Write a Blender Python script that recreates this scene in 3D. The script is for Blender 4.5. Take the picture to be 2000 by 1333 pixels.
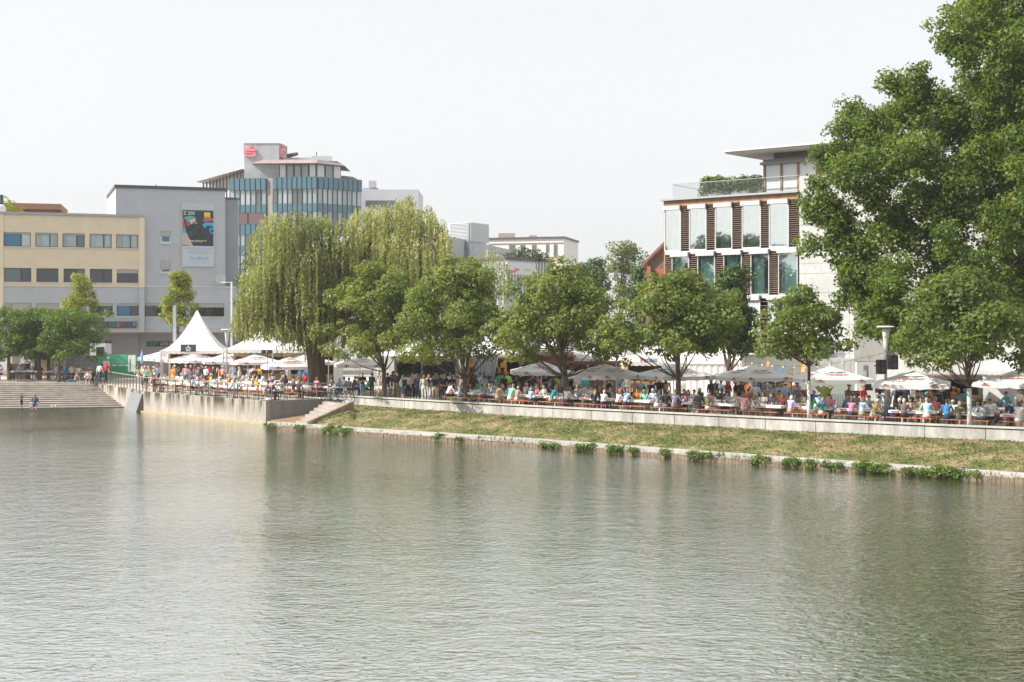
import bpy, math, random
import numpy as np
from mathutils import Vector, Matrix

for o in list(bpy.data.objects):
    bpy.data.objects.remove(o)
random.seed(7)
RNG = np.random.default_rng(11)
PI = math.pi
R = math.radians
COL = bpy.context.scene.collection
SC = bpy.context.scene

# ------------------------------------------------------------------ camera, sky, sun, exposure
F, HC, YH = 2500.0, 6.2, 640.0          # focal length in photo pixels, eye height over the water, horizon row
cam_d = bpy.data.cameras.new('camera')
cam = bpy.data.objects.new('camera', cam_d)
COL.objects.link(cam)
cam.location = (0, 0, HC)
cam.rotation_euler = (PI / 2, 0, 0)
cam_d.sensor_width = 36.0
cam_d.lens = 36.0 * F / 2000.0
cam_d.shift_y = -(666.5 - YH) / 2000.0
cam_d.clip_start = 0.5
cam_d.clip_end = 6000
SC.camera = cam

SUN_EL, SUN_DIR = R(40), Vector((-0.972, -0.235))     # where the sun stands, seen from above
sun_az = math.atan2(SUN_DIR.x, SUN_DIR.y)              # clockwise from +Y
world = bpy.data.worlds.new('World')
SC.world = world
world.use_nodes = True
wn, wl = world.node_tree.nodes, world.node_tree.links
bg = wn['Background']
sky = wn.new('ShaderNodeTexSky')
sky.sky_type = 'NISHITA'
sky.sun_disc = False
sky.sun_elevation = SUN_EL
sky.sun_rotation = sun_az
sky.altitude = 200
sky.air_density = 1.0
sky.dust_density = 4.0
sky.ozone_density = 1.0
hs = wn.new('ShaderNodeHueSaturation')                 # a thin even veil of high cloud over the whole sky
hs.inputs['Saturation'].default_value = 0.3
mixw = wn.new('ShaderNodeMix')
mixw.data_type = 'RGBA'
mixw.inputs[0].default_value = 0.72
mixw.inputs[7].default_value = (5.5, 5.6, 5.62, 1)
wl.new(sky.outputs[0], hs.inputs['Color'])
wl.new(hs.outputs[0], mixw.inputs[6])
wl.new(mixw.outputs[2], bg.inputs[0])
bg.inputs[1].default_value = 0.1
sun_d = bpy.data.lights.new('sun', 'SUN')
sun_d.energy = 3.7
sun_d.angle = R(0.9)
sun_d.color = (1.0, 0.94, 0.85)
sun = bpy.data.objects.new('sun', sun_d)
COL.objects.link(sun)
sv = Vector((SUN_DIR.x * math.cos(SUN_EL), SUN_DIR.y * math.cos(SUN_EL), math.sin(SUN_EL)))
sun.rotation_euler = (-sv).to_track_quat('-Z', 'Y').to_euler()
sun.location = (-40, -20, 60)
SC.view_settings.view_transform = 'Standard'
SC.view_settings.look = 'None'
SC.view_settings.gamma = 1.0
SC.view_settings.use_curve_mapping = False
SC.view_settings.exposure = 0.93
SC.cycles.max_bounces = 6
SC.cycles.transparent_max_bounces = 10
SC.cycles.caustics_reflective = False
SC.cycles.caustics_refractive = False

# ------------------------------------------------------------------ helpers
def XY(x, s):                                # photo column and pixels-per-metre -> ground plan
    return Vector(((x - 1000.0) / s, F / s))
def W(x, y, Y):
    return Vector(((x - 1000.0) / F * Y, Y, HC + (YH - y) / F * Y))
def GP(x, y, z):                             # the point of height z behind a photo pixel
    Y = F * (HC - z) / (y - YH)
    return Vector(((x - 1000.0) / F * Y, Y, z))

class MB:
    def __init__(s):
        s.v, s.f, s.m = [], [], []
    def add(s, vs, fs, m=0):
        b = len(s.v)
        s.v += [tuple(q) for q in vs]
        s.f += [tuple(i + b for i in q) for q in fs]
        s.m += [m] * len(fs)
        return s
    def box(s, x0, x1, y0, y1, z0, z1, m=0):
        return s.add([(x0, y0, z0), (x1, y0, z0), (x1, y1, z0), (x0, y1, z0), (x0, y0, z1), (x1, y0, z1), (x1, y1, z1), (x0, y1, z1)],
                     [(0, 3, 2, 1), (4, 5, 6, 7), (0, 1, 5, 4), (1, 2, 6, 5), (2, 3, 7, 6), (3, 0, 4, 7)], m)
    def prism(s, poly, z0, z1, m=0):
        n = len(poly)
        z0s = z0 if hasattr(z0, '__len__') else [z0] * n
        z1s = z1 if hasattr(z1, '__len__') else [z1] * n
        vs = [(p[0], p[1], z0s[i]) for i, p in enumerate(poly)] + [(p[0], p[1], z1s[i]) for i, p in enumerate(poly)]
        fs = [tuple(range(n))[::-1], tuple(range(n, 2 * n))] + [(i, (i + 1) % n, n + (i + 1) % n, n + i) for i in range(n)]
        return s.add(vs, fs, m)
    def tube(s, pts, rad, n=8, m=0, flat=1.0):
        pts = [Vector(p) for p in pts]
        if not hasattr(rad, '__len__'):
            rad = [rad] * len(pts)
        vs, fs = [], []
        ref = None
        for i, p in enumerate(pts):
            d = (pts[min(i + 1, len(pts) - 1)] - pts[max(i - 1, 0)])
            d = d.normalized() if d.length > 1e-9 else Vector((0, 0, 1))
            if ref is None:
                ref = Vector((1, 0, 0)) if abs(d.x) < 0.8 else Vector((0, 1, 0))
            a = (ref - d * ref.dot(d)).normalized()
            ref = a
            b = d.cross(a)
            for k in range(n):
                t = 2 * PI * k / n
                vs.append(p + a * (math.cos(t) * rad[i]) + b * (math.sin(t) * rad[i] * flat))
        for i in range(len(pts) - 1):
            for k in range(n):
                k2 = (k + 1) % n
                fs.append((i * n + k, i * n + k2, (i + 1) * n + k2, (i + 1) * n + k))
        fs.append(tuple(range(n))[::-1])
        fs.append(tuple((len(pts) - 1) * n + k for k in range(n)))
        return s.add(vs, fs, m)
    def ell(s, c, r, seg=12, ring=8, m=0, rot=None):
        c = Vector(c)
        vs, fs = [], []
        for i in range(1, ring):
            ph = PI * i / ring
            for k in range(seg):
                t = 2 * PI * k / seg
                q = Vector((r[0] * math.sin(ph) * math.cos(t), r[1] * math.sin(ph) * math.sin(t), r[2] * math.cos(ph)))
                vs.append(c + (rot @ q if rot else q))
        q = Vector((0, 0, r[2])); top = c + (rot @ q if rot else q); bot = c - (rot @ q if rot else q)
        ti = len(vs); vs.append(top); vs.append(bot)
        for i in range(ring - 2):
            for k in range(seg):
                k2 = (k + 1) % seg
                fs.append((i * seg + k, (i + 1) * seg + k, (i + 1) * seg + k2, i * seg + k2))
        for k in range(seg):
            k2 = (k + 1) % seg
            fs.append((ti, k, k2)); fs.append((ti + 1, (ring - 2) * seg + k2, (ring - 2) * seg + k))
        return s.add(vs, fs, m)
    def ring(s, c, r, t, axis='y', n=24, k=6, m=0):
        c = Vector(c)
        pts = []
        for i in range(n + 1):
            a = 2 * PI * i / n
            q = {'y': Vector((math.cos(a), 0, math.sin(a))), 'z': Vector((math.cos(a), math.sin(a), 0)), 'x': Vector((0, math.cos(a), math.sin(a)))}[axis]
            pts.append(c + q * r)
        return s.tube(pts, t, k, m)
    def mesh(s, name, mats, smooth=False):
        me = bpy.data.meshes.new(name)
        me.from_pydata(s.v, [], s.f)
        for q in (mats if isinstance(mats, (list, tuple)) else [mats]):
            me.materials.append(q)
        if any(s.m):
            me.polygons.foreach_set('material_index', s.m)
        if smooth:
            me.polygons.foreach_set('use_smooth', [True] * len(s.f))
        me.update()
        return me
    def build(s, name, mats, parent=None, smooth=False, loc=None, rz=0.0):
        return link(name, s.mesh(name, mats, smooth), parent, loc, rz)

def link(name, me, parent=None, loc=None, rz=0.0):
    o = bpy.data.objects.new(name, me)
    COL.objects.link(o)
    if parent is not None:
        o.parent = parent
    if loc is not None:
        o.location = loc
    if rz:
        o.rotation_euler = (0, 0, rz)
    return o
def tag(o, label=None, cat=None, group=None, kind=None):
    if label: o['label'] = label
    if cat: o['category'] = cat
    if group: o['group'] = group
    if kind: o['kind'] = kind
    return o
def thing(name, label, cat, loc=(0, 0, 0), rz=0.0, group=None):
    return tag(link(name, None, None, loc, rz), label, cat, group)
def copy_tree(o, parent=None):
    c = o.copy(); COL.objects.link(c)
    if parent is not None:
        c.parent = parent
    for ch in list(o.children):
        copy_tree(ch, c)
    return c
def lerp(a, b, t): return a + (b - a) * t

_tx = {}
def text_mesh(body, size, mat, width=None, name='lettering', bold=0.0):
    """flat lettering standing upright in the local XZ plane, centred, facing -Y"""
    key = (body, size, mat.name, width, bold)
    if key in _tx: return _tx[key]
    cu = bpy.data.curves.new('lettering', 'FONT')
    cu.body = body; cu.size = size; cu.align_x = 'CENTER'; cu.align_y = 'CENTER'
    cu.resolution_u = 2; cu.offset = bold
    ob = bpy.data.objects.new('lettering', cu); COL.objects.link(ob)
    dg = bpy.context.evaluated_depsgraph_get()
    me = bpy.data.meshes.new_from_object(ob.evaluated_get(dg))
    bpy.data.objects.remove(ob); bpy.data.curves.remove(cu)
    co = np.zeros(len(me.vertices) * 3); me.vertices.foreach_get('co', co); co = co.reshape(-1, 3)
    if width and len(co):
        w = co[:, 0].max() - co[:, 0].min(); co[:, 0] *= width / max(w, 1e-6)
    out = np.stack([co[:, 0], np.zeros(len(co)), co[:, 1]], 1)
    me.vertices.foreach_set('co', out.ravel())
    me.materials.clear(); me.materials.append(mat); me.update()
    me.name = name
    _tx[key] = me
    return me

# ------------------------------------------------------------------ materials
_m = {}
def mat(name, c, rough=0.7, metal=0.0, noise=0.0, scale=4.0, c2=None, streak=False, bump=0.0, bscale=None, spec=0.5, coord='Object', detail=4.0):
    if name in _m: return _m[name]
    m = bpy.data.materials.new(name); m.use_nodes = True
    n, l = m.node_tree.nodes, m.node_tree.links
    b = n['Principled BSDF']
    b.inputs['Base Color'].default_value = (*c, 1)
    b.inputs['Roughness'].default_value = rough
    b.inputs['Metallic'].default_value = metal
    b.inputs['Specular IOR Level'].default_value = spec
    if noise or c2 or bump:
        tc = n.new('ShaderNodeTexCoord')
        mp = n.new('ShaderNodeMapping')
        if streak: mp.inputs['Scale'].default_value = (1, 1, 0.12)
        l.new(tc.outputs[coord], mp.inputs[0])
        if noise or c2:
            t = n.new('ShaderNodeTexNoise'); t.inputs['Scale'].default_value = scale; t.inputs['Detail'].default_value = detail
            t.inputs['Roughness'].default_value = 0.65
            l.new(mp.outputs[0], t.inputs['Vector'])
            r = n.new('ShaderNodeValToRGB')
            lo = c2 if c2 else tuple(q * (1 - noise) for q in c)
            hi = c if c2 else tuple(min(1, q * (1 + noise * 0.6)) for q in c)
            r.color_ramp.elements[0].position = 0.36; r.color_ramp.elements[0].color = (*lo, 1)
            r.color_ramp.elements[1].position = 0.64; r.color_ramp.elements[1].color = (*hi, 1)
            l.new(t.outputs['Fac'], r.inputs[0]); l.new(r.outputs[0], b.inputs['Base Color'])
        if bump:
            t2 = n.new('ShaderNodeTexNoise'); t2.inputs['Scale'].default_value = bscale or scale * 4; t2.inputs['Detail'].default_value = 5
            bp = n.new('ShaderNodeBump'); bp.inputs['Strength'].default_value = bump; bp.inputs['Distance'].default_value = 0.03
            l.new(tc.outputs[coord], t2.inputs['Vector']); l.new(t2.outputs['Fac'], bp.inputs['Height']); l.new(bp.outputs[0], b.inputs['Normal'])
    _m[name] = m
    return m

def mat_concrete(name, c, dark, stain=0.5, top=None):
    """cast concrete: soft cloudy variation, narrow run-off stains hanging down"""
    if name in _m: return _m[name]
    m = bpy.data.materials.new(name); m.use_nodes = True
    n, l = m.node_tree.nodes, m.node_tree.links
    b = n['Principled BSDF']; b.inputs['Roughness'].default_value = 0.85; b.inputs['Specular IOR Level'].default_value = 0.25
    tc = n.new('ShaderNodeTexCoord')
    mp = n.new('ShaderNodeMapping'); mp.inputs['Scale'].default_value = (1.0, 1.0, 0.22)
    l.new(tc.outputs['Object'], mp.inputs[0])
    a = n.new('ShaderNodeTexNoise'); a.inputs['Scale'].default_value = 1.6; a.inputs['Detail'].default_value = 7; a.inputs['Roughness'].default_value = 0.7
    l.new(mp.outputs[0], a.inputs['Vector'])
    ra = n.new('ShaderNodeValToRGB'); ra.color_ramp.elements[0].position = 0.40; ra.color_ramp.elements[1].position = 0.64
    ra.color_ramp.elements[0].color = (*[lerp(c[i], dark[i], stain) for i in range(3)], 1); ra.color_ramp.elements[1].color = (*c, 1)
    l.new(a.outputs['Fac'], ra.inputs[0])
    d = n.new('ShaderNodeTexNoise'); d.inputs['Scale'].default_value = 0.9; d.inputs['Detail'].default_value = 7; d.inputs['Roughness'].default_value = 0.75
    l.new(tc.outputs['Object'], d.inputs['Vector'])
    rd = n.new('ShaderNodeValToRGB'); rd.color_ramp.elements[0].position = 0.3; rd.color_ramp.elements[1].position = 0.7
    rd.color_ramp.elements[0].color = (0.72, 0.70, 0.66, 1); rd.color_ramp.elements[1].color = (1, 1, 1, 1)
    l.new(d.outputs['Fac'], rd.inputs[0])
    mx = n.new('ShaderNodeMix'); mx.data_type = 'RGBA'; mx.blend_type = 'MULTIPLY'; mx.inputs[0].default_value = 1.0
    l.new(ra.outputs[0], mx.inputs[6]); l.new(rd.outputs[0], mx.inputs[7])
    out = mx.outputs[2]
    if top is not None:                       # black algae runs, strongest under the rim; (z of the rim, z where they end)
        sp = n.new('ShaderNodeSeparateXYZ'); l.new(tc.outputs['Object'], sp.inputs[0])
        mr = n.new('ShaderNodeMapRange'); mr.inputs[1].default_value = top[1]; mr.inputs[2].default_value = top[0]
        l.new(sp.outputs['Z'], mr.inputs[0])
        mp2 = n.new('ShaderNodeMapping'); mp2.inputs['Scale'].default_value = (1, 1, 0.1); l.new(tc.outputs['Object'], mp2.inputs[0])
        e = n.new('ShaderNodeTexNoise'); e.inputs['Scale'].default_value = 1.5; e.inputs['Detail'].default_value = 8; e.inputs['Roughness'].default_value = 0.7
        l.new(mp2.outputs[0], e.inputs['Vector'])
        re = n.new('ShaderNodeValToRGB'); re.color_ramp.elements[0].position = 0.46; re.color_ramp.elements[1].position = 0.56
        l.new(e.outputs['Fac'], re.inputs[0])
        mu = n.new('ShaderNodeMath'); mu.operation = 'MULTIPLY'; l.new(mr.outputs[0], mu.inputs[0]); l.new(re.outputs[0], mu.inputs[1])
        m2 = n.new('ShaderNodeMix'); m2.data_type = 'RGBA'; l.new(mu.outputs[0], m2.inputs[0]); l.new(out, m2.inputs[6])
        m2.inputs[7].default_value = (*dark, 1)
        out = m2.outputs[2]
    l.new(out, b.inputs['Base Color'])
    t2 = n.new('ShaderNodeTexNoise'); t2.inputs['Scale'].default_value = 18; t2.inputs['Detail'].default_value = 5
    bp = n.new('ShaderNodeBump'); bp.inputs['Strength'].default_value = 0.25; bp.inputs['Distance'].default_value = 0.02
    l.new(tc.outputs['Object'], t2.inputs['Vector']); l.new(t2.outputs['Fac'], bp.inputs['Height']); l.new(bp.outputs[0], b.inputs['Normal'])
    _m[name] = m
    return m

def mat_leaf(name, cols, trans=0.3, rough=0.5):
    """leaf colour runs over the per-leaf value stored on each face"""
    if name in _m: return _m[name]
    m = bpy.data.materials.new(name); m.use_nodes = True
    n, l = m.node_tree.nodes, m.node_tree.links
    b = n['Principled BSDF']; b.inputs['Roughness'].default_value = rough; b.inputs['Specular IOR Level'].default_value = 0.35
    at = n.new('ShaderNodeAttribute'); at.attribute_name = 'tint'
    r = n.new('ShaderNodeValToRGB')
    el = r.color_ramp.elements
    while len(el) < len(cols): el.new(0.5)
    for i, c in enumerate(cols):
        el[i].position = i / (len(cols) - 1); el[i].color = (*c, 1)
    l.new(at.outputs['Fac'], r.inputs[0]); l.new(r.outputs[0], b.inputs['Base Color'])
    tr = n.new('ShaderNodeBsdfTranslucent')
    g = n.new('ShaderNodeMix'); g.data_type = 'RGBA'; g.blend_type = 'MULTIPLY'; g.inputs[0].default_value = 1
    l.new(r.outputs[0], g.inputs[6]); g.inputs[7].default_value = (1.5, 1.5, 0.6, 1)
    l.new(g.outputs[2], tr.inputs[0])
    mx = n.new('ShaderNodeMixShader'); mx.inputs[0].default_value = trans
    l.new(b.outputs[0], mx.inputs[1]); l.new(tr.outputs[0], mx.inputs[2])
    l.new(mx.outputs[0], n['Material Output'].inputs[0])
    _m[name] = m
    return m

def mat_fabric(name, c, trans=0.3, c2=None):
    if name in _m: return _m[name]
    m = mat(name, c, 0.8, noise=0.06, scale=1.2, spec=0.2)
    n, l = m.node_tree.nodes, m.node_tree.links
    b = n['Principled BSDF']
    tr = n.new('ShaderNodeBsdfTranslucent'); tr.inputs[0].default_value = (*c, 1)
    mx = n.new('ShaderNodeMixShader'); mx.inputs[0].default_value = trans
    l.new(b.outputs[0], mx.inputs[1]); l.new(tr.outputs[0], mx.inputs[2]); l.new(mx.outputs[0], n['Material Output'].inputs[0])
    return m

def mat_glass(name, tint=(0.8, 0.9, 0.9), refl=0.35):
    """thin window glass: part mirror, part clear"""
    if name in _m: return _m[name]
    m = bpy.data.materials.new(name); m.use_nodes = True
    n, l = m.node_tree.nodes, m.node_tree.links
    t = n.new('ShaderNodeBsdfTransparent'); t.inputs[0].default_value = (*tint, 1)
    g = n.new('ShaderNodeBsdfGlossy'); g.inputs['Roughness'].default_value = 0.02; g.inputs[0].default_value = (0.95, 0.97, 0.97, 1)
    lw = n.new('ShaderNodeLayerWeight'); lw.inputs[0].default_value = refl
    mx = n.new('ShaderNodeMixShader')
    mx.inputs[0].default_value = refl; l.new(t.outputs[0], mx.inputs[1]); l.new(g.outputs[0], mx.inputs[2])
    l.new(mx.outputs[0], n['Material Output'].inputs[0])
    _m[name] = m
    return m
# ------------------------------------------------------------------ the setting: water, ground, bank, terrace
GZ = 1.42                                  # promenade level over the water
PZ = 1.62                                  # upper square behind the wide steps
_wx = np.array([670, 840, 1050, 1220, 1400, 1610, 1810, 2000.])
_wy = np.array([772, 782, 793, 802, 810, 819, 828, 836.])
_pf = np.polyfit(_wx, _wy, 2)
def ytop(x): return float(np.polyval(_pf, x))
WT = 1.7                                   # height of the wall top
def wallpt(x):
    Y = F * (HC - WT) / (ytop(x) - YH)
    return Vector(((x - 1000) / F * Y, Y))
_xs = np.linspace(668, 2330, 400)
_wp = np.array([wallpt(x) for x in _xs])
_arc = np.concatenate([[0], np.cumsum(np.linalg.norm(np.diff(_wp, axis=0), axis=1))])
def on_wall(a, off=0.0):                   # arc length along the wall, distance behind it
    p = Vector((np.interp(a, _arc, _wp[:, 0]), np.interp(a, _arc, _wp[:, 1])))
    q = Vector((np.interp(a + .1, _arc, _wp[:, 0]), np.interp(a + .1, _arc, _wp[:, 1])))
    t = (q - p).normalized() if (q - p).length > 1e-6 else Vector((.78, -.62))
    nrm = Vector((-t.y, t.x))
    return p + nrm * off, math.atan2(t.y, t.x)
def arc_at(x): return float(np.interp(x, _xs, _arc))
def px_of(X, Y): return 1000 + F * X / Y
def arc_for(x, off):                       # arc position whose point off metres behind the wall stands in photo column x
    lo, hi = 0.0, float(_arc[-1])
    for _ in range(40):
        m = (lo + hi) / 2
        p, _r = on_wall(m, off)
        if px_of(p.x, p.y) < x: lo = m
        else: hi = m
    return lo

# water ------------------------------------------------------------
mw = bpy.data.materials.new('pond_water'); mw.use_nodes = True
n, l = mw.node_tree.nodes, mw.node_tree.links
b = n['Principled BSDF']
b.inputs['Base Color'].default_value = (0.085, 0.096, 0.026, 1)
b.inputs['Roughness'].default_value = 0.6
b.inputs['Specular IOR Level'].default_value = 0.0
gls = n.new('ShaderNodeBsdfGlossy'); gls.inputs['Roughness'].default_value = 0.045; gls.inputs[0].default_value = (0.95, 0.97, 0.97, 1)
fre = n.new('ShaderNodeFresnel'); fre.inputs[0].default_value = 1.5
fma = n.new('ShaderNodeMath'); fma.operation = 'MULTIPLY_ADD'; fma.inputs[1].default_value = 0.14; fma.inputs[2].default_value = 0.83; fma.use_clamp = True
l.new(fre.outputs[0], fma.inputs[0])
mxs = n.new('ShaderNodeMixShader'); l.new(fma.outputs[0], mxs.inputs[0]); l.new(b.outputs[0], mxs.inputs[1]); l.new(gls.outputs[0], mxs.inputs[2]); l.new(mxs.outputs[0], n['Material Output'].inputs[0])
tc = n.new('ShaderNodeTexCoord')
mp = n.new('ShaderNodeMapping'); mp.inputs['Rotation'].default_value = (0, 0, R(-12)); mp.inputs['Scale'].default_value = (1.05, 1.55, 1)
l.new(tc.outputs['Object'], mp.inputs[0])
w1 = n.new('ShaderNodeTexNoise'); w1.inputs['Scale'].default_value = 4.0; w1.inputs['Detail'].default_value = 3; w1.inputs['Roughness'].default_value = 0.55
w1.inputs['Distortion'].default_value = 0.5
l.new(mp.outputs[0], w1.inputs['Vector'])
mp2 = n.new('ShaderNodeMapping'); mp2.inputs['Rotation'].default_value = (0, 0, R(24)); mp2.inputs['Scale'].default_value = (0.85, 1.25, 1)
l.new(tc.outputs['Object'], mp2.inputs[0])
w2 = n.new('ShaderNodeTexNoise'); w2.inputs['Scale'].default_value = 1.1; w2.inputs['Detail'].default_value = 2
l.new(mp2.outputs[0], w2.inputs['Vector'])
w3 = n.new('ShaderNodeTexNoise'); w3.inputs['Scale'].default_value = 0.06; w3.inputs['Detail'].default_value = 4       # gusts: rougher and calmer patches
l.new(tc.outputs['Object'], w3.inputs['Vector'])
mr = n.new('ShaderNodeMapRange'); mr.inputs[1].default_value = 0.35; mr.inputs[2].default_value = 0.65; mr.inputs[3].default_value = 0.4; mr.inputs[4].default_value = 1.1
l.new(w3.outputs['Fac'], mr.inputs[0])
ad = n.new('ShaderNodeMath'); ad.operation = 'MULTIPLY_ADD'; ad.inputs[1].default_value = 1.1
l.new(w2.outputs['Fac'], ad.inputs[0]); l.new(w1.outputs['Fac'], ad.inputs[2])
bp = n.new('ShaderNodeBump'); bp.inputs['Distance'].default_value = 0.052
l.new(mr.outputs[0], bp.inputs['Strength']); l.new(ad.outputs[0], bp.inputs['Height']); l.new(bp.outputs[0], b.inputs['Normal']); l.new(bp.outputs[0], gls.inputs['Normal']); l.new(bp.outputs[0], fre.inputs['Normal'])
wm = MB(); wm.add([(-300, -150, 0), (300, -150, 0), (300, 125, 0), (-300, 125, 0)], [(0, 1, 2, 3)])
tag(wm.build('water', mw), kind='structure')

# key plan points ---------------------------------------------------
C0, C1, C2 = Vector((-15.7, 81.7)), Vector((-27.1, 94.0)), Vector((-35.2, 107.8))    # terrace corner, bend, end at the wide steps
B1 = Vector((-11.9, 84.8))                                                        # end of the terrace side wall
P0 = Vector(_wp[0])
M_paving = mat('paving', (0.56, 0.52, 0.46), 0.9, noise=0.15, scale=0.6, bump=0.2, bscale=9)
M_conc = mat_concrete('wall_concrete', (0.62, 0.605, 0.59), (0.15, 0.14, 0.12), 0.5)
M_conc_d = mat_concrete('terrace_concrete', (0.54, 0.50, 0.45), (0.07, 0.055, 0.035), 0.3, top=(1.3, 0.45))
M_conc_g = mat_concrete('grey_concrete', (0.34, 0.335, 0.33), (0.17, 0.17, 0.17), 0.35)
M_step = mat_concrete('step_concrete', (0.46, 0.42, 0.385), (0.17, 0.14, 0.12), 0.35)
M_coping = mat_concrete('coping_concrete', (0.62, 0.60, 0.57), (0.35, 0.33, 0.3), 0.4)

gpoly = [tuple(on_wall(a, 0.12)[0]) for a in np.linspace(float(_arc[-1]) - 0.2, 0.0, 30)]
gpoly += [tuple(P0 + Vector((-0.5, -0.2))), tuple(B1), tuple(C0 + Vector((.1, .25))), tuple(C1 + Vector((.2, .15))), tuple(C2 + Vector((0.2, 0.1)))]
gpoly += [(-36, 110.2), (-120, 108.0), (-700, 110), (-1200, 2500), (1200, 2500), (900, 300), (300, 20), (60, 30)]
gm = MB(); gm.add([(p[0], p[1], GZ) for p in gpoly], [tuple(range(len(gpoly)))])
g = gm.build('ground', mat('ground', (0.30, 0.285, 0.25), .95, noise=.2, scale=.2))
bpy.context.view_layer.update()
import bmesh
bm = bmesh.new(); bm.from_mesh(g.data); bmesh.ops.triangulate(bm, faces=bm.faces[:]); bmesh.ops.recalc_face_normals(bm, faces=bm.faces[:])
for f_ in bm.faces:
    if f_.normal.z < 0: f_.normal_flip()
bm.to_mesh(g.data); bm.free()
tag(g, kind='structure')
ppoly = [q for q in gpoly[:gpoly.index((-36, 110.2)) + 1]] + [(-37.0, 127.0), (60, 127.0), (75, 45)]
pvm = MB(); pvm.add([(p[0], p[1], GZ + .004) for p in ppoly], [tuple(range(len(ppoly)))])
pv_ = pvm.build('plaza_paving', M_paving)
bm = bmesh.new(); bm.from_mesh(pv_.data); bmesh.ops.triangulate(bm, faces=bm.faces[:])
for f_ in bm.faces:
    if f_.normal.z < 0: f_.normal_flip()
bm.to_mesh(pv_.data); bm.free()
tag(pv_, kind='structure')

# the pond's other bank, out of frame to the west (its trees mirror in the house windows)
lb = MB().add([(-300, -60, .9), (-64, -60, .9), (-66, 60, .9), (-62.2, 107, .9), (-300, 107, .9)], [(0, 1, 2, 3, 4)])
tag(lb.build('west_bank', mat('lawn', (.14, .17, .06), .9, noise=.3, scale=.5)), kind='structure')
# promenade wall: cast panels, shadow gap, coping slabs ----------------
wall = thing('promenade_wall', 'long low pale concrete wall with thin coping slab above the grass bank', 'wall', (P0.x, P0.y, 0))
org = Vector((P0.x, P0.y, 0))
def band(a0, a1, o0, o1, z0, z1, n=3):
    mbb = MB(); pts0 = []; pts1 = []
    for i in range(n + 1):
        a = lerp(a0, a1, i / n)
        p, _ = on_wall(a, o0); q, _ = on_wall(a, o1)
        pts0.append(p - P0); pts1.append(q - P0)
    return mbb.prism(pts0 + pts1[::-1], z0, z1)
joints = [668, 712, 790, 877, 978, 1080, 1155, 1235, 1317, 1404, 1495, 1593, 1697, 1806, 1925, 2050, 2180, 2320]
M_gap = mat('shadow_gap_dark', (0.06, 0.05, 0.045), 0.7)  # shade under the coping put into the dark core colour
for x0, x1 in zip(joints[:-1], joints[1:]):
    a0, a1 = arc_at(x0), arc_at(x1)
    band(a0 + .016, a1 - .016, 0.0, 0.30, 0.75, WT - 0.14).build('wall_panel', M_conc, wall)
    mid = (a0 + a1) / 2
    for c0, c1 in ((a0, mid), (mid, a1)):
        band(c0 + .006, c1 - .006, -0.05, 0.36, WT - 0.075, WT, 2).build('coping_slab', M_coping, wall)
band(0.05, float(_arc[-1]) - .4, 0.12, 0.27, 0.75, WT - 0.076, 60).build('core', M_gap, wall)
band(-0.0, 0.02, 0.0, 0.30, 0.75, WT - .115, 1)

# grass bank, path, piles ----------------------------------------------
_ix = np.array([520, 600, 690, 1000, 1500, 2000, 2350.]); _iy = np.array([823, 828, 835, 854, 890, 924, 947.])
_ox = _ix; _oy = np.array([829, 834.5, 841.5, 861.5, 898.5, 932.5, 956.])
RA, RB = GP(686, 789, GZ), GP(600, 829.5, 0.30)           # ramp kerb beside the small stairs
def inner(x): return GP(x, float(np.interp(x, _ix, _iy)), 0.30)
def outer(x): return GP(x, float(np.interp(x, _ox, _oy)), 0.26)
def upper(x):
    if x < 686:
        t = (x - 600) / 86.0
        p = RB.lerp(RA, max(0, t)); return Vector((p.x, p.y, lerp(0.32, 1.12, t)))
    p = wallpt(x); return Vector((p.x, p.y, 1.12 - 0.06 * min(1, (x - 686) / 300)))
def bank_pt(x, t):
    A, Bq = upper(x), inner(x)
    p = A.lerp(Bq, t)
    z = lerp(A.z, Bq.z, t)
    z += 0.22 * math.sin(PI * min(1, t * 1.05)) * (A.z - Bq.z) * (1 if t < .9 else .6)
    nx = math.sin(p.x * 1.7 + p.y * .9) * .03 + math.sin(p.x * 4.1 - p.y * 3.3) * .02
    return Vector((p.x, p.y, z + (nx if 0.03 < t < .97 else 0)))
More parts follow.
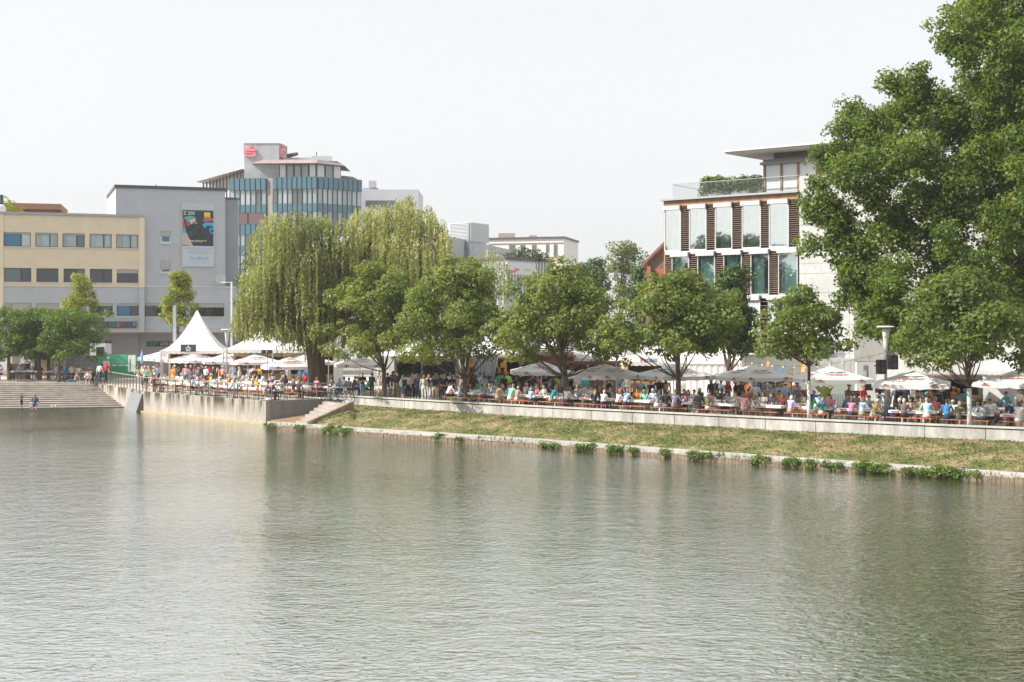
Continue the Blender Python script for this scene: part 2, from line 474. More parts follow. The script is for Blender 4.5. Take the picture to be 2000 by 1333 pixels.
def grass_mat(name):
    m = bpy.data.materials.new(name); m.use_nodes = True
    n, l = m.node_tree.nodes, m.node_tree.links
    b = n['Principled BSDF']; b.inputs['Roughness'].default_value = 0.8; b.inputs['Specular IOR Level'].default_value = 0.2
    ge = n.new('ShaderNodeNewGeometry')
    a = n.new('ShaderNodeTexNoise'); a.inputs['Scale'].default_value = 0.75; a.inputs['Detail'].default_value = 5; a.inputs['Roughness'].default_value = 0.7
    l.new(ge.outputs['Position'], a.inputs['Vector'])
    r = n.new('ShaderNodeValToRGB'); e = r.color_ramp.elements
    e[0].position = 0.36; e[0].color = (0.10, 0.13, 0.04, 1); e[1].position = 0.70; e[1].color = (0.38, 0.295, 0.185, 1)
    k = e.new(0.49); k.color = (0.16, 0.17, 0.065, 1); k = e.new(0.57); k.color = (0.265, 0.225, 0.12, 1)
    l.new(a.outputs['Fac'], r.inputs[0])
    c = n.new('ShaderNodeTexNoise'); c.inputs['Scale'].default_value = 9; c.inputs['Detail'].default_value = 3
    l.new(ge.outputs['Position'], c.inputs['Vector'])
    mx = n.new('ShaderNodeMix'); mx.data_type = 'RGBA'; mx.blend_type = 'MULTIPLY'; mx.inputs[0].default_value = 0.45
    rc = n.new('ShaderNodeValToRGB'); rc.color_ramp.elements[0].position = 0.3; rc.color_ramp.elements[0].color = (0.45, 0.45, 0.4, 1); rc.color_ramp.elements[1].position = 0.7; rc.color_ramp.elements[1].color = (1.15, 1.1, 1.0, 1)
    l.new(c.outputs['Fac'], rc.inputs[0]); l.new(r.outputs[0], mx.inputs[6]); l.new(rc.outputs[0], mx.inputs[7])
    l.new(mx.outputs[2], b.inputs['Base Color'])
    return m
M_grass = grass_mat('dry_grass')
cols = np.concatenate([np.linspace(601, 700, 14), np.linspace(705, 2330, 210)])
rows = np.linspace(0, 1, 14)
bmk = MB()
vs = [bank_pt(x, t) for x in cols for t in rows]
nr = len(rows)
fs = [(i * nr + j, i * nr + j + 1, (i + 1) * nr + j + 1, (i + 1) * nr + j) for i in range(len(cols) - 1) for j in range(nr - 1)]
bmk.add(vs, fs)
tag(bmk.build('bank', M_grass, smooth=True), kind='structure')
# grass blades
NG = 34000
gx = 605 + (2320 - 605) * RNG.random(NG) ** 0.9; gt = RNG.random(NG) * .985 + .01
gv = np.zeros((NG, 3, 3))
for i in range(NG):
    p = bank_pt(gx[i], gt[i]); gv[i, :, :] = p
ang = RNG.random(NG) * 2 * PI; hh = RNG.uniform(0.03, 0.085, NG); wd = RNG.uniform(0.012, 0.045, NG)
gv[:, 0, 0] -= np.cos(ang) * wd; gv[:, 0, 1] -= np.sin(ang) * wd
gv[:, 1, 0] += np.cos(ang) * wd; gv[:, 1, 1] += np.sin(ang) * wd
gv[:, 2, 0] += RNG.normal(0, 0.07, NG); gv[:, 2, 1] += RNG.normal(0, .07, NG); gv[:, 2, 2] += hh
gv[:, :2, 2] -= 0.015
me = bpy.data.meshes.new('grass'); me.from_pydata(gv.reshape(-1, 3).tolist(), [], np.arange(NG * 3).reshape(-1, 3).tolist()); me.materials.append(M_grass)
tag(link('grass', me), 'short half dried grass tufts covering the sloping bank', 'grass', kind='stuff')

M_path = mat('path_concrete', (0.42, 0.40, 0.37), 0.9, noise=0.2, scale=1.5, bump=.2)
pm = MB()
px_ = np.concatenate([np.linspace(522, 700, 14), np.linspace(710, 2340, 120)])
top_i = [inner(x) for x in px_]; top_o = [outer(x) for x in px_]
vs = []
for a, c in zip(top_i, top_o):
    vs += [(a.x, a.y, .315), (c.x, c.y, .285), (c.x, c.y, 0.2), (a.x, a.y, 0.1)]
fs = []
for i in range(len(px_) - 1):
    k = i * 4
    fs += [(k, k + 1, k + 5, k + 4), (k + 1, k + 2, k + 6, k + 5)]
pm.add(vs, fs)
tag(pm.build('path', M_path), kind='structure')
M_pile = mat('pile_timber', (0.30, 0.235, 0.165), 0.9, c2=(0.14, 0.11, 0.08), scale=6)
piles = MB(); d = 0.0; last = outer(528)
for x in np.arange(528, 2330, 2.2):
    p = outer(x)
    if (p - last).length < 0.17: continue
    t = (p - last).normalized(); nn = Vector((t.y, -t.x, 0))
    h = random.uniform(0.19, 0.25); q = p + nn * 0.02
    hw = (p - last).length * .46
    piles.prism([(q - t * hw).xy, (q - t * hw + nn * .07).xy, (q + t * hw + nn * .07).xy, (q + t * hw).xy], -0.3, h)
    last = p
pil = piles.build('piles', M_pile)
pil.name = 'pile_edging'
tag(pil, 'weathered brown timber piles edging the path along the waterline', 'edging', kind='stuff')

# terrace walls ---------------------------------------------------------
tw = thing('terrace_wall', 'stained pale concrete retaining wall of the railed terrace rising from the water', 'wall', (C0.x, C0.y, 0))
def wall_seg(name, p, q, th, z0, z1, parent, origin, m):
    d = (q - p); u = d.normalized(); nn = Vector((-u.y, u.x))
    if nn.y < 0: nn = -nn
    mbb = MB(); o = origin
    return mbb.prism([p - o, q - o, q - o + nn * th, p - o + nn * th], z0, z1).build(name, m, parent)
CW = 1.5
cuts = [0, .30, .62, 1.0]
for a, c in zip(cuts[:-1], cuts[1:]):
    u = (C1 - C0).normalized()
    wall_seg('wall_panel', C0.lerp(C1, a) + u * .008, C0.lerp(C1, c) - u * .008, .35, -1, CW, tw, C0, M_conc_d)
u = (C2 - C1).normalized()
C2w = C1.lerp(C2, 0.98)
wall_seg('wall_panel', C1 + u * .008, C2w, .35, -1, CW, tw, C0, M_conc_d)
u = (B1 - C0).normalized()
wall_seg('side_panel', C0 + u * .36 + Vector((.0, 0.0)), B1, .35, -1, CW, tw, C0, M_conc_g)
# waterline ledge
lm = MB(); e0, e1 = C0 + Vector((-.14, -.16)), C1 + Vector((-.16, -.12))
lm.prism([C0 * 0, (e0 - C0), (e1 - C0), (C1 - C0)], -.5, 0.09).build('ledge', mat('wet_ledge', (0.42, 0.34, 0.20), 0.5, noise=.2), tw)
# weir flap: slanting metal plate on the wall near the steps
pl0, pl1 = C1.lerp(C0, -0.02), C1.lerp(C2, 0.20)
fl = thing('sluice_flap', 'slanted grey metal plate leaning on the terrace wall beside the steps', 'plate', (C1.x, C1.y, 0))
fm = MB(); off = Vector((-.24, -.12))
a_, b_ = Vector((0.5, -.55)) * 0.05, Vector((-1.62, 2.78))
for zt, of in ((1.35, off * .35), (-.2, off * 2.0)):
    pass
fm.add([(a_.x + off.x * 2, a_.y + off.y * 2, -.1), (b_.x + off.x * 2.2, b_.y + off.y * 2.2, -.1), (b_.x + off.x * .3, b_.y + off.y * .3, 1.32), (a_.x + off.x * .3, a_.y + off.y * .3, 1.32)], [(0, 1, 2, 3)])
fm.add([(a_.x + off.x * 2, a_.y + off.y * 2, -.1), (a_.x + off.x * .3, a_.y + off.y * .3, 1.32), (a_.x, a_.y, 1.32), (a_.x, a_.y, -.1)], [(0, 1, 2, 3)], 1)
fm.build('plate', [mat('zinc_plate', (0.20, 0.215, 0.23), 0.55, noise=.15, scale=2), mat('dark_cheek', (0.2, 0.15, 0.12), .8, noise=.3)], fl)  # cheek darker and browner than the plate

# mulch corner and small stairs
LA, LB = GP(638, 784, GZ), GP(578, 826.5, 0.30)
mm = MB()
A_ = C0 + (B1 - C0).normalized() * .3
mp_ = [(A_.x, A_.y, .28), (inner(528).x, inner(528).y, .27), (RB.x, RB.y, .29), (LB.x, LB.y, .3), (B1.x, B1.y - .2, .75)]
mm.add(mp_, [tuple(range(5))])
tag(mm.build('mulch_ground', mat('bark_mulch', (0.30, 0.16, 0.09), .95, c2=(.2, .15, .08), scale=5, bump=.6)), kind='structure')
st = thing('bank_stairs', 'small concrete stairs from the promenade down to the waterside path', 'stairs', (LA.x, LA.y, 0))
NS = 7
for i in range(NS):
    t0, t1 = i / NS, (i + 1) / NS
    z = lerp(GZ, 0.42, i / (NS - 1)) - (0.0 if i else -.004)
    a, b2 = LA.lerp(LB, t0), RA.lerp(RB, t0); c, d2 = RA.lerp(RB, t1), LA.lerp(LB, t1)
    MB().prism([(a - LA).xy, (d2 - LA).xy, (c - LA).xy, (b2 - LA).xy], 0.05, z).build('step', M_step, st)
km = MB()
k0, k1 = RA - LA, RB - LA
nn = Vector((.16, .02, 0))
km.prism([k0.xy, k1.xy, (k1 + nn).xy, (k0 + nn).xy], 0.0, [GZ + .16, .50, .50, GZ + .16])
km.build('side_kerb', mat_concrete('kerb_red', (0.42, 0.33, 0.27), (.2, .15, .12), .4), st)

# wide seating steps at the far corner ---------------------------------
ws = thing('seating_steps', 'wide flight of shallow warm grey concrete steps going down into the pond', 'steps', (-36, 104, 0))
o3 = Vector((-36, 104))
NB = 12
Lb, Rb = Vector((-62, 92.0)), Vector((-29.7, 98.9))        # lowest edge
Lt, Rt = Vector((-62, 107.6)), Vector((-35.2, 107.9))      # at terrace level
for i in range(NB):
    t0, t1 = i / NB, (i + 1) / NB
    z = lerp(0.10, GZ + .01, i / (NB - 1))
    a, b2, c, d2 = Lb.lerp(Lt, t0), Rb.lerp(Rt, t0), Rb.lerp(Rt, t1) + Vector((0, .05)), Lb.lerp(Lt, t1) + Vector((0, .05))
    mbb = MB().prism([a - o3, b2 - o3, c - o3, d2 - o3], z - .35, z - .045)
    nose = Vector((0, -.022))
    mbb.prism([a - o3 + nose, b2 - o3 + nose, c - o3, d2 - o3], z - .042, z)
    mbb.build('step', M_step, ws)
for i in range(2):
    y0 = 107.9 + i * 1.6
    z = GZ + .10 + i * .09
    MB().prism([(-62 + 36, y0 - 104.2), (-35.6 + 36 - i * .6, y0 - 104 + .1), (-36 + 36 - i * .6, 114 - 104), (-62 + 36, 114 - 104)], z - .14, z).build('step', M_step, ws)
sq = MB().prism([(-120, 111.2), (-37.2, 111.3), (-37.2, 131), (-120, 131)], GZ - .1, PZ)
tag(sq.build('upper_square', mat('square_paving', (0.54, 0.49, 0.43), .9, noise=.2, scale=.8)), kind='structure')

# terrace railing -------------------------------------------------------
M_rail = mat('railing_steel', (0.20, 0.18, 0.16), 0.5, metal=.3)
M_hand = mat('handrail_wood', (0.32, 0.24, 0.18), 0.6, noise=.2, scale=3)
def railing(pts, label, spacing, heights=None):
    o0 = pts[0]
    t = thing('railing', label, 'railing', (o0.x, o0.y, CW), group=None)
    hz = 1.0
    for a, b2 in zip(pts[:-1], pts[1:]):
        L = (b2 - a).length; k = max(1, round(L / spacing)); u = (b2 - a).normalized()
        p, q = a - o0, b2 - o0
        MB().tube([(p.x, p.y, hz), (q.x, q.y, hz)], 0.038, 8).build('handrail', M_hand, t)
        for zz in (0.12, .24, .36, .48, .60, .72):
            MB().tube([(p.x, p.y, zz), (q.x, q.y, zz)], 0.006, 5).build('wire', M_rail, t)
        for i in range(k + 1):
            c = p.lerp(q, i / k)
            pm_ = MB().box(-.016, .016, -.035, .035, -.05, hz - .03)
            pm_.build('post', M_rail, t, loc=(c.x, c.y, 0), rz=math.atan2(u.y, u.x))
    return t
ins = Vector((.12, .16))
railing([C2w + Vector((1.0, .2)), C1 + Vector((.2, .12)), C1.lerp(C0, .40) + ins], 'dark steel post railing along the far half of the terrace edge', 1.15)
railing([C1.lerp(C0, .47) + ins, C0 + Vector((.12, .28))], 'dark steel post railing along the near half of the terrace up to its corner', 1.25)
railing([C0 + Vector((.3, .4)), B1 + Vector((-.1, .25))], 'short railing on the terrace side wall next to the small stairs', 1.25)
# bracket gate in the railing
lec = thing('railing_shelf', 'small sloping dark shelf fixed across the gap in the terrace railing', 'shelf', (*(C1.lerp(C0, .435) + ins), CW))
MB().box(-.75, .75, -.3, .3, 1.02, 1.06).build('board', M_rail, lec, rz=math.atan2((C0 - C1).y, (C0 - C1).x))
for s in (-.6, .6):
    q = (C0 - C1).normalized() * s
    MB().tube([(q.x, q.y, 0), (q.x, q.y, 1.02)], .03, 6).build('post', M_rail, lec)
# ------------------------------------------------------------------ buildings
class Plane:
    """upright facade plane: left end on the ground, running direction; turns photo pixels into (u, z)"""
    def __init__(s, x, Y, ang, ground=GZ):
        s.o = Vector(((x - 1000) / F * Y, Y)); s.d = Vector((math.cos(ang), math.sin(ang))); s.ang = ang; s.g = ground
    def u(s, x):
        k = (x - 1000) / F
        return (k * s.o.y - s.o.x) / (s.d.x - k * s.d.y)
    def Y(s, x): return s.o.y + s.u(x) * s.d.y
    def z(s, x, y): return HC + (YH - y) / F * s.Y(x) - s.g
    def rect(s, x0, y0, x1, y1):
        xm = (x0 + x1) / 2
        return s.u(x0), s.u(x1), s.z(xm, y1), s.z(xm, y0)
    def root(s, name, label, cat='building'):
        return thing(name, label, cat, (s.o.x, s.o.y, s.g), s.ang)

def facade(u0, u1, z0, z1, holes, dep=0.22, y=0.0):
    mb = MB()
    us = sorted({u0, u1, *[h[0] for h in holes], *[h[1] for h in holes]}); zs = sorted({z0, z1, *[h[2] for h in holes], *[h[3] for h in holes]})
    us = [q for q in us if u0 <= q <= u1]; zs = [q for q in zs if z0 <= q <= z1]
    for a, c in zip(us[:-1], us[1:]):
        for e, f in zip(zs[:-1], zs[1:]):
            mu, mz = (a + c) / 2, (e + f) / 2
            if any(h[0] < mu < h[1] and h[2] < mz < h[3] for h in holes): continue
            mb.add([(a, y, e), (c, y, e), (c, y, f), (a, y, f)], [(0, 1, 2, 3)])
    for h in holes:
        a, c, e, f = h[:4]
        for q in ([(a, y, e), (a, y, f), (a, y + dep, f), (a, y + dep, e)], [(c, y, e), (c, y + dep, e), (c, y + dep, f), (c, y, f)],
                  [(a, y, f), (c, y, f), (c, y + dep, f), (a, y + dep, f)], [(a, y, e), (a, y + dep, e), (c, y + dep, e), (c, y, e)]):
            mb.add(q, [(0, 1, 2, 3)])
    return mb
M_frame = mat('window_frame_dark', (0.035, 0.042, 0.06), .4)
M_framew = mat('window_frame_white', (0.72, 0.73, 0.75), .4)
M_sill = mat('sill_aluminium', (0.62, 0.63, 0.65), .4, metal=.2)
M_blind = mat('roller_blind', (0.40, 0.40, 0.41), .7)
G_dark = mat('glass_dark', (0.028, 0.036, 0.042), .06, spec=.9)
G_mid = mat('glass_mid', (0.10, 0.14, 0.15), .08, spec=.9)
G_lite = mat('glass_pale', (0.36, 0.44, 0.47), .12, noise=.25, scale=2.5, spec=.8, streak=True)  # pale blue-grey pane tone with streaky variation
G_sky = mat('glass_skylit', (0.55, 0.60, 0.62), .1, noise=.1, scale=1, spec=.8)
G_blue = mat('glass_blue_film', (0.06, 0.20, 0.32), .15)
def window(par, h, panes, fr=M_frame, dep=.16, t=.07, sill=True, blind=0.0, gl=None, splits=(.62,)):
    a, c, e, f = h[:4]
    mb = MB()
    y0, y1 = dep, dep + .07
    mb.box(a, a + t, y0, y1, e, f); mb.box(c - t, c, y0, y1, e, f); mb.box(a + t, c - t, y0, y1, e, e + t); mb.box(a + t, c - t, y0, y1, f - t, f)
    edges = [a + t] + [lerp(a, c, q) for q in splits] + [c - t]
    for q in edges[1:-1]: mb.box(q - t * .8, q + t * .8, y0 - .01, y1, e + t, f - t)
    w = mb.build('window', fr, par)
    for i, (p, q) in enumerate(zip(edges[:-1], edges[1:])):
        l_ = p + (t * .8 if i else 0); r_ = q - (t * .8 if i < len(edges) - 2 else 0)
        MB().box(l_, r_, y0 + .02, y0 + .045, e + t, f - t).build('pane', panes[i % len(panes)], w)
    if sill: MB().box(a - .06, c + .06, -.10, dep, e - .09, e - .005).build('sill', M_sill, w)
    if blind: MB().box(a + .02, c - .02, dep - .08, dep - .02, lerp(f, e, blind), f - .01).build('blind', M_blind, w)
    return w

# --- yellow office house -------------------------------------------------
pl = Plane(-60, 120.0, R(17), PZ)
M_yel = mat('yellow_render', (0.76, 0.645, 0.49), .9, noise=.06, scale=.8, bump=.1)
M_yel2 = mat('pale_pilaster', (0.80, 0.685, 0.53), .9, noise=.05, scale=.8)
M_grey = mat('grey_render', (0.47, 0.49, 0.545), .9, noise=.06, scale=.7, bump=.1)
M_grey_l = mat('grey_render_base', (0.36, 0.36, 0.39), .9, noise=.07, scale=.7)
M_greyd = mat('grey_render_shaded', (0.30, 0.32, 0.36), .9, noise=.06, scale=.7)  # wing face turned from the sun, its shade put into darker grey
M_roofd = mat('roof_flashing', (0.07, 0.075, 0.095), .6)
M_flash = mat('flashing_zinc', (0.36, 0.37, 0.39), .5, metal=.3)
M_soffit = mat('soffit_boards', (0.28, 0.15, 0.10), .8)
hs_ = thing('office_house', 'yellow and grey rendered office house with three rows of ribbon windows', 'building', (pl.o.x, pl.o.y, PZ), R(17))
uE = pl.u(282.5); zr = pl.z(140, 421.5)
zy = pl.z(140, 561); zo = pl.z(200, 649.5)
rows_y = [[(-48, 7 - 14), (7, 60), (69, 113), (122, 165.5), (175, 218), (227, 270)], [(-48, -6), (8, 61), (71, 114), (124, 166), (175.5, 219), (228, 270)], [(-48, -6), (9, 62), (71, 115), (124, 167), (175, 220), (228, 271)]]
ys = [(455, 482.5), (524.5, 551.5), (592.5, 617)]
H1 = [pl.rect(x0, ys[k][0], x1, ys[k][1]) for k in (0, 1) for (x0, x1) in rows_y[k]]
H2 = [pl.rect(x0, ys[2][0], x1, ys[2][1]) for (x0, x1) in rows_y[2]]
zs1 = [(H1[i][2], H1[i][3]) for i in (2, 8)]
H1 = [(h[0], h[1], *zs1[0 if i < 6 else 1]) for i, h in enumerate(H1)]
H2 = [(h[0], h[1], H2[2][2], H2[2][3]) for h in H2]
uP = pl.u(271.5)
facade(0, uP, zy, zr, H1).build('upper_wall', M_yel, hs_)
MB().box(uP, uE, -.10, .4, zy, zr).build('pilaster', M_yel2, hs_)
MB().box(pl.u(-4), pl.u(6.5), -.10, .0 - .002, zo, zr - .02).build('pilaster', M_yel2, hs_)
facade(0, uE, zo, zy - .03, H2).build('lower_wall', M_grey, hs_)
MB().box(uP, uE, -.14, -.002, zo, zy - .05).build('corner_pier', M_grey, hs_)
MB().box(-.1, uE + .05, -.16, .3, zr, zr + .22).build('parapet_cap', M_flash, hs_)
MB().box(0, uE - .02, .40, 14, zo, zr - .02).build('body', M_yel, hs_)
MB().box(0, uE, .0, 2.4, zo - .12, zo - .002).build('soffit', M_soffit, hs_)
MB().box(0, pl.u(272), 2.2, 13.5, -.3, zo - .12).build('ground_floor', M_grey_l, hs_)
gw = [[G_blue, G_sky], [G_lite], [G_lite, G_mid], [G_lite], [G_lite], [G_lite]]
gw2 = [[G_dark], [G_mid, G_dark], [G_dark], [G_dark, G_mid], [G_dark], [G_dark]]
for i, h in enumerate(H1[:6]): window(hs_, h, gw[(i + 5) % 6], splits=(.64,), blind=.12 if i in (1, 2, 3) else 0.06)
for i, h in enumerate(H1[6:]): window(hs_, h, gw2[i], splits=() if i == 2 else (.62,), blind=.28 if i == 5 else 0)
for i, h in enumerate(H2): window(hs_, h, [G_blue, G_dark] if i == 5 else [G_dark], splits=(.62,), blind=[.8, .8, .8, .7, .2, .2][i])
gx0, gx1, gz0, gz1 = pl.rect(205, 668, 217, 686)
window(hs_, (gx0, gx1, gz0, gz1), [G_mid], dep=2.05, sill=False, splits=())
# sign on the grey band: coloured letters on dark panel
sg = pl.rect(184, 628.5, 267, 641)
so = MB().box(sg[0], sg[1], -.12, -.02, sg[2], sg[3]).build('sign_board', mat('sign_slate', (0.05, 0.065, 0.10), .6), hs_)
letters = 'VOIT HÖRZENTRUM'
ccol = {'r': (0.62, 0.05, 0.05), 'b': (0.05, 0.16, 0.42), 'g': (0.06, 0.38, 0.14), 'y': (0.75, 0.55, 0.06), 'o': (0.72, 0.22, 0.04)}
lc = 'rrbbbgggyrrbbby'
wd_ = (sg[1] - sg[0]) / (len(letters) + .8)
for i, ch in enumerate(letters):
    if ch == ' ': continue
    c_ = link('letter', text_mesh(ch, .52, mat('sign_' + lc[i], ccol[lc[i]], .5), wd_ * .78), so)
    c_.location = (sg[0] + wd_ * (i + .9), -.128, (sg[2] + sg[3]) / 2)

# --- grey house ------------------------------------------------------------
pg = Plane(226, pl.Y(226) + .45, R(17), GZ)
gh = pg.root('grey_house', 'plain grey rendered house with big camera poster on its blank wall')
uA, uB, uC = pg.u(226), pg.u(440), pg.u(467)
zt = pg.z(330, 370); zc = pg.z(455, 389); zb = pg.z(380, 649.5); zm = pg.z(380, 561)
small = [pg.rect(313.5, 452, 334, 475), pg.rect(313.5, 510, 334, 533.5)]
low = [pg.rect(283, 592.5, 318, 618.5), pg.rect(326, 592.5, 364, 618.5), pg.rect(372, 592.5, 438, 618.5)]
low = [(h[0], h[1], low[0][2], low[0][3]) for h in low]
facade(uA, uB, zm, zt, small).build('upper_wall', M_grey, gh)
facade(pg.u(283.2), uC, zb, zm - .03, low).build('lower_wall', M_grey, gh)
MB().box(pg.u(282.9), uC + .02, -.05, .1, zm - .028, zm + .10).build('string_course', M_sill, gh)
MB().box(uA, uA + .03, .003, .3, zm, zt - .01).build('return', mat('sunlit_side_render', (0.62, 0.52, 0.44), .9, noise=.05), gh)  # sunlight on the left side put into its paler render colour
MB().prism([(uA, .3), (uB, .3), (uB, 11), (uA - .85, 11)], zm, zt - .01).build('body', M_yel2, gh)
for q in gh.children:
    if q.name.startswith('body'): q.data.materials[0] = mat('sunlit_side_render', (0.62, 0.52, 0.44), .9, noise=.05)
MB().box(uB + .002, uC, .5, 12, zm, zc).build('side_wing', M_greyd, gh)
MB().box(uB, uC + .1, .4, 12, zc, zc + .18).build('wing_cap', M_roofd, gh)
MB().prism([(uA - .1, -.15), (uB + .1, -.15), (uB + .1, 11), (uA - .95, 11)], zt, zt + .28).build('roof_edge', M_roofd, gh)
MB().box(pg.u(283.5), uC, .25, 12, zb, zm - .04).build('lower_body', M_grey, gh)
MB().box(pg.u(283.5), uC, .0, 2.3, zb - .12, zb - .003).build('soffit', M_soffit, gh)
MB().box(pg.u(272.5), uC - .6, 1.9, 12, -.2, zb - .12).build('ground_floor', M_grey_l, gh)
MB().tube([(pg.u(305), .3, zt), (pg.u(305), .3, zt + .5)], .04, 6).build('vent_pipe', M_roofd, gh)
for i, h in enumerate(small): window(gh, h, [G_blue], fr=M_framew, t=.14, splits=(), blind=.45 if i == 0 else .72, dep=.1)
for i, h in enumerate(low): window(gh, h, [G_dark], splits=(.5,) if i == 2 else (), blind=.2 if i == 0 else .3)
MB().tube([(uC - .12, -.06, zb), (uC - .12, -.06, zc + .4)], .05, 6).build('downpipe', M_flash, gh)
fx = pg.rect(285, 641, 440, 633)
q = link('wall_lettering', text_mesh('durch die die Bank gewinnt und noch besser wird', .62, mat('faint_white', (0.55, 0.57, 0.62), .8), (pg.u(440) - pg.u(285)) * .97), gh)
q.location = ((pg.u(285) + pg.u(440)) / 2, -.006, (pg.z(362, 637)))
# poster
pa = pg.rect(356.5, 411.5, 416.5, 481); pb_ = pg.rect(357, 481, 417, 520.5)
po = thing('wall_poster', 'large poster of a black camera above a white caption panel on grey wall', 'poster', (0, 0, 0))
po.parent = None
po.location = (pg.o.x, pg.o.y, GZ); po.rotation_euler = (0, 0, pg.ang)
MB().box(pa[0] - .12, pa[1] + .12, -.09, -.012, pb_[2] - .1, pa[3] + .75).build('frame', mat('poster_rail', (.50, .53, .57), .5), po)
bd = MB().box(pa[0], pa[1], -.13, -.092, pa[2], pa[3]).build('picture', mat('poster_dark', (0.022, 0.028, 0.05), .5), po)
MB().box(pb_[0], pb_[1], -.13, -.092, pb_[2], pb_[3]).build('caption_panel', mat('poster_pale', (0.52, 0.58, 0.64), .5), po)
pw, ph = pa[1] - pa[0], pa[3] - pa[2]
def pshape(pts, c, name, dy):
    vs = [(pa[0] + pw * x, -.131 - dy, pa[2] + ph * y) for x, y in pts]
    MB().add(vs, [tuple(range(len(vs)))]).build(name, mat('poster_' + name + str(round(c[0] * 99)) + str(round(c[2] * 99)), c, .5), bd)
pshape([(0, .03), (.34, 0), (.12, .38), (0, .42)], (.55, .44, .42), 'colour_field', .001)
pshape([(0, .36), (.13, .33), (.1, .46), (0, .5)], (.03, .42, .46), 'colour_field', .002)
pshape([(0, .48), (.07, .45), (.24, .6), (.05, .8), (0, .78)], (.50, .08, .10), 'colour_field', .001)
pshape([(.05, .8), (.2, .66), (.44, .72), (.4, .82), (.2, .84)], (.10, .42, .42), 'colour_field', .002)
pshape([(.26, .6), (.42, .68), (.40, .76), (.22, .72)], (.62, .52, .42), 'colour_field', .003)
pshape([(.66, .76), (1, .79), (1, .72), (.68, .69)], (.60, .10, .13), 'colour_field', .001)
pshape([(.64, .60), (.74, .67), (1, .66), (1, .56), (.8, .58), (.72, .5)], (.02, .42, .55), 'colour_field', .002)
pshape([(.86, .46), (.9, .52), (1, .52), (1, .34), (.9, .36)], (.02, .30, .62), 'colour_field', .002)
pshape([(.92, .45), (1, .47), (1, .39), (.93, .4)], (.01, .02, .06), 'colour_field', .004)
pshape([(.03, .76), (.08, .74), (.3, .2), (.2, .22)], (.015, .017, .03), 'strap', .004)
pshape([(.15, .46), (.16, .54), (.30, .57), (.34, .66), (.50, .68), (.60, .62), (.68, .52), (.72, .36), (.62, .22), (.5, .2), (.3, .2), (.2, .3)], (.012, .014, .022), 'camera_body', .005)
lens = [(.53 + .15 * math.cos(a) , .43 + .13 * math.sin(a)) for a in np.linspace(0, 2 * PI, 20, endpoint=False)]
pshape(lens, (.035, .04, .055), 'lens', .006)
pshape([(.53 + .1 * math.cos(a), .42 + .085 * math.sin(a)) for a in np.linspace(0, 2 * PI, 20, endpoint=False)], (.006, .007, .012), 'lens', .007)
pshape([(.36, .62), (.39, .65), (.49, .66), (.46, .62)], (.38, .38, .42), 'highlight', .008)
pshape([(.18, .40), (.3, .42), (.34, .28), (.24, .26)], (.05, .06, .09), 'camera_body', .008)
pshape([(.70, .79), (.90, .79), (.90, .95), (.70, .95)], (.80, .55, .08), 'yellow_square', .006)
WHT = mat('print_white', (.85, .85, .85), .6)
def ptext(s_, size, x, y, m_, w_, par=bd, dy=.009, box=pa):
    o_ = link('lettering', text_mesh(s_, size, m_, w_), par)
    o_.location = (lerp(box[0], box[1], x), -.131 - dy, lerp(box[2], box[3], y)); return o_
ptext('Z 50II', .5, .21, .91, WHT, 1.05)
ptext('Nikon', .25, .80, .82, mat('print_black', (.01, .01, .012), .6), .5)
ptext('keep playing', .3, .42, .145, WHT, 1.15)
for k in range(3): pshape([(.63 + k * .055, .13), (.665 + k * .055, .13), (.665 + k * .055, .16), (.63 + k * .055, .16)], (.85, .6, .06), 'yellow_square', .009)
GRY = mat('print_grey', (.25, .30, .36), .6)
for k, (t_, w_) in enumerate([('DIE WEBSEITE FÜR DIE EIGENE KAMERA', 2.6), ('FOTOGRAFIE UND DRUCK', 1.6), ('PASSBILDER, BEWERBUNGSBILDER,', 2.3), ('RAHMEN, BILDERRAHMEN', 1.7)]):
    ptext(t_, .17, .5, .88 - k * .085, GRY, w_, po, .001, pb_)
ptext('foto', .52, .37, .40, mat('print_slate', (.22, .33, .42), .6), .85, po, .001, pb_)
ptext('Kurz', .52, .67, .40, mat('print_cyan', (.03, .33, .55), .6), .95, po, .001, pb_)
ptext('DIGITAL IMAGING', .2, .5, .2, mat('print_pale', (.36, .50, .62), .6), 1.5, po, .001, pb_)
# dish, small signs on the ground floor
dd = thing('satellite_dish', 'pale round satellite dish mounted on the grey house wall', 'dish', (*pg.o, GZ), pg.ang)
dc = (pg.u(430), -.75, pg.z(430, 545.5))
m_ = MB()
vs = [(dc[0], dc[1] + .12, dc[2])]; k = 20
for ring, (rr, yy) in enumerate([(.25, .09), (.5, 0.0)]):
    vs += [(dc[0] + rr * math.cos(2 * PI * i / k), dc[1] + yy, dc[2] + rr * 1.05 * math.sin(2 * PI * i / k)) for i in range(k)]
fs = [(0, 1 + (i + 1) % k, 1 + i) for i in range(k)] + [(1 + i, 1 + (i + 1) % k, 1 + k + (i + 1) % k, 1 + k + i) for i in range(k)]
m_.add(vs, fs).build('reflector', mat('dish_grey', (.55, .57, .60), .5), dd, smooth=True)
MB().tube([(dc[0], dc[1] + .12, dc[2]), (dc[0], -.01, dc[2] - .2)], .04, 6).build('bracket', M_roofd, dd)
MB().tube([(dc[0], dc[1], dc[2] - .5), (dc[0], dc[1] - .45, dc[2] - .15)], .025, 6).build('feed_arm', M_roofd, dd)
hb = pg.rect(288, 668.5, 352, 677.5)
hsn = MB().box(hb[0], hb[1], 1.80, 1.88, hb[2], hb[3]).build('shop_sign', mat('sign_black', (.02, .025, .025), .5), gh)
wid = hb[1] - hb[0]
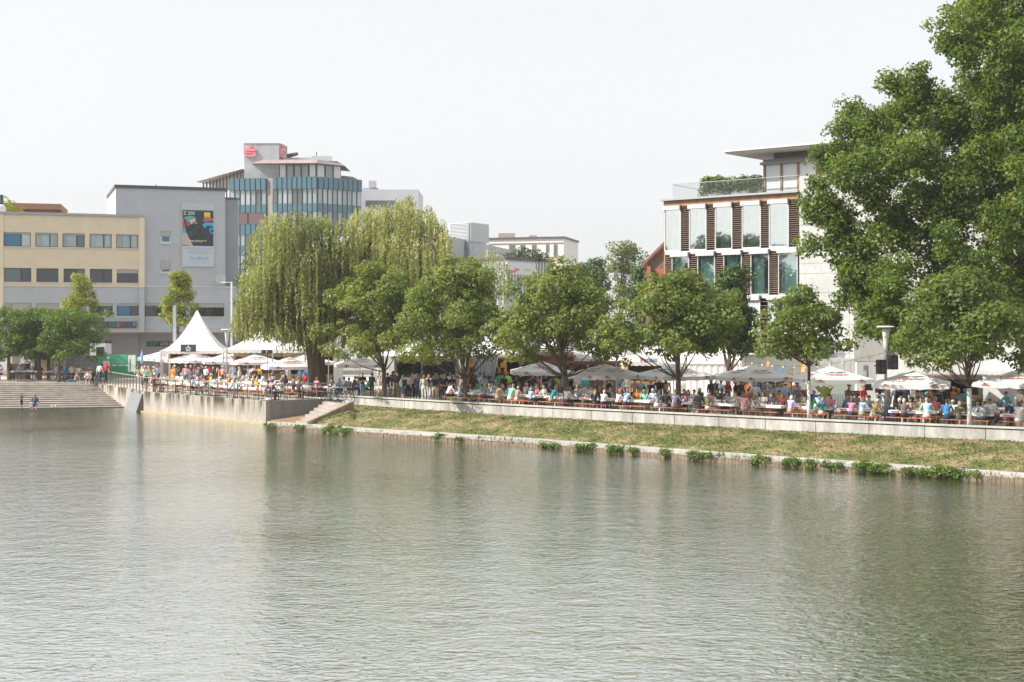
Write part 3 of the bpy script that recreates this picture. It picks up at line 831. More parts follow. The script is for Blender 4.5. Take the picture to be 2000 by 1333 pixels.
q = link('lettering', text_mesh('GEERS', .40, mat('sign_green', (.03, .45, .12), .5), wid * .30), hsn); q.location = (lerp(hb[0], hb[1], .19), 1.79, (hb[2] + hb[3]) / 2)
q = link('lettering', text_mesh('GUTES HÖREN', .40, WHT, wid * .56), hsn); q.location = (lerp(hb[0], hb[1], .68), 1.79, (hb[2] + hb[3]) / 2)
# things on / behind the yellow roof
pr = Plane(2, 150, R(14), PZ)
rb = pr.root('brown_rooftop_house', 'low brown clad rooftop block peeking over the yellow house')
zz0, zz1, zz2 = pr.z(60, 423), pr.z(60, 409), pr.z(60, 398)
MB().box(-3, pr.u(118), 0, 8, 0, zz1).build('wall', mat('rust_boards', (.20, .075, .055), .8, noise=.15, streak=True), rb)
MB().box(-3, pr.u(119.5), -.3, 8.2, zz1, zz2).build('fascia', mat('copper_fascia', (.33, .17, .10), .7), rb)
rt = thing('rooftop_shrub', 'small potted shrub on the yellow house roof corner', 'shrub', (pl.o.x, pl.o.y, PZ), pl.ang)
P, Nn, S, T = None, None, None, None
ROOF_SHRUB = (rt, pl.u(8), 3.0, zr + .4)
sh = thing('roof_chimney', 'slim dark flue with small white dish at the roof corner', 'chimney', (pl.o.x, pl.o.y, PZ), pl.ang)
MB().box(pl.u(-2), pl.u(4), 1.0, 1.5, zr, zr + 1.9).build('flue', M_roofd, sh)
MB().ell((pl.u(1), .85, zr + .55), (.42, .1, .42)).build('dish', mat('dish_white', (.8, .82, .84), .5), sh, smooth=True)

# --- bank tower -------------------------------------------------------------
TY = 236.0
tb = thing('glass_office_tower', 'tall office tower with teal glass bands, concrete core and pink rooftop emblems', 'building', (W(575, 640, TY).x, TY, GZ))
tO = Vector((W(575, 640, TY).x, TY))
def tp(x, Y): return Vector(((x - 1000) / F * Y, Y)) - tO
def tz(y, Y=TY): return HC + (YH - y) / F * Y - GZ
M_teal = mat('teal_panel', (0.07, 0.155, 0.20), .25, noise=.15, scale=.6)
M_mull = mat('mullion_brown', (0.06, 0.04, 0.04), .5)
M_blindb = mat('brown_blind', (0.15, 0.09, 0.09), .8)
M_wallb = mat('rose_render', (.30, .27, .265), .9, noise=.1)
M_core = mat('core_concrete', (0.42, 0.44, 0.465), .85, noise=.15, scale=.5)
M_copper = mat('copper_roof', (0.34, 0.26, 0.25), .6, noise=.25, scale=.5)
M_copd = mat('copper_roof_dull', (0.24, 0.18, 0.19), .6, noise=.2, scale=.5)
G_tow = mat('tower_glass', (0.24, 0.30, 0.32), .12, noise=.25, scale=.4, spec=.9)
G_towb = mat('tower_glass_bright', (0.72, 0.74, 0.73), .12, noise=.1, scale=.4, spec=.9)
G_towd = mat('tower_glass_dark', (0.10, 0.12, 0.125), .12, spec=.9)
G_tow2 = mat('tower_glass_pale', (0.35, 0.41, 0.42), .12, noise=.15, scale=.4, spec=.9)
unit = {}
def piece(name, m_, p, q, z0, z1, par, out=0.0, th=.12):
    d = q - p; L = d.length; key = m_.name
    if key not in unit: unit[key] = MB().box(0, 1, -1, 0, 0, 1).mesh(name, m_)
    o_ = link(name, unit[key], par, (p.x, p.y, z0), math.atan2(d.y, d.x)); o_.scale = (L, th + out, z1 - z0); return o_
def strips(p, q, nn_, z0, z1, mats, name, out=0.0, gap=.14, par=None):
    for i in range(nn_):
        a, c = p.lerp(q, i / nn_), p.lerp(q, (i + 1) / nn_); u_ = (c - a).normalized() * gap
        piece(name, mats[i % len(mats)] if not callable(mats) else mats(i), a + u_, c - u_, z0, z1, par or tb, out)
A0, A1 = tp(449, TY), tp(521, TY - 1); B0, B1_ = tp(533, TY - 2.5), tp(620, TY - 3.5); D1 = tp(705.5, TY + 2)
foot = [A0, A1, A1 + Vector((0, .4)), tp(521, TY + .5), tp(533, TY + .5), B0, B1_, D1, D1 + Vector((-4, 22)), A0 + Vector((-3, 24))]
MB().prism(foot, 0, tz(350)).build('core_wall', M_mull, tb)
bands = [(350, 373, 'p'), (373.3, 401, 'w'), (401.3, 417, 'p'), (417.3, 438.5, 'b'), (438.8, 460, 'p'), (460.3, 481, 'w'), (481.3, 500, 'p'), (500, 525, 'w'), (525, 545, 'p'), (545, 570, 'w'), (570, 590, 'p'), (590, 640, 'w')]
for (y0, y1, kd) in bands:
    z1, z0 = tz(y0), tz(y1)
    big = y0 == 350
    for (p, q, k) in ((A0, A1, 7), (B0, B1_, 9), (B1_, D1, 9)):
        if kd == 'p': strips(p, q, k, z0, z1, [M_teal], 'panel', out=.35 if big else .05, gap=.10)
        elif kd == 'w': strips(p, q, k, z0, z1, lambda i: random.choice([G_tow, G_tow, G_tow, G_tow, G_tow2, G_tow2, G_towd]), 'window', gap=.15)
        elif p is A0: strips(p, q, 2, z0, z1, [M_blindb], 'blind', gap=.15)
        else: strips(p, q, k, z0, z1, [G_tow, G_towd], 'window', gap=.15)
MB().prism([tp(521.5, TY - .9), tp(532.5, TY - 1.4), tp(532.5, TY + .4), tp(521.5, TY + .4)], tz(640), tz(350)).build('pier', M_wallb, tb)
# top floor with copper eaves
T0, T1, T2 = tp(531, TY + 1), tp(618, TY + 0), tp(666, TY + 3)
MB().prism([T0, T1, T2, T2 + Vector((-2.5, 14)), T0 + Vector((-1, 14))], tz(350), tz(321)).build('top_floor', M_mull, tb)
strips(T0, T1, 6, tz(349), tz(322), [G_tow, G_towb, G_tow, G_tow], 'window', gap=.18)
strips(T1, T2, 3, tz(349), tz(322), [G_towb, G_tow], 'window', gap=.18)
def eave(pts, yb_, yt_, inset, m_):
    n_ = len(pts); lo_ = pts; hi_ = [p + Vector((inset[i], 2.2)) for i, p in enumerate(pts)]
    mb = MB(); vs = [(p.x, p.y, tz(yb_)) for p in lo_] + [(p.x, p.y, tz(yt_)) for p in hi_]
    mb.add(vs, [(i, i + 1, n_ + i + 1, n_ + i) for i in range(n_ - 1)])
    mb.add([(p.x, p.y, tz(yb_)) for p in lo_] + [(p.x, p.y + 9, tz(yb_)) for p in lo_], [(i, n_ + i, n_ + i + 1, i + 1) for i in range(n_ - 1)])
    mb.build('eave', m_, tb)
eave([tp(490, TY - 1.5), tp(618, TY - 2)], 321.5, 311.5, [1.8, 0], M_copper)
eave([tp(618, TY - 2), tp(673, TY + 2)], 321.5, 312, [0, -1.2], M_copd)
MB().prism([tp(503, TY + 1), tp(660, TY + 3), tp(660, TY + 14), tp(503, TY + 14)], tz(322), tz(311)).build('roof', M_copd, tb)
eave([tp(665, TY + 6), tp(697, TY + 8)], 340, 333, [0, -1.0], M_copd)
MB().prism([tp(666, TY + 9), tp(691, TY + 9), tp(691, TY + 16), tp(666, TY + 16)], tz(352), tz(339)).build('stair_block', mat('stair_grey', (.42, .42, .44), .8), tb)
# concrete core with emblem
core = [tp(477, TY + .6), tp(545, TY + .6), tp(560, TY + 5), tp(560, TY + 14), tp(477, TY + 14)]
MB().prism(core, tz(351), tz(280.5)).build('concrete_core', M_core, tb)
MB().prism([tp(476, TY + .5), tp(546, TY + .5), tp(561, TY + 5), tp(561, TY + 14), tp(476, TY + 14)], tz(280.5), tz(279)).build('core_cap', M_flash, tb)
M_pink = mat('emblem_pink', (0.80, 0.22, 0.26), .4)
def emblem(p, q, yc):
    d = (q - p).normalized(); sc = (q - p).length
    c0 = p.lerp(q, .5); nrm = Vector((d.y, -d.x))
    def at(u_, z_, o_=.25): w_ = c0 + d * (u_ * sc) + nrm * o_; return (w_.x, w_.y, tz(yc) + z_ * sc)
    def slab(poly, th, m_):
        f_ = [at(u_, z_, th) for u_, z_ in poly]; b_ = [at(u_, z_, .02) for u_, z_ in poly]; n_ = len(poly)
        MB().add(f_ + b_, [tuple(range(n_))] + [(i, n_ + i, n_ + (i + 1) % n_, (i + 1) % n_) for i in range(n_)]).build('emblem', m_, tb)
    slab([(.5 * x, .36 * y - .12) for x, y in ((-1, -.7), (-.8, -1), (.7, -1), (1, -.75), (1, .75), (.8, 1), (-.7, 1), (-1, .7))], .3, M_pink)
    slab([(.16 * math.cos(a), .42 + .16 * math.sin(a)) for a in np.linspace(0, 2 * PI, 14, endpoint=False)], .3, M_pink)
    slab([(-.30, .005), (.5, .005), (.5, -.045), (-.30, -.045)], .33, M_mull)
    slab([(-.42, -.20), (.24, -.20), (.24, -.25), (-.42, -.25)], .33, M_mull)
emblem(tp(478, TY + .6), tp(500, TY + .6), 295.5)
emblem(tp(546, TY + .9), tp(555, TY + 3.4), 293.5)
# left wing with slender columns
Lw0, Lw1 = tp(397.5, TY + 16), tp(477, TY + 3)
for i in range(13):
    p = Lw0.lerp(Lw1, i / 12); MB().box(-.12, .12, -.2, .2, tz(380), tz(lerp(339, 329, i / 12))).build('column', M_mull, tb, loc=(p.x, p.y, 0))
MB().prism([Lw0 + Vector((1, 1.2)), Lw1 + Vector((0, 1.2)), Lw1 + Vector((0, 6)), Lw0 + Vector((1, 6))], tz(390), [tz(339), tz(330), tz(330), tz(339)]).build('wing_glazing', G_towb, tb)
mb = MB(); p, q = Lw0 + Vector((-1.2, -1.6)), Lw1 + Vector((0, -1.6)); p2, q2 = Lw0 + Vector((1.2, 2)), Lw1 + Vector((0, 2))
mb.add([(p.x, p.y, tz(338.5)), (q.x, q.y, tz(328)), (q2.x, q2.y, tz(319.5)), (p2.x, p2.y, tz(331))], [(0, 1, 2, 3)])
mb.add([(p.x, p.y, tz(338.5)), (q.x, q.y, tz(328)), (q2.x, q2.y + 3, tz(328)), (p2.x, p2.y + 3, tz(338.5))], [(3, 2, 1, 0)])
mb.build('wing_eave', mat('copper_pale', (.55, .44, .38), .6, noise=.15, scale=.5), tb)
MB().prism([tp(560, TY + 8), tp(608, TY + 8), tp(608, TY + 14), tp(560, TY + 14)], tz(312), tz(297)).build('plant_room', mat('plant_grey', (.48, .49, .5), .8), tb)
MB().prism([tp(608.5, TY + 7), tp(649, TY + 7), tp(649, TY + 13), tp(608.5, TY + 13)], tz(313), tz(295)).build('plant_room', mat('plant_pale', (.55, .57, .59), .8), tb)
MB().tube([(*tp(560, TY + 9), tz(293)), (*tp(578, TY + 9), tz(288.5)), (*tp(582, TY + 9), tz(288))], [.45, .35, .3], 6).build('crane_arm', M_mull, tb)
MB().tube([(*tp(618, TY + 9), tz(296)), (*tp(618, TY + 9), tz(284))], .08, 5).build('antenna', M_mull, tb)

# --- white cube behind, glass roofed hall, clinker house, banner house ---------------
def block(name, label, x0, x1, Y0, Y1, depth, ytop_, m_, cap=None):
    p, q = Vector(((x0 - 1000) / F * Y0, Y0)), Vector(((x1 - 1000) / F * Y1, Y1))
    o_ = p
    t = thing(name, label, 'building', (o_.x, o_.y, GZ))
    z = HC + (YH - ytop_) / F * (Y0 + Y1) / 2 - GZ
    d = (q - p); nn_ = Vector((-d.y, d.x)).normalized() * depth
    MB().prism([p - o_, q - o_, q - o_ + nn_, p - o_ + nn_], 0, z).build('wall', m_, t)
    if cap:
        e = d.normalized() * .3; w_ = nn_.normalized() * .3
        MB().prism([p - o_ - e - w_, q - o_ + e - w_, q - o_ + e + nn_, p - o_ - e + nn_], z, z + .35).build('roof_edge', cap, t)
    return t, p - o_, q - o_, d.normalized(), nn_.normalized()
def zpx(y, Y): return HC + (YH - y) / F * Y - GZ
M_white = mat('white_cladding', (0.56, 0.58, 0.62), .7, noise=.05, scale=.5)
t, p, q, d, nn_ = block('white_block_house', 'plain pale grey boxy building rising behind the willow', 700, 817, 262, 262, 14, 370.5, M_white)
piece('window', G_towd, p.lerp(q, .12), p.lerp(q, .62), zpx(404, 262), zpx(392, 262), t, .03)
MB().box(0, 3, 3, 6, zpx(371, 262), zpx(364, 262)).build('roof_unit', M_core, t, loc=(p.x + .6, p.y, 0))
MB().box(0, 1.35, 2, 4, zpx(364, 262), zpx(351, 262)).build('roof_unit', mat('unit_grey', (.4, .42, .45), .7), t, loc=(p.x + 1.9, p.y, 0))
t, p, q, d, nn_ = block('metal_box_house', 'ribbed grey metal box on the roof of the glazed hall', 878, 917, 184, 182, 4, 436, mat('ribbed_metal', (.47, .49, .52), .5, metal=.2, noise=.1, scale=1))
for k in range(14):
    z = zpx(474 - k * 2.7, 184); piece('rib', mat('rib_metal', (.56, .58, .6), .5), p, q, z, z + .08, t, .06)
e = Vector((q.x + 2.55, q.y + 4)); piece('side_sheet', mat('pale_sheet', (.48, .52, .55), .35), q + Vector((.05, 0)), e, zpx(474, 184), zpx(437, 184), t, .05)
t, p, q, d, nn_ = block('glazed_hall', 'long grey hall with slanting flat roof and ribbon glazing behind the willows', 862, 994, 172, 205, 20, 474, mat('hall_grey', (.5, .51, .54), .8), None)
MB().prism([p + Vector((-3, -2)), q + Vector((.4, -2)), q + Vector((.4, 6)), p + Vector((-3, 6))], zpx(474, 172), zpx(462, 172)).build('roof_slab', mat('hall_roof', (.42, .43, .46), .7), t)
for k in range(12):
    a, c = p.lerp(q, .30 + k * .058), p.lerp(q, .30 + k * .058 + .048); piece('window', random.choice([G_towb, G_tow]), a, c, zpx(508, 190), zpx(486, 190), t, .06)
t, p, q, d, nn_ = block('clinker_house', 'white brick house with tall dark windows and brown inlays far behind', 955, 1101, 262, 258, 14, 467, mat('white_brick', (0.74, 0.72, 0.71), .85, noise=.08, scale=2), mat('dark_cap', (.10, .08, .08), .6))
M_inlay = mat('brown_inlay', (.33, .20, .14), .8)
for (x0, x1, y0, y1) in [(995, 1006, 479, 501.5), (1017.5, 1025, 480, 501.5), (1040, 1047.5, 480, 502), (1067, 1072, 480, 493), (1082, 1088, 480, 502)]:
    Yq = lerp(262, 258, (x0 - 955) / 146)
    a, c = p.lerp(q, (x0 - 955) / 146), p.lerp(q, (x1 - 955) / 146)
    w_ = piece('window', G_towd, a, c, zpx(y1, Yq), zpx(y0, Yq), t, .02)
    piece('inlay', M_inlay, a, c, zpx(y0 - .2, Yq), zpx(476.5, Yq), t, .0)
    a, c = p.lerp(q, (x0 - 955 + 6) / 146), p.lerp(q, (x1 - 955 + 8) / 146)
    piece('inlay', M_inlay, a, c, zpx(514, Yq), zpx(504.5, Yq), t, .01)
piece('string_course', M_inlay, p + Vector((0, 0)), q, zpx(504, 260), zpx(502.6, 260), t, .03)
piece('string_course', M_inlay, p, q, zpx(476.3, 260), zpx(475.2, 260), t, .03)
for (x0, x1, y0) in ((973, 1006, 453), (1034, 1049, 457), (1008, 1030, 461)):
    MB().prism([((x0 - 955) / F * 262, 4), ((x1 - 955) / F * 262, 4), ((x1 - 955) / F * 262, 8), ((x0 - 955) / F * 262, 8)], zpx(467, 260), zpx(y0, 262)).build('roof_unit', mat('roof_unit_beige', (.45, .41, .38), .8), t)
t, p, q, d, nn_ = block('banner_house', 'house with slatted blue facade and pale banner with pink lettering between trees', 985, 1078, 168, 176, 12, 509.5, mat('slat_backing', (.42, .46, .52), .8), mat('dark_cap', (.10, .08, .08), .6))
for k in range(16):
    a, c = p.lerp(q, k / 16 + .01), p.lerp(q, k / 16 + .03); piece('fin', mat('fin_pale', (.62, .63, .66), .6), a, c, zpx(575, 170), zpx(510, 170), t, .25)
for k in range(11):
    a, c = p.lerp(q, k / 16 + .035), p.lerp(q, k / 16 + .058); piece('window', random.choice([G_towd, G_tow]), a, c, zpx(561, 170), zpx(539, 170), t, .03)
piece('blue_panel', mat('blue_panel', (.13, .22, .36), .6), p.lerp(q, .62), p.lerp(q, .95), zpx(575, 172), zpx(514, 172), t, .05)
bn = piece('banner', mat('banner_pale', (.60, .62, .60), .7), p.lerp(q, .02), p.lerp(q, .60), zpx(537, 170), zpx(513, 170), t, .30)
for k, (uu, zz, w_, m_) in enumerate([(.10, 530, .16, 'p'), (.18, 526, .14, 'p'), (.40, 526, .2, 'g')]):
    m2 = mat('banner_pink', (.75, .12, .2), .6) if m_ == 'p' else mat('banner_green', (.42, .52, .45), .6)
    a, c = p.lerp(q, uu - w_ / 2 + .05), p.lerp(q, uu + w_ / 2); piece('lettering', m2, a, c, zpx(zz + 4, 170), zpx(zz - 1, 170), t, .32)
hd = thing('roof_hedge', 'clipped round bush on the roof edge of the slatted facade house', 'bush', (*(Vector(((1028 - 1000) / F * 172, 173.5))), zpx(509, 172) + GZ))
ROOF_BUSH = hd

# --- slatted terrace house -----------------------------------------------------------
pr = Plane(1298, 89.0, R(-35.5), GZ)
th_ = pr.root('slatted_house', 'modern house with tall curtained windows, wooden louvres and roof terrace')
M_ochre = mat('larch_board', (0.34, 0.19, 0.12), .7, noise=.18, scale=3, streak=True)
M_louv = mat('larch_louvre', (0.33, 0.245, 0.20), .7, noise=.2, scale=2)
M_void = mat('dark_interior', (0.03, 0.022, 0.02), .9)
M_cast = mat('cassette_alu', (0.58, 0.58, 0.58), .4, metal=.1)
M_castd = mat('cassette_end', (.10, .10, .12), .5)
M_curt = mat('teal_curtain', (0.50, 0.70, 0.68), .9, noise=.1, scale=3)
M_curtw = mat('pale_curtain', (0.62, 0.74, 0.76), .9, noise=.1, scale=3)
M_smooth = mat_concrete('fair_faced_concrete', (0.62, 0.63, 0.645), (.45, .45, .46), .3)
G_win = mat_glass('window_glass', (0.86, 0.93, 0.92), .5)
G_win2 = mat_glass('window_glass_clear', (0.86, 0.93, 0.92), .28)
uL, uR = pr.u(1299), pr.u(1561)
ztop = pr.z(1430, 383.5)
MB().box(uL, uR, .75, 12, 0, ztop).build('core', M_void, th_)
rows3 = [(404, 487.5, [(1300, 1329), (1348, 1379), (1398.5, 1429.5), (1451, 1485), (1504, 1539.5)]), (497, 577, [(1314, 1345), (1364, 1395.5), (1415, 1448), (1468, 1501.5), (1522, 1557)]), (586, 668, [(1304, 1330), (1350, 1381), (1400, 1430), (1452, 1484), (1502, 1538)])]
fl_z = []
lou = MB().box(0, 1, -.04, .04, -.014, .014).mesh('louvre', M_louv)
lou2 = MB().box(0, 1, -.04, .04, -.014, .014).mesh('louvre', M_ochre)
for ri, (y0, y1, wins) in enumerate(rows3):
    xm = wins[2][0]
    zt_, zb_ = pr.z(xm, y0), pr.z(xm, y1)
    fl_z.append((zb_, zt_))
    MB().box(uL, uR, -.05, .74, zb_ - .24, zb_ - .03).build('floor_edge', M_sill, th_)
    MB().box(uL, uR, .02, .74, zt_ + .02, zt_ + .16).build('header_board', M_ochre, th_)
    edges = [uL]
    for (x0, x1) in wins:
        a, c = pr.u(x0), pr.u(x1)
        fr_ = MB()
        t_ = .055
        fr_.box(a - .05, a, -.07, .02, zb_, zt_); fr_.box(c, c + .05, -.07, .02, zb_, zt_); fr_.box(a, c, -.07, .1, zb_ - .02, zb_ + .05)
        w_ = fr_.build('window', M_framew if ri < 1 else M_sill, th_)
        MB().box(a, c, -.02, .0, zb_ + .05, zt_ - .02).build('pane', G_win if ri == 0 else G_win2 if ri == 1 else G_sky, w_)
        cs = MB().box(a - .12, c + .02, -.20, -.0 - .002, zt_ - .06, zt_ + .22)
        cs.box(c + .02, c + .10, -.22, .05, zt_ - .10, zt_ + .24, 1)
        cs.build('blind_cassette', [M_cast, M_castd], w_)
        # curtain hanging behind the pane, slanting on the upper floor
        mb = MB(); kx = 26
        lo_, hi_ = (a + .1 + .18 * random.random(), c - .12 - .3 * random.random()) if ri == 0 else (a + .06, c - (.05 if random.random() < .6 else .4))
        for j in range(kx):
            f_ = j / (kx - 1)
            xb_ = lerp(lo_, hi_, f_); xt_ = lerp(lo_ + (.35 if ri == 0 else 0), hi_ - .02, f_); yy = .26 + .05 * math.sin(j * 2.1)
            mb.v += [(xb_, yy, zb_ + .06), (xt_, yy, (zt_ - .05))]
        mb.f = [(2 * j, 2 * j + 2, 2 * j + 3, 2 * j + 1) for j in range(kx - 1)]; mb.m = [0] * (kx - 1)
        mb.build('curtain', M_curt if ri == 0 or x0 < 1460 else M_curtw, w_)
        edges += [a, c]
    edges += [uR]
    for j in range(0, len(edges), 2):
        a, c = edges[j] + .02, edges[j + 1] - .02
        if j: a += .06
        if c - a < .12: continue
        n_ = 20 if ri < 2 else 10
        for k in range(n_):
            z = lerp(zb_ + .06, zt_ - .02, (k + .5) / n_)
            o_ = link('louvre', lou if (k + j) % 3 else lou2, th_, (a, -.03, z)); o_.scale = (c - a, 1, 1)
MB().box(uL - .06, uL + .03, -.05, .8, 0, ztop - .1).build('edge_board', M_ochre, th_)
MB().box(uL, uR - .05, .0, .74, 0, fl_z[2][0] - .25).build('ground_floor', M_smooth, th_)
rv = pr.rect(1487, 605, 1500, 650)
MB().box(rv[0] + .1, rv[1] + .3, .5, .55, rv[2], rv[3]).build('red_curtain', mat('red_curtain', (.75, .09, .03), .8), th_)
MB().box(uL - .05, uR, -.12, .74, fl_z[0][1] + .17, ztop - .06).build('fascia_board', M_ochre, th_)
MB().box(uL - .22, uR + .02, -.35, 12, ztop - .055, ztop + .07).build('cornice', M_flash, th_)
# concrete flank
uF = pr.u(2060)
zcn = pr.z(1600, 342)
layers = [0, pr.z(1600, 690), pr.z(1600, 634), pr.z(1600, 572), pr.z(1600, 534.5), pr.z(1600, 514.5), pr.z(1600, 440), pr.z(1600, 378), zcn]
for i, (a, c) in enumerate(zip(layers[:-1], layers[1:])):
    for (x0, x1) in ((1561.5, 1660), (1660, 1780), (1780, 1920), (1920, 2060)):
        MB().box(pr.u(x0) + .008, pr.u(x1) - .008, -.05, 6, a + .008, c - .008).build('concrete_panel', M_smooth, th_)
MB().box(pr.u(1562), uF - .1, .0, 5.9, 0, zcn - .03).build('flank_core', M_conc_g, th_)
gr_ = pr.rect(1674, 640, 1736, 706)
MB().box(gr_[0], gr_[1], -.5, -.06, gr_[2], gr_[3] + 2).build('grey_bay', M_conc_g, th_)
# roof terrace: balustrade, pavilion, flying roof
bal = MB(); uq0, uq1 = pr.u(1313), pr.u(1559)
zr0 = ztop + .07
for i in range(95):
    uu = lerp(uq0, uq1, i / 94); bal.tube([(uu, .12, zr0), (uu, .12, zr0 + 1.0)], .011, 4)
bb = bal.build('balusters', mat('baluster_steel', (.42, .46, .50), .4, metal=.4), th_); tag(bb, kind='stuff')
MB().box(uq0, uq1, .09, .15, zr0 + 1.0, zr0 + 1.04).build('handrail', M_flash, th_)
MB().tube([(uq0, .12, zr0 + 1.0), (uq0, 4, zr0 + 1.0)], .02, 5).build('handrail', M_flash, th_)
v0, v1 = pr.u(1484), pr.u(1640)
zp0, zp1 = zr0, pr.z(1520, 318)
for x in (1484, 1517, 1550):
    uu = pr.u(x); MB().box(uu - .07, uu + .07, .7, .84, zp0, zp1).build('post', M_ochre, th_)
MB().box(v0 - .2, v1, .45, 1.0, zp1, zp1 + .16).build('awning_box', mat('awning_grey', (.28, .27, .26), .6), th_)
MB().box(v0 - .1, v1, .7, 1.1, zp1 + .16, zp1 + .36).build('awning_box', mat('awning_grey', (.28, .27, .26), .6), th_)
MB().box(v0 + .1, pr.u(1584), .78, .80, zp0, zp1).build('glazing', mat('pavilion_glass', (.66, .70, .70), .1, spec=.8), th_)
MB().box(pr.u(1584), v1 + 4, .76, 5, zp0, zp1 + .3).build('timber_wall', M_ochre, th_)
zf = pr.z(1520, 296)
MB().box(v0 + .6, v1 + 4, .9, 5, zp1 + .36, zf).build('attic', mat('attic_grey', (.22, .21, .2), .8), th_)
w0 = pr.u(1402)
MB().prism([(w0 + 1.0, -.9), (v1 + 5, -.9), (v1 + 5, 7), (w0 + 2.2, 7)], zf, zf + .10).build('flying_roof', mat('roof_soffit', (.52, .48, .45), .8), th_)
MB().prism([(w0 + .9, -1.0), (v1 + 5, -1.0), (v1 + 5, 7.1), (w0 + 2.1, 7.1)], zf + .102, zf + .24).build('roof_edge', M_cast, th_)
ROOF_HEDGE = (th_, pr.u(1356), pr.u(1482), zr0)
# gable with red tiles beside it
pg2 = Plane(1262, 108, R(-20), GZ)
gb = pg2.root('red_gable_house', 'brown boarded gable with red tiled roof edge beside the slatted house')
u1_ = pg2.u(1312); za = pg2.z(1300, 470); zb2 = pg2.z(1266, 512)
MB().add([(0, 0, 0), (u1_, 0, 0), (u1_, 0, za), (.2, 0, zb2), (0, 0, zb2 - .5)], [(0, 1, 2, 3, 4)]).build('gable_wall', mat('brown_boards', (.20, .12, .09), .85, noise=.25, scale=5, streak=True), gb)
mb = MB(); mb.add([(-.3, -.4, zb2 - .45), (u1_, -.4, za + .15), (u1_, 5, za + .15), (-.3, 5, zb2 - .45), (-.3, -.4, zb2 - .2), (u1_, -.4, za + .45), (u1_, 5, za + .45), (-.3, 5, zb2 - .2)], [(0, 1, 5, 4), (4, 5, 6, 7), (3, 2, 1, 0), (0, 4, 7, 3)])
mb.build('roof', mat('red_tile', (.26, .11, .085), .8, noise=.25, scale=6), gb)
MB().box(.9, 1.6, -.12, -.01, zb2 - 1.6, zb2 - .6).build('shutter', mat('orange_shutter', (.34, .11, .06), .7), gb)
MB().box(.2, .5, -.5, -.2, zb2 - 4, zb2 - .4).build('downpipe', mat('orange_shutter', (.34, .11, .06), .7), gb)
# ------------------------------------------------------------------ trees
def leaf_mesh(name, pos, nrm, size, m, tint, aspect=0.62, droop=None, fold=0.18):
    """pos (N,3), nrm (N,3) leaf facing, size (N,), rhombus leaves"""
    N = len(pos)
    nrm = nrm / np.maximum(np.linalg.norm(nrm, axis=1, keepdims=True), 1e-6)
    if droop is None:
        r = RNG.normal(size=(N, 3))
    else:
        r = droop
    u = r - nrm * np.sum(r * nrm, 1, keepdims=True)
    u /= np.maximum(np.linalg.norm(u, axis=1, keepdims=True), 1e-6)
    v = np.cross(nrm, u)
    s = size[:, None]
    V = np.zeros((N, 4, 3))
    V[:, 0] = pos - u * s * .5
    V[:, 1] = pos + v * s * .5 * aspect + nrm * s * fold + u * s * .05
    V[:, 2] = pos + u * s * .5
    V[:, 3] = pos - v * s * .5 * aspect + nrm * s * fold + u * s * .05
    me = bpy.data.meshes.new(name)
    me.vertices.add(N * 4); me.vertices.foreach_set('co', V.ravel())
    me.loops.add(N * 4); me.loops.foreach_set('vertex_index', np.arange(N * 4, dtype=np.int32))
    me.polygons.add(N); me.polygons.foreach_set('loop_start', np.arange(0, N * 4, 4, dtype=np.int32))
    try: me.polygons.foreach_set('loop_total', np.full(N, 4, dtype=np.int32))
    except Exception: pass
    me.update(calc_edges=True)
    at = me.attributes.new('tint', 'FLOAT', 'FACE')
    at.data.foreach_set('value', tint.astype(np.float32))
    me.materials.append(m)
    return me

def clump_leaves(clumps, per_m2, size, jitter=0.25, up=0.55, fill=0.55):
    """leaves spread through the outer part of ellipsoidal clumps (cx,cy,cz,rx,ry,rz)"""
    P, Nn, S, T = [], [], [], []
    for c in clumps:
        c = np.array(c, float)
        area = 4 * PI * ((c[3] * c[4] + c[3] * c[5] + c[4] * c[5]) / 3)
        k = max(6, int(area * per_m2))
        d = RNG.normal(size=(k, 3)); d /= np.linalg.norm(d, axis=1, keepdims=True)
        rad = fill + (1.08 - fill) * RNG.random(k) ** 0.6
        lump = 1 + 0.22 * np.sin(d[:, 0] * 5 + c[0] * 7) * np.cos(d[:, 2] * 4 + c[1] * 3)
        p = c[:3] + d * (rad * lump)[:, None] * c[3:6]
        nn = d * 0.9 + RNG.normal(size=(k, 3)) * jitter * 2.2 + np.array([0, 0, up])
        P.append(p); Nn.append(nn); S.append(size * RNG.uniform(.65, 1.3, k))
        T.append(np.clip(RNG.normal(0.5, 0.17, k) + RNG.normal(0, .13), 0, 1))
    return np.concatenate(P), np.concatenate(Nn), np.concatenate(S), np.concatenate(T)

def limbs(mb, start, ends, r0, n=7, bend=0.25):
    for e in ends:
        s, e = Vector(start), Vector(e)
        L = (e - s).length
        pts, rr = [], []
        side = Vector((random.uniform(-1, 1), random.uniform(-1, 1), 0)) * L * .08
        for i in range(6):
            t = i / 5
            p = s.lerp(e, t) + side * math.sin(PI * t) + Vector((0, 0, -bend * L * .3 * math.sin(PI * t)))
            pts.append(p); rr.append(max(.012, r0 * (1 - t) ** 1.1 * .8 + .015))
        mb.tube(pts, rr, n)

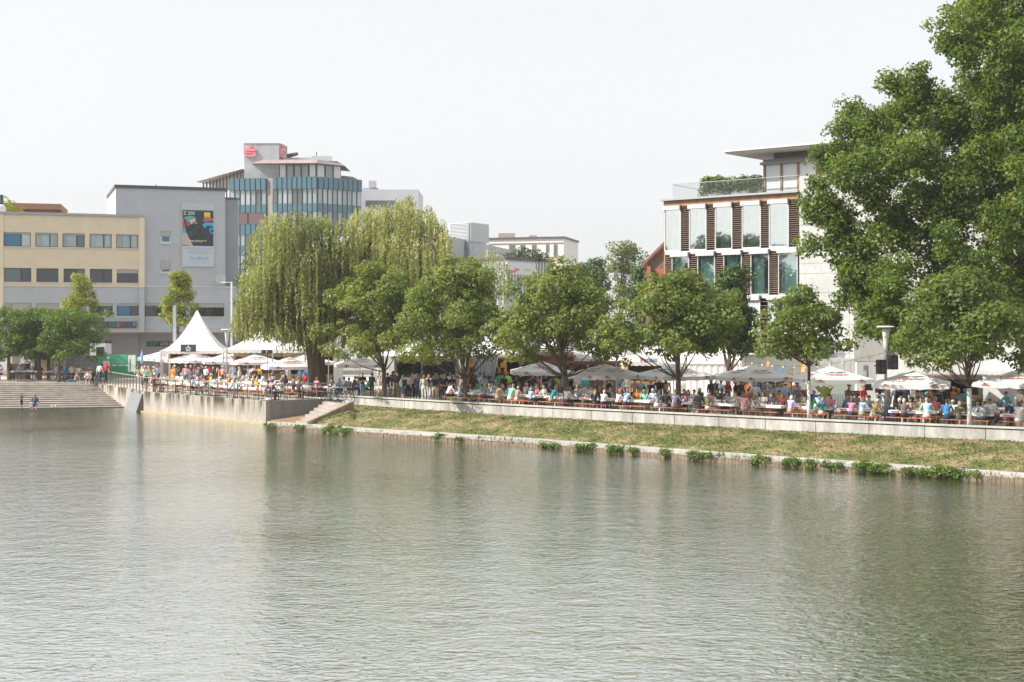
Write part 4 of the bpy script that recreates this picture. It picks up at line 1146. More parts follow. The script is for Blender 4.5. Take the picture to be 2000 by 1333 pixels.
LEAF_CHEST = mat_leaf('chestnut_leaf', [(0.08, 0.13, 0.034), (0.14, 0.19, 0.05), (0.21, 0.25, 0.068), (0.29, 0.30, 0.10)], 0.42)
LEAF_PLANE = mat_leaf('plane_leaf', [(0.062, 0.108, 0.022), (0.11, 0.17, 0.036), (0.175, 0.235, 0.05), (0.265, 0.305, 0.085)], 0.46)
LEAF_WILLOW = mat_leaf('willow_leaf', [(0.13, 0.155, 0.06), (0.235, 0.26, 0.10), (0.35, 0.375, 0.175), (0.46, 0.45, 0.22)], 0.38)
LEAF_MAPLE = mat_leaf('maple_leaf', [(0.11, 0.16, 0.02), (0.2, 0.25, 0.03), (0.30, 0.33, 0.04), (0.42, 0.38, 0.06)], 0.35)
LEAF_DARK = mat_leaf('dark_leaf', [(0.03, 0.065, 0.018), (0.055, 0.10, 0.026), (0.085, 0.14, 0.034), (0.12, 0.18, 0.045)], 0.22)
LEAF_LIGHT = mat_leaf('grey_green_leaf', [(0.09, 0.12, 0.045), (0.14, 0.175, 0.06), (0.2, 0.23, 0.085), (0.27, 0.28, 0.12)], 0.3)
LEAF_HEDGE = mat_leaf('clipped_leaf', [(0.045, 0.09, 0.018), (0.085, 0.145, 0.026), (0.15, 0.225, 0.04), (0.23, 0.30, 0.07)], 0.3)
LEAF_REED = mat_leaf('margin_leaf', [(0.06, 0.12, 0.02), (0.1, 0.17, 0.03), (0.15, 0.22, 0.04), (0.24, 0.27, 0.05)], 0.3)
BARK = mat('bark', (0.17, 0.135, 0.105), 0.95, c2=(0.06, 0.045, 0.035), scale=5, streak=True, bump=.8, bscale=14)
BARK_W = mat('willow_bark', (0.15, 0.10, 0.075), 0.95, c2=(0.045, 0.03, 0.024), scale=4, streak=True, bump=1.0, bscale=9)
BARK_P = mat('plane_bark', (0.36, 0.31, 0.25), 0.9, c2=(0.16, 0.13, 0.1), scale=3, bump=.4)

def tree(name, label, loc, crown_c, crown_r, nclump, clump_r, leaf_size, per_m2, leaf_m, trunk_r, fork, bark=None, lean=0.0, hollow=.3, bias=0.0, group=None, flat_bottom=None, cone=False, cr_var=.45, boxy=False, limb_n=15, taper=0.0, tshift=0.0):
    """loc on the ground; crown ellipsoid centre / radii relative to loc"""
    t = thing(name, label, 'tree', loc, 0, group)
    cl = []
    cc, cr = np.array(crown_c, float), np.array(crown_r, float)
    tries = 0; lob = (.13, *(RNG.random(3) * 6))
    while len(cl) < nclump and tries < nclump * 30:
        tries += 1
        d = RNG.normal(size=3); d /= np.linalg.norm(d)
        k = hollow + (1 - hollow) * RNG.random() ** .38
        q = d * k if not boxy else RNG.uniform(-1, 1, 3)
        if flat_bottom is not None and q[2] < -flat_bottom: continue
        if taper and q[2] < 0: q[0] *= 1 - .55 * q[2]; q[1] *= 1 - .55 * q[2]
        if taper and q[2] > 0: q[0] *= 1 - taper * q[2]; q[1] *= 1 - taper * q[2]
        if cone:
            h = (q[2] + 1) / 2
            q[0] *= (1.25 - h); q[1] *= (1.25 - h)
        q = q * (1 + lob[0] * math.sin(q[0] * 5.1 + lob[1]) * math.cos(q[2] * 4.3 + lob[2]) + lob[0] * math.sin(q[1] * 6 + q[2] * 5 + lob[3]))
        r = clump_r * RNG.uniform(1 - cr_var, 1 + cr_var) * (1.0 if RNG.random() < .7 else .6)
        p = cc + q * np.maximum(cr - r * .35, cr * .5)
        cl.append((*p, r * RNG.uniform(.9, 1.3), r * RNG.uniform(.9, 1.3), r * RNG.uniform(.55, .85)))
    P, Nn, S, T = clump_leaves(cl, per_m2, leaf_size)
    link('crown', leaf_mesh('crown', P, Nn, S, leaf_m, np.clip(T + tshift, 0, 1)), t)
    mb = MB()
    fz = fork
    mb.tube([(0, 0, -.2), (0, 0, .05), (lean * .3, 0, fz * .5), (lean, 0, fz), (cc[0] * .9, cc[1], lerp(fz, cc[2], .7)), (cc[0], cc[1], cc[2] + cr[2] * .55)],
            [trunk_r * 1.5, trunk_r * 1.15, trunk_r, trunk_r * .9, trunk_r * .5, .03], 10)
    ends = random.sample(cl, min(len(cl), limb_n))
    for e in ends:
        s = Vector((lean, 0, fz)).lerp(Vector((cc[0], cc[1], cc[2])), random.uniform(0, .55) * (0 if e[2] < cc[2] else 1))
        limbs(mb, s, [e[:3]], trunk_r * random.uniform(.2, .36), 6)
    mb.build('trunk', bark or BARK, t, smooth=True)
    return t

def wpos(x, off, z=GZ):
    a = arc_for(x, off); p, r = on_wall(a, off); return Vector((p.x, p.y, z)), r, F / p.y

ORD = ['first', 'second', 'third', 'fourth', 'fifth', 'sixth']
# chestnuts along the promenade: (trunk column, crown left, right, top, bottom rows)
CH = [(750, 618, 838, 508, 722, 'broad chestnut tree right beside the willow trunk'),
      (908, 785, 1000, 492, 722, 'forked chestnut tree with the tallest crown of the row, second from the willow'),
      (1105, 978, 1205, 512, 722, 'chestnut tree with lit crown standing between the two lettered parasols'),
      (1325, 1200, 1440, 526, 712, 'chestnut tree with low drooping side branches before the white marquee'),
      (1580, 1478, 1660, 570, 712, 'slim young chestnut tree with white painted trunk before the concrete house'),
      (1893, 1752, 2010, 545, 738, 'young chestnut tree with pale painted trunk under the huge plane tree')]
M_lime = mat('lime_wash', (0.62, 0.62, 0.62), .8, noise=.12, scale=5)
for i, (x, xl, xr, yt, yb, lab) in enumerate(CH):
    p, r_, s = wpos(x, 1.15 if i < 4 else .75)
    gy = YH + (HC - GZ) * s
    cx = ((xl + xr) / 2 - x) / s; rx = (xr - xl) / 2 / s; zt = (gy - yt) / s; zb = (gy - yb - 4) / s
    n_cl = [120, 125, 120, 125, 72, 112][i]
    tr_ = [.155, .165, .165, .15, .08, .09][i]
    t = tree('chestnut_tree', lab, p, (cx, 0, (zt + zb) / 2), (rx * 1.04, rx, (zt - zb) / 2 * 1.05), n_cl, [.66, .66, .66, .68, .55, .66][i], 0.215, [40, 40, 36, 34, 32, 32][i], LEAF_CHEST, tr_, zb * [1.0, .75, .85, .75, 1.0, .85][i], hollow=.15, limb_n=20, taper=.34, tshift=[.06, .0, .1, -.04, -.1, -.14][i],
             group='chestnut trees along the promenade wall', flat_bottom=.75)
    if i >= 4:
        MB().tube([(0, 0, .01), (0, 0, 1.0), (0, 0, [0, 0, 0, 0, 2.1, 1.95][i])], tr_ * 1.18, 12).build('painted_band', M_lime, t, smooth=True)

# the huge plane tree ---------------------------------------------------
PB = XY(2010, 37.0); pl_s = 37.0
pt = thing('plane_tree', 'huge broad plane tree towering over the house at the edge of the square', 'tree', (PB.x, PB.y, GZ))
blobs = [(1880, 60, 75), (1935, 40, 70), (1985, 90, 90), (1920, 130, 80), (1862, 40, 30), (1852, 96, 16), (1800, 175, 65), (1745, 170, 40), (1760, 230, 70), (1840, 230, 85), (1920, 230, 95), (2000, 220, 110),
         (1665, 215, 45), (1700, 255, 60), (1640, 255, 45), (1615, 300, 42), (1660, 330, 75), (1740, 330, 90), (1830, 340, 100), (1930, 350, 110), (1600, 350, 35), (1612, 400, 55), (1590, 420, 40), (1585, 475, 34), (1640, 450, 70), (1720, 440, 90),
         (1810, 450, 105), (1910, 470, 110), (1660, 520, 55), (1700, 560, 70), (1770, 560, 85), (1860, 570, 90), (1680, 610, 45), (1730, 630, 55), (1800, 640, 60), (1870, 640, 70), (1700, 650, 30), (2010, 340, 120), (2020, 480, 120), (1980, 590, 90), (2060, 600, 100), (2080, 240, 130), (2100, 420, 150),
         (1760, 668, 40), (1640, 590, 28), (1625, 505, 22), (1575, 385, 18), (1940, -60, 110), (2030, -20, 120), (2080, 90, 130), (2000, -160, 110), (2080, -120, 130), (1960, -230, 80), (2180, 200, 150), (2200, 60, 130), (2220, 380, 150), (2180, 540, 130), (2150, -40, 120), (1800, -200, 90), (1860, -150, 80), (1900, -270, 120), (1800, -330, 110), (1720, -270, 70), (1990, -340, 130), (1900, -430, 120), (2080, -310, 140), (1780, -440, 90), (2000, -460, 120), (1690, -380, 80)]  # highest blobs: unseen upper crown added to darken the water reflection
cl = []
for (x, y, r) in blobs:
    r_ = r / pl_s
    far = min(5.5, max(0.0, (x - 1560) / 60.0))
    for k in range(2 if r > 50 else 1):
        dy = (random.uniform(-far, far * .6)) if k == 0 else random.uniform(-far, far)
        Yb = PB.y + dy
        q = W(x + random.uniform(-8, 8), y + random.uniform(-8, 8), Yb)
        m_ = max(1, int((r / 18.5) ** 1.8))
        for j in range(m_):
            d = RNG.normal(size=3); d /= np.linalg.norm(d)
            rr = min(r_, RNG.uniform(.32, .85))
            p = np.array(q) + d * max(0, r_ - rr) * RNG.random() ** .4 * 1.05
            cl.append((p[0] - PB.x, p[1] - PB.y, p[2] - GZ, rr * 1.1, rr * 1.1, rr * .85))
P, Nn, S, T = clump_leaves(cl, 34, 0.21, fill=.1, jitter=.45)
link('crown', leaf_mesh('crown', P, Nn, S, LEAF_PLANE, T), pt)
mb = MB()
mb.tube([(0, 0, -.2), (0, 0, .5), (.1, 0, 3), (0, .2, 6), (0, .3, 10), (0, .2, 15), (0, 0, 21), (-.3, 0, 30)], [.75, .6, .52, .46, .38, .28, .2, .05], 12)
for e in random.sample(cl, 60):
    if e[2] > 19: continue
    h = random.uniform(4, min(13, max(4.5, e[2] * .6)))
    limbs(mb, (-.1, .2, h), [e[:3]], random.uniform(.08, .2), 6, bend=-.2)
mb.build('trunk', BARK_P, pt, smooth=True)

# weeping willows -------------------------------------------------------
def willow(label, trunk_xy, s, boughs, trunk_r, strand_gap, ground, leaf_len=.20, dens=1.0, top_fork=3.4):
    t = thing('weeping_willow', label, 'tree', (trunk_xy.x, trunk_xy.y, ground), 0, 'weeping willows')
    Y0 = trunk_xy.y
    P, D, S, T = [], [], [], []
    mb = MB()
    mb.tube([(-.1, 0, -.2), (0, 0, .2), (0, 0, 1.5), (-.2, 0, top_fork), (-.5, .1, top_fork + 2.4)], [trunk_r * 1.3, trunk_r * 1.08, trunk_r, trunk_r * 1.02, trunk_r * .6], 14)
    for (x, y, hw, ylow, dy, tone) in boughs:          # a bough: photo column/row of its arch top, half width, lowest row, depth offset
        Yb = Y0 + dy
        sb = F / Yb
        top = W(x, y, Yb) - Vector((trunk_xy.x, trunk_xy.y, ground))
        zl = HC + (YH - min(ylow, 668 if x < 565 else 692)) / F * Yb - ground
        r = hw / sb
        limbs(mb, (-.2, 0, top_fork - .5), [(top.x, top.y, top.z - .25)], trunk_r * .3, 6, bend=-.5)
        ns = int(dens * 54 * r * r ** .35)
        bt = RNG.normal(0, .14)
        for k in range(ns):
            a = RNG.random() * 2 * PI; q = RNG.random() ** .55
            ox, oy = math.cos(a) * q * r, math.sin(a) * q * r
            z0 = top.z - (q ** 2.2) * r * .75 + RNG.normal(0, .12)
            ln = max(.5, (z0 - zl) * RNG.uniform(.45, 1.0))
            nl = max(4, int(ln / strand_gap))
            tt = np.linspace(0, 1, nl)
            sw = RNG.normal(0, .12, 2)
            px = top.x + ox * (1 + .16 * np.minimum(1, tt * 3)) + sw[0] * tt * ln * .35 + RNG.normal(0, .035, nl)
            py = top.y + oy * (1 + .16 * np.minimum(1, tt * 3)) + sw[1] * tt * ln * .35 + RNG.normal(0, .035, nl)
            pz = z0 - tt * ln + RNG.normal(0, .03, nl)
            P.append(np.stack([px, py, pz], 1))
            dd = RNG.normal(0, .45, (nl, 3)); dd[:, 2] = -1.0
            D.append(dd)
            S.append(leaf_len * RNG.uniform(.7, 1.35, nl))
            st_t = RNG.normal(0, .12)
            T.append(np.clip(tone + bt + st_t + RNG.normal(0, .12, nl), 0, 1))
    P, D, S, T = map(np.concatenate, (P, D, S, T))
    nrm = RNG.normal(size=P.shape) + np.array([-.2, -.5, .2])
    link('crown', leaf_mesh('crown', P, nrm, S, LEAF_WILLOW, T, aspect=.36, droop=D, fold=.03), t)
    mb.build('trunk', BARK_W, t, smooth=True)
    return t
wxy = XY(620, 28.0)
bl = []
# nearer left mass darker, right mass paler: sun and shade put into leaf tone
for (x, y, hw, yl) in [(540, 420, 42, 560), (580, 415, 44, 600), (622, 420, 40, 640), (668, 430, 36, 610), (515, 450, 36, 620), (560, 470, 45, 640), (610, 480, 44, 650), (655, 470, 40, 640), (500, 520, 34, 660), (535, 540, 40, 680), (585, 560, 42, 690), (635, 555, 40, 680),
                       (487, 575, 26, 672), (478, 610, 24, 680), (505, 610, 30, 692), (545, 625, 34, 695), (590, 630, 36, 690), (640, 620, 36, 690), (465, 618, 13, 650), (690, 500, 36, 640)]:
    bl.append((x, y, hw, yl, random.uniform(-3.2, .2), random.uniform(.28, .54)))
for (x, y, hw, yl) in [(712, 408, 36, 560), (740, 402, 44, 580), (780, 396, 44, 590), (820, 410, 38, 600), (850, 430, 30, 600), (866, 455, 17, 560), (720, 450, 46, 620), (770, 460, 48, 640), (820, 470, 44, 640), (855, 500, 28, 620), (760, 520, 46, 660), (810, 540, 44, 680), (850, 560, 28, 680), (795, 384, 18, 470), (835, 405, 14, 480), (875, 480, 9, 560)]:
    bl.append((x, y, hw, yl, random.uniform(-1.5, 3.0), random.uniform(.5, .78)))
for k in range(16):
    bl.append((random.uniform(520, 800), random.uniform(440, 560), 38, 650, random.uniform(2, 5), .3))
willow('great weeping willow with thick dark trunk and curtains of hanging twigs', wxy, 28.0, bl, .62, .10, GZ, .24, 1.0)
w2 = XY(945, 24.0)
willow('smaller weeping willow half hidden behind the second chestnut', w2, 24.0,
       [(925, 500, 36, 640, 0, .35), (955, 488, 36, 620, .5, .42), (900, 525, 34, 650, -.5, .3), (975, 510, 26, 600, .3, .38), (885, 545, 26, 640, 0, .3), (945, 530, 40, 650, -1, .36)], .35, .13, GZ, .2, .9)

# trees behind ----------------------------------------------------------
def bg_tree(name, label, x, s, xl, xr, yt, yb, n, cr, leaf, per, m, tr, fork_f=.8, ground=GZ, **kw):
    p = XY(x, s); gy = YH + (HC - ground) * s
    zt, zb = (gy - yt) / s, (gy - yb) / s
    return tree(name, label, (p.x, p.y, ground), (((xl + xr) / 2 - x) / s, 0, (zt + zb) / 2), ((xr - xl) / 2 / s, (xr - xl) / 2 / s * .9, (zt - zb) / 2), n, cr, leaf, per, m, tr, zb * fork_f, **kw)
bg_tree('linden_tree', 'pointed dark green tree close in front of the slatted house', 1422, 31.0, 1378, 1482, 510, 715, 52, .8, .22, 40, LEAF_DARK, .16, cone=True, cr_var=.4)
bg_tree('linden_tree', 'airy tall tree with light showing through behind the chestnut row', 1212, 21, 1180, 1248, 456, 580, 22, .8, .26, 22, LEAF_LIGHT, .13)
bg_tree('linden_tree', 'low dark green tree left of the airy tall tree behind the chestnuts', 1158, 19, 1115, 1192, 494, 640, 34, 1.0, .28, 26, LEAF_DARK, .15)
bg_tree('linden_tree', 'dark bushy tree beside the red tiled gable', 1262, 22, 1230, 1300, 510, 640, 30, .95, .26, 26, LEAF_DARK, .15)
bg_tree('linden_tree', 'dark narrow tree squeezed between grey house and willow', 484, 20.5, 468, 512, 490, 700, 34, .85, .26, 26, LEAF_DARK, .15)
bg_tree('maple_tree', 'young yellow green maple before the yellow office house', 152, 21.4, 112, 200, 538, 650, 40, .62, .20, 40, LEAF_MAPLE, .08, ground=PZ, cone=True)
bg_tree('maple_tree', 'young yellow green maple between banner mast and pointed tent', 346, 21.6, 308, 392, 522, 655, 40, .62, .20, 40, LEAF_MAPLE, .08, cone=True)
PL = [(17, 22.6, -35, 70, 'clipped plane tree with lone trunk at the very edge, near the brown box'), (70, 21.6, 20, 118, 'clipped plane tree with thinner trunk, rear of the block crowned group'),
      (77, 22.4, 35, 122, 'clipped plane tree in front of the thin trunked one'), (95, 21.8, 55, 150, 'clipped plane tree near the rack of bicycles'), (115, 22.8, 85, 201, 'clipped plane tree with crown end nearest the green banner')]
for x, s, xl, xr, lab in PL:
    bg_tree('clipped_plane_tree', lab, x, s, xl, xr, 606, 698, 150, .46, .18, 40, LEAF_HEDGE, .15, bark=BARK, ground=PZ, group='clipped plane trees on the upper square', cr_var=.2, fork_f=1.0, boxy=True)

# trees on the other bank (out of frame)
for k, (X_, Y_) in enumerate([(-74, 20), (-80, 30), (-73, 39), (-82, 48), (-75, 58), (-84, 12), (-72, 4)]):
    tree('linden_tree', '%s rounded tree on the far bank facing the slatted house' % (ORD + ['seventh'])[k], (X_, Y_, .9), (0, 0, 11.5), (5.5, 5.5, 9), 46, 1.9, .6, 7, LEAF_DARK, .25, 3.0, limb_n=6, group='trees on the other bank')
# waterside plants --------------------------------------------------------
wv = []
for k in range(2600):
    x = 530 + 1800 * random.random(); dens_ = .5 + .5 * math.sin(x * .021) * math.sin(x * .0073 + 1)
    if random.random() > dens_: continue
    p = outer(x); a = random.random() * 6.28; h_ = random.uniform(.06, .26) * (.4 + dens_); w_ = random.uniform(.01, .03)
    p = p + Vector((random.uniform(-.1, .1), random.uniform(-.12, .22), 0)); z0 = .27 if random.random() < .6 else .1
    wv += [(p.x - w_ * math.cos(a), p.y - w_ * math.sin(a), z0), (p.x + w_ * math.cos(a), p.y + w_ * math.sin(a), z0), (p.x + random.gauss(0, .08), p.y - abs(random.gauss(0, .08)), z0 + h_)]
me = bpy.data.meshes.new('edge_weeds'); me.from_pydata(wv, [], [(i, i + 1, i + 2) for i in range(0, len(wv), 3)]); me.materials.append(mat('weed_blade', (.13, .17, .045), .7, noise=.4, scale=3))
tag(link('edge_weeds', me), 'ragged weeds growing from the joint between path and timber edging', 'weeds', kind='stuff')
def plant(label, x, half, rows, h):
    p = outer(x); s = F / p.y
    t = thing('waterside_plant', label, 'plant', (p.x, p.y, .12), 0, 'plants along the waterline')
    cl = []
    k = max(5, int(half / 2.2))
    tdir = (outer(x + 20) - outer(x - 20)).normalized()
    for i in range(k):
        q = tdir * (random.uniform(-1, 1) * half / s * .8)
        cl.append((q.x + random.uniform(-.15, .2), q.y + random.uniform(-.25, .15), random.uniform(.02, h * .4), random.uniform(.12, .42), random.uniform(.12, .3), random.uniform(.08, .22) * (.5 + h)))
    P, Nn, S, T = clump_leaves(cl, 170, .11, fill=.25, up=.8)
    link('foliage', leaf_mesh('foliage', P, Nn, S, LEAF_REED, T, aspect=.45), t)
    mb = MB()
    for c in cl: mb.tube([(c[0], c[1], -.3), (c[0], c[1], c[2])], .012, 4)
    mb.build('stems', BARK, t)
for lab, x, hw, h in [('small weed tuft at the terrace wall foot', 534, 12, .3), ('low straggling plants below the bank stairs', 585, 26, .35), ('tall bushy green plant below the bank stairs', 648, 20, .7), ('bushy plant ending the row below the bank stairs', 676, 13, .5),
                      ('pair of low green tufts below the second chestnut', 857, 18, .4), ('single tiny green tuft below the second chestnut', 898, 6, .3), ('low loose green tuft on the path edge below the tan-shirted guests', 1056, 14, .35), ('tiny isolated tuft between two larger plants', 1083, 5, .25),
                      ('dense dark green plant below the third chestnut', 1141, 29, .5), ('tall green plant with bushy head below the long parasol', 1200, 20, .65), ('trailing low plant beside the tall bushy one', 1236, 12, .45), ('round compact green plant standing alone', 1297, 15, .55),
                      ('wide low green plant below the fourth chestnut', 1362, 34, .5), ('dark green plant below the party banner', 1488, 20, .5), ('low green tuft pair on the timber edging', 1550, 20, .45), ('small round tuft on the timber edging', 1583, 9, .4),
                      ('long low green plant below the slim painted chestnut', 1633, 26, .45), ('widest green plant with reflections below the lamp post', 1706, 42, .55), ('small upright tuft right of the widest plant', 1776, 10, .45), ('largest dark leafy shrub hanging over the water', 1862, 50, .65), ('yellow flowering tuft beside the largest shrub', 1806, 12, .4)]:
    plant(lab, x, hw, 1, h)
# ------------------------------------------------------------------ tents, parasols, stalls, furniture
M_canvas = mat_fabric('white_canvas', (0.86, 0.86, 0.86), .25)
M_parasol = mat_fabric('parasol_cloth', (0.90, 0.90, 0.92), .34)
M_pole = mat('white_pole', (.72, .72, .72), .4, metal=.1)
M_alu = mat('aluminium', (.5, .51, .52), .4, metal=.6)
M_red = mat('print_red', (.55, .06, .06), .6)
M_green = mat('print_green', (.05, .26, .10), .6)
M_steel = mat('dark_green_steel', (.035, .055, .045), .5)
M_plank = mat('bench_orange', (.46, .13, .045), .5, noise=.12, scale=3)
M_cover = mat('table_cover_white', (.80, .80, .82), .6)
M_wood = mat('stall_timber', (.42, .26, .13), .75, noise=.25, scale=2, streak=True)
M_woodd = mat('stall_timber_dark', (.19, .085, .05), .75, noise=.2, scale=2)
M_black = mat('matt_black', (.015, .015, .017), .5)

# parasol prototype: square pyramid canopy with valance, pole, ribs, base, prints
HZ_E, HZ_P, HZ_V, PW = 2.03, 2.66, 1.80, 1.80
def make_parasol():
    t = thing('parasol', 'x', 'parasol')
    mb = MB()
    nseg = 8
    for sd in range(4):
        rot = Matrix.Rotation(sd * PI / 2, 3, 'Z')
        vs, fs = [], []
        for j in range(5):
            f_ = j / 4.0
            for i in range(nseg + 1):
                w = lerp(-1, 1, i / nseg)
                y = -PW * (1 - f_); x = w * PW * (1 - f_)
                z = lerp(HZ_E, HZ_P, f_) - .03 * math.sin(PI * f_) - .05 * (1 - w * w) * (1 - f_)
                vs.append(rot @ Vector((x, y, z)))
        for j in range(4):
            for i in range(nseg):
                a = j * (nseg + 1) + i
                fs.append((a, a + 1, a + nseg + 2, a + nseg + 1))
        b0 = len(vs)
        for i in range(nseg + 1):
            w = lerp(-1, 1, i / nseg)
            vs.append(rot @ Vector((w * PW, -PW - .01, HZ_V + .025 * math.cos(i * PI) - .03 * (1 - w * w))))
        for i in range(nseg): fs.append((b0 + i, b0 + i + 1, i + 1, i))
        mb.add(vs, fs)
    mb.build('canopy', M_parasol, t)
    MB().tube([(0, 0, 0), (0, 0, HZ_P - .02)], .035, 8).build('pole', M_pole, t)
    MB().box(-.4, .4, -.4, .4, .0, .08).build('base', mat('base_stone', (.4, .4, .4), .8), t)
    for k in range(8):
        a = k * PI / 4; r = PW * (1 / max(abs(math.cos(a)), abs(math.sin(a))))
        MB().tube([(0, 0, HZ_P - .08), (math.cos(a) * r * .97, math.sin(a) * r * .97, HZ_E - .03 - (0.05 if k % 2 == 0 else 0))], .013, 4).build('rib', M_alu, t)
    tx = text_mesh('Teinacher', .40, M_red, 1.3, bold=.008)
    sl = math.atan2(PW, HZ_P - HZ_E)
    for sd in range(4):
        rz = Matrix.Rotation(sd * PI / 2, 4, 'Z')
        f_ = .40
        c = Vector((0, -PW * (1 - f_), lerp(HZ_E, HZ_P, f_) - .028 + .012))
        M4 = rz @ Matrix.Translation(c) @ Matrix.Rotation(-sl, 4, 'X')
        o = link('lettering', tx, t); o.matrix_basis = M4
        lv = MB()
        lv.add([(-.1, -.0, .22), (.15, 0, .36), (.42, 0, .40), (.7, 0, .33), (.45, 0, .28), (.15, 0, .24)], [tuple(range(6))])
        lv.add([(-.45, 0, .22), (-.3, 0, .33), (0, 0, .37), (-.12, 0, .26)], [tuple(range(4))])
        o = lv.build('leaf_emblem', M_green, t); o.matrix_basis = M4
        for w in (-.62, .62):
            o = link('valance_lettering', text_mesh('Teinacher', .13, M_red, .42, bold=.004), t); o.matrix_basis = rz @ Matrix.Translation((w * PW, -PW - .022, HZ_V + .10))
            o = MB().add([(-.16, 0, .04), (-.05, 0, .12), (.05, 0, .06), (.16, 0, .10), (.05, 0, .02)], [tuple(range(5))]).build('leaf_emblem', mat('print_olive', (.10, .16, .05), .6), t); o.matrix_basis = rz @ Matrix.Translation((w * PW, -PW - .022, HZ_V + .12))
    return t
par0 = make_parasol(); par_used = False
PARASOLS = []
def parasol(x, ypeak, rot, label, dz=0.0):
    global par_used
    zp = GZ + HZ_P + dz
    Y = F * (HC - zp) / (ypeak - YH)
    o = par0 if not par_used else copy_tree(par0)
    par_used = True
    o.location = ((x - 1000) / F * Y, Y, GZ + dz); o.rotation_euler = (0, 0, rot); o['label'] = label; o['group'] = 'white lettered parasols'
    PARASOLS.append((o.location.x, o.location.y))
for a in [(318, 685.5, .7, 'white parasol nearest the green banner at the terrace end'), (347, 687, .5, 'white parasol behind the second railing field, between two others'), (380, 688.5, .85, 'white parasol standing directly before the pointed tent'),
          (441, 690, .3, 'white parasol between pointed tent and the tall lamp mast'), (463, 689, .6, 'white parasol under the willow tip by the street lamp'), (498, 691, .45, 'white parasol before the scalloped tent'),
          (566, 697.5, .35, 'white parasol nearest the terrace corner, in front of the willow trunk'), (596, 691.5, .6, 'white parasol half hidden behind the willow trunk'),
          (703, 695, .2, 'white parasol beside the first chestnut and the parked bicycles'), (1057, 705, .1, 'white parasol left against the third chestnut trunk'), (1181, 710.5, .55, 'white parasol between third chestnut and the thin mast'),
          (1316, 711.5, .42, 'white parasol pierced by the fourth chestnut trunk in view'), (1469, 713, .35, 'white parasol over the party banner'), (1622, 716, .08, 'white parasol next to the slim painted chestnut'),
          (1781, 723, -.35, 'white parasol behind the lamp post with loudspeakers'), (1988, 722, -.6, 'white parasol at the last painted chestnut, cut by the edge')]:
    parasol(*a)

# peaked tents ------------------------------------------------------------
def pagoda(label, x, s, half_px, ypeak, yeave, rot=0.0, walls=(), pole_h=None, curve=1.7, group='white peaked tents', scal=True):
    p = XY(x, s); hw = half_px / s
    t = thing('peaked_tent', label, 'tent', (p.x, p.y, GZ), rot, group)
    ze = HC + (YH - yeave) / s - GZ; zp = HC + (YH - ypeak) / s - GZ
    mb = MB(); nj, ni = 10, 8
    for sd in range(4):
        rt_ = Matrix.Rotation(sd * PI / 2, 3, 'Z'); vs, fs = [], []
        for j in range(nj + 1):
            f_ = j / nj
            r = hw * (1 - f_) + .05; z = lerp(ze, zp, f_ ** curve)
            for i in range(ni + 1):
                w = lerp(-1, 1, i / ni); vs.append(rt_ @ Vector((w * r, -r, z)))
        for j in range(nj):
            for i in range(ni):
                a = j * (ni + 1) + i; fs.append((a, a + 1, a + ni + 2, a + ni + 1))
        mb.add(vs, fs)
    mb.build('roof', M_canvas, t, smooth=False)
    vb = MB(); k = 24
    for sd in range(4):
        rt_ = Matrix.Rotation(sd * PI / 2, 3, 'Z'); vs, fs = [], []
        for i in range(k * 2 + 1):
            w = lerp(-1, 1, i / (2 * k)); dz = .24 + (.06 * abs(math.sin(i * PI / 4)) if scal else 0)
            vs += [rt_ @ Vector((w * hw, -hw - .052, ze + .01)), rt_ @ Vector((w * hw, -hw - .052, ze - dz))]
        fs = [(2 * i, 2 * i + 1, 2 * i + 3, 2 * i + 2) for i in range(2 * k)]
        vb.add(vs, fs)
    vb.build('valance', M_canvas, t)
    for (sx, sy) in ((-1, -1), (1, -1), (1, 1), (-1, 1)):
        MB().box(-.05, .05, -.05, .05, 0, ze).build('post', M_alu, t, loc=(sx * (hw - .06), sy * (hw - .06), 0))
    for sd in walls:
        rt_ = Matrix.Rotation(sd * PI / 2, 3, 'Z'); vs = []; kk = 40
        for i in range(kk + 1):
            w = lerp(-1, 1, i / kk); y = -hw + .06 + .04 * math.sin(i * 1.9); vs += [rt_ @ Vector((w * hw * .97, y, .02)), rt_ @ Vector((w * hw * .97, y, ze - .02))]
        MB().add(vs, [(2 * i, 2 * i + 2, 2 * i + 3, 2 * i + 1) for i in range(kk)]).build('side_wall', M_canvas, t)
    return t, p, hw, ze
tA = pagoda('tall white pointed tent with dark emblem sign', 385, 22.4, 61, 607, 684, .12, (2,))
t, p, hw, ze = tA
bx = thing('tent_sign', 'dark square sign with white house emblem on the pointed tent', 'sign', (p.x, p.y - hw - .30, GZ + ze - .1), .12)
MB().box(-.64, .64, -.03, .03, .0, .62).build('board', mat('sign_blueblack', (.05, .055, .085), .5), bx)
ic = MB(); yq = -.036
ic.add([(-.24, yq, .30), (0, yq, .46), (.24, yq, .30), (.18, yq, .27), (0, yq, .385), (-.18, yq, .27)], [(0, 1, 4, 5), (1, 2, 3, 4)])
for bx_ in ((-.16, .16, .06, .10), (-.16, -.12, .1, .27), (.12, .16, .1, .27), (-.1, .1, .15, .19), (-.1, .1, .22, .25), (-.03, .03, .45, .54)):
    ic.add([(bx_[0], yq, bx_[2]), (bx_[1], yq, bx_[2]), (bx_[1], yq, bx_[3]), (bx_[0], yq, bx_[3])], [(0, 1, 2, 3)])
ic.build('house_emblem', WHT, bx)
pagoda('white tent with scalloped edge hanging under the willow tips', 511, 23.5, 64, 645, 682, .05, (2,), curve=1.35)
pagoda('white tent with gathered side curtain just left of the willow trunk', 602, 23.8, 60, 648, 682, .0, (2, 1), curve=1.35)
pagoda('white tent behind the first chestnut crown', 795, 24.5, 68, 660, 694, .1, (2,))
pagoda('white tent above the orange stall', 955, 25.0, 66, 660, 692, .0, (2,))
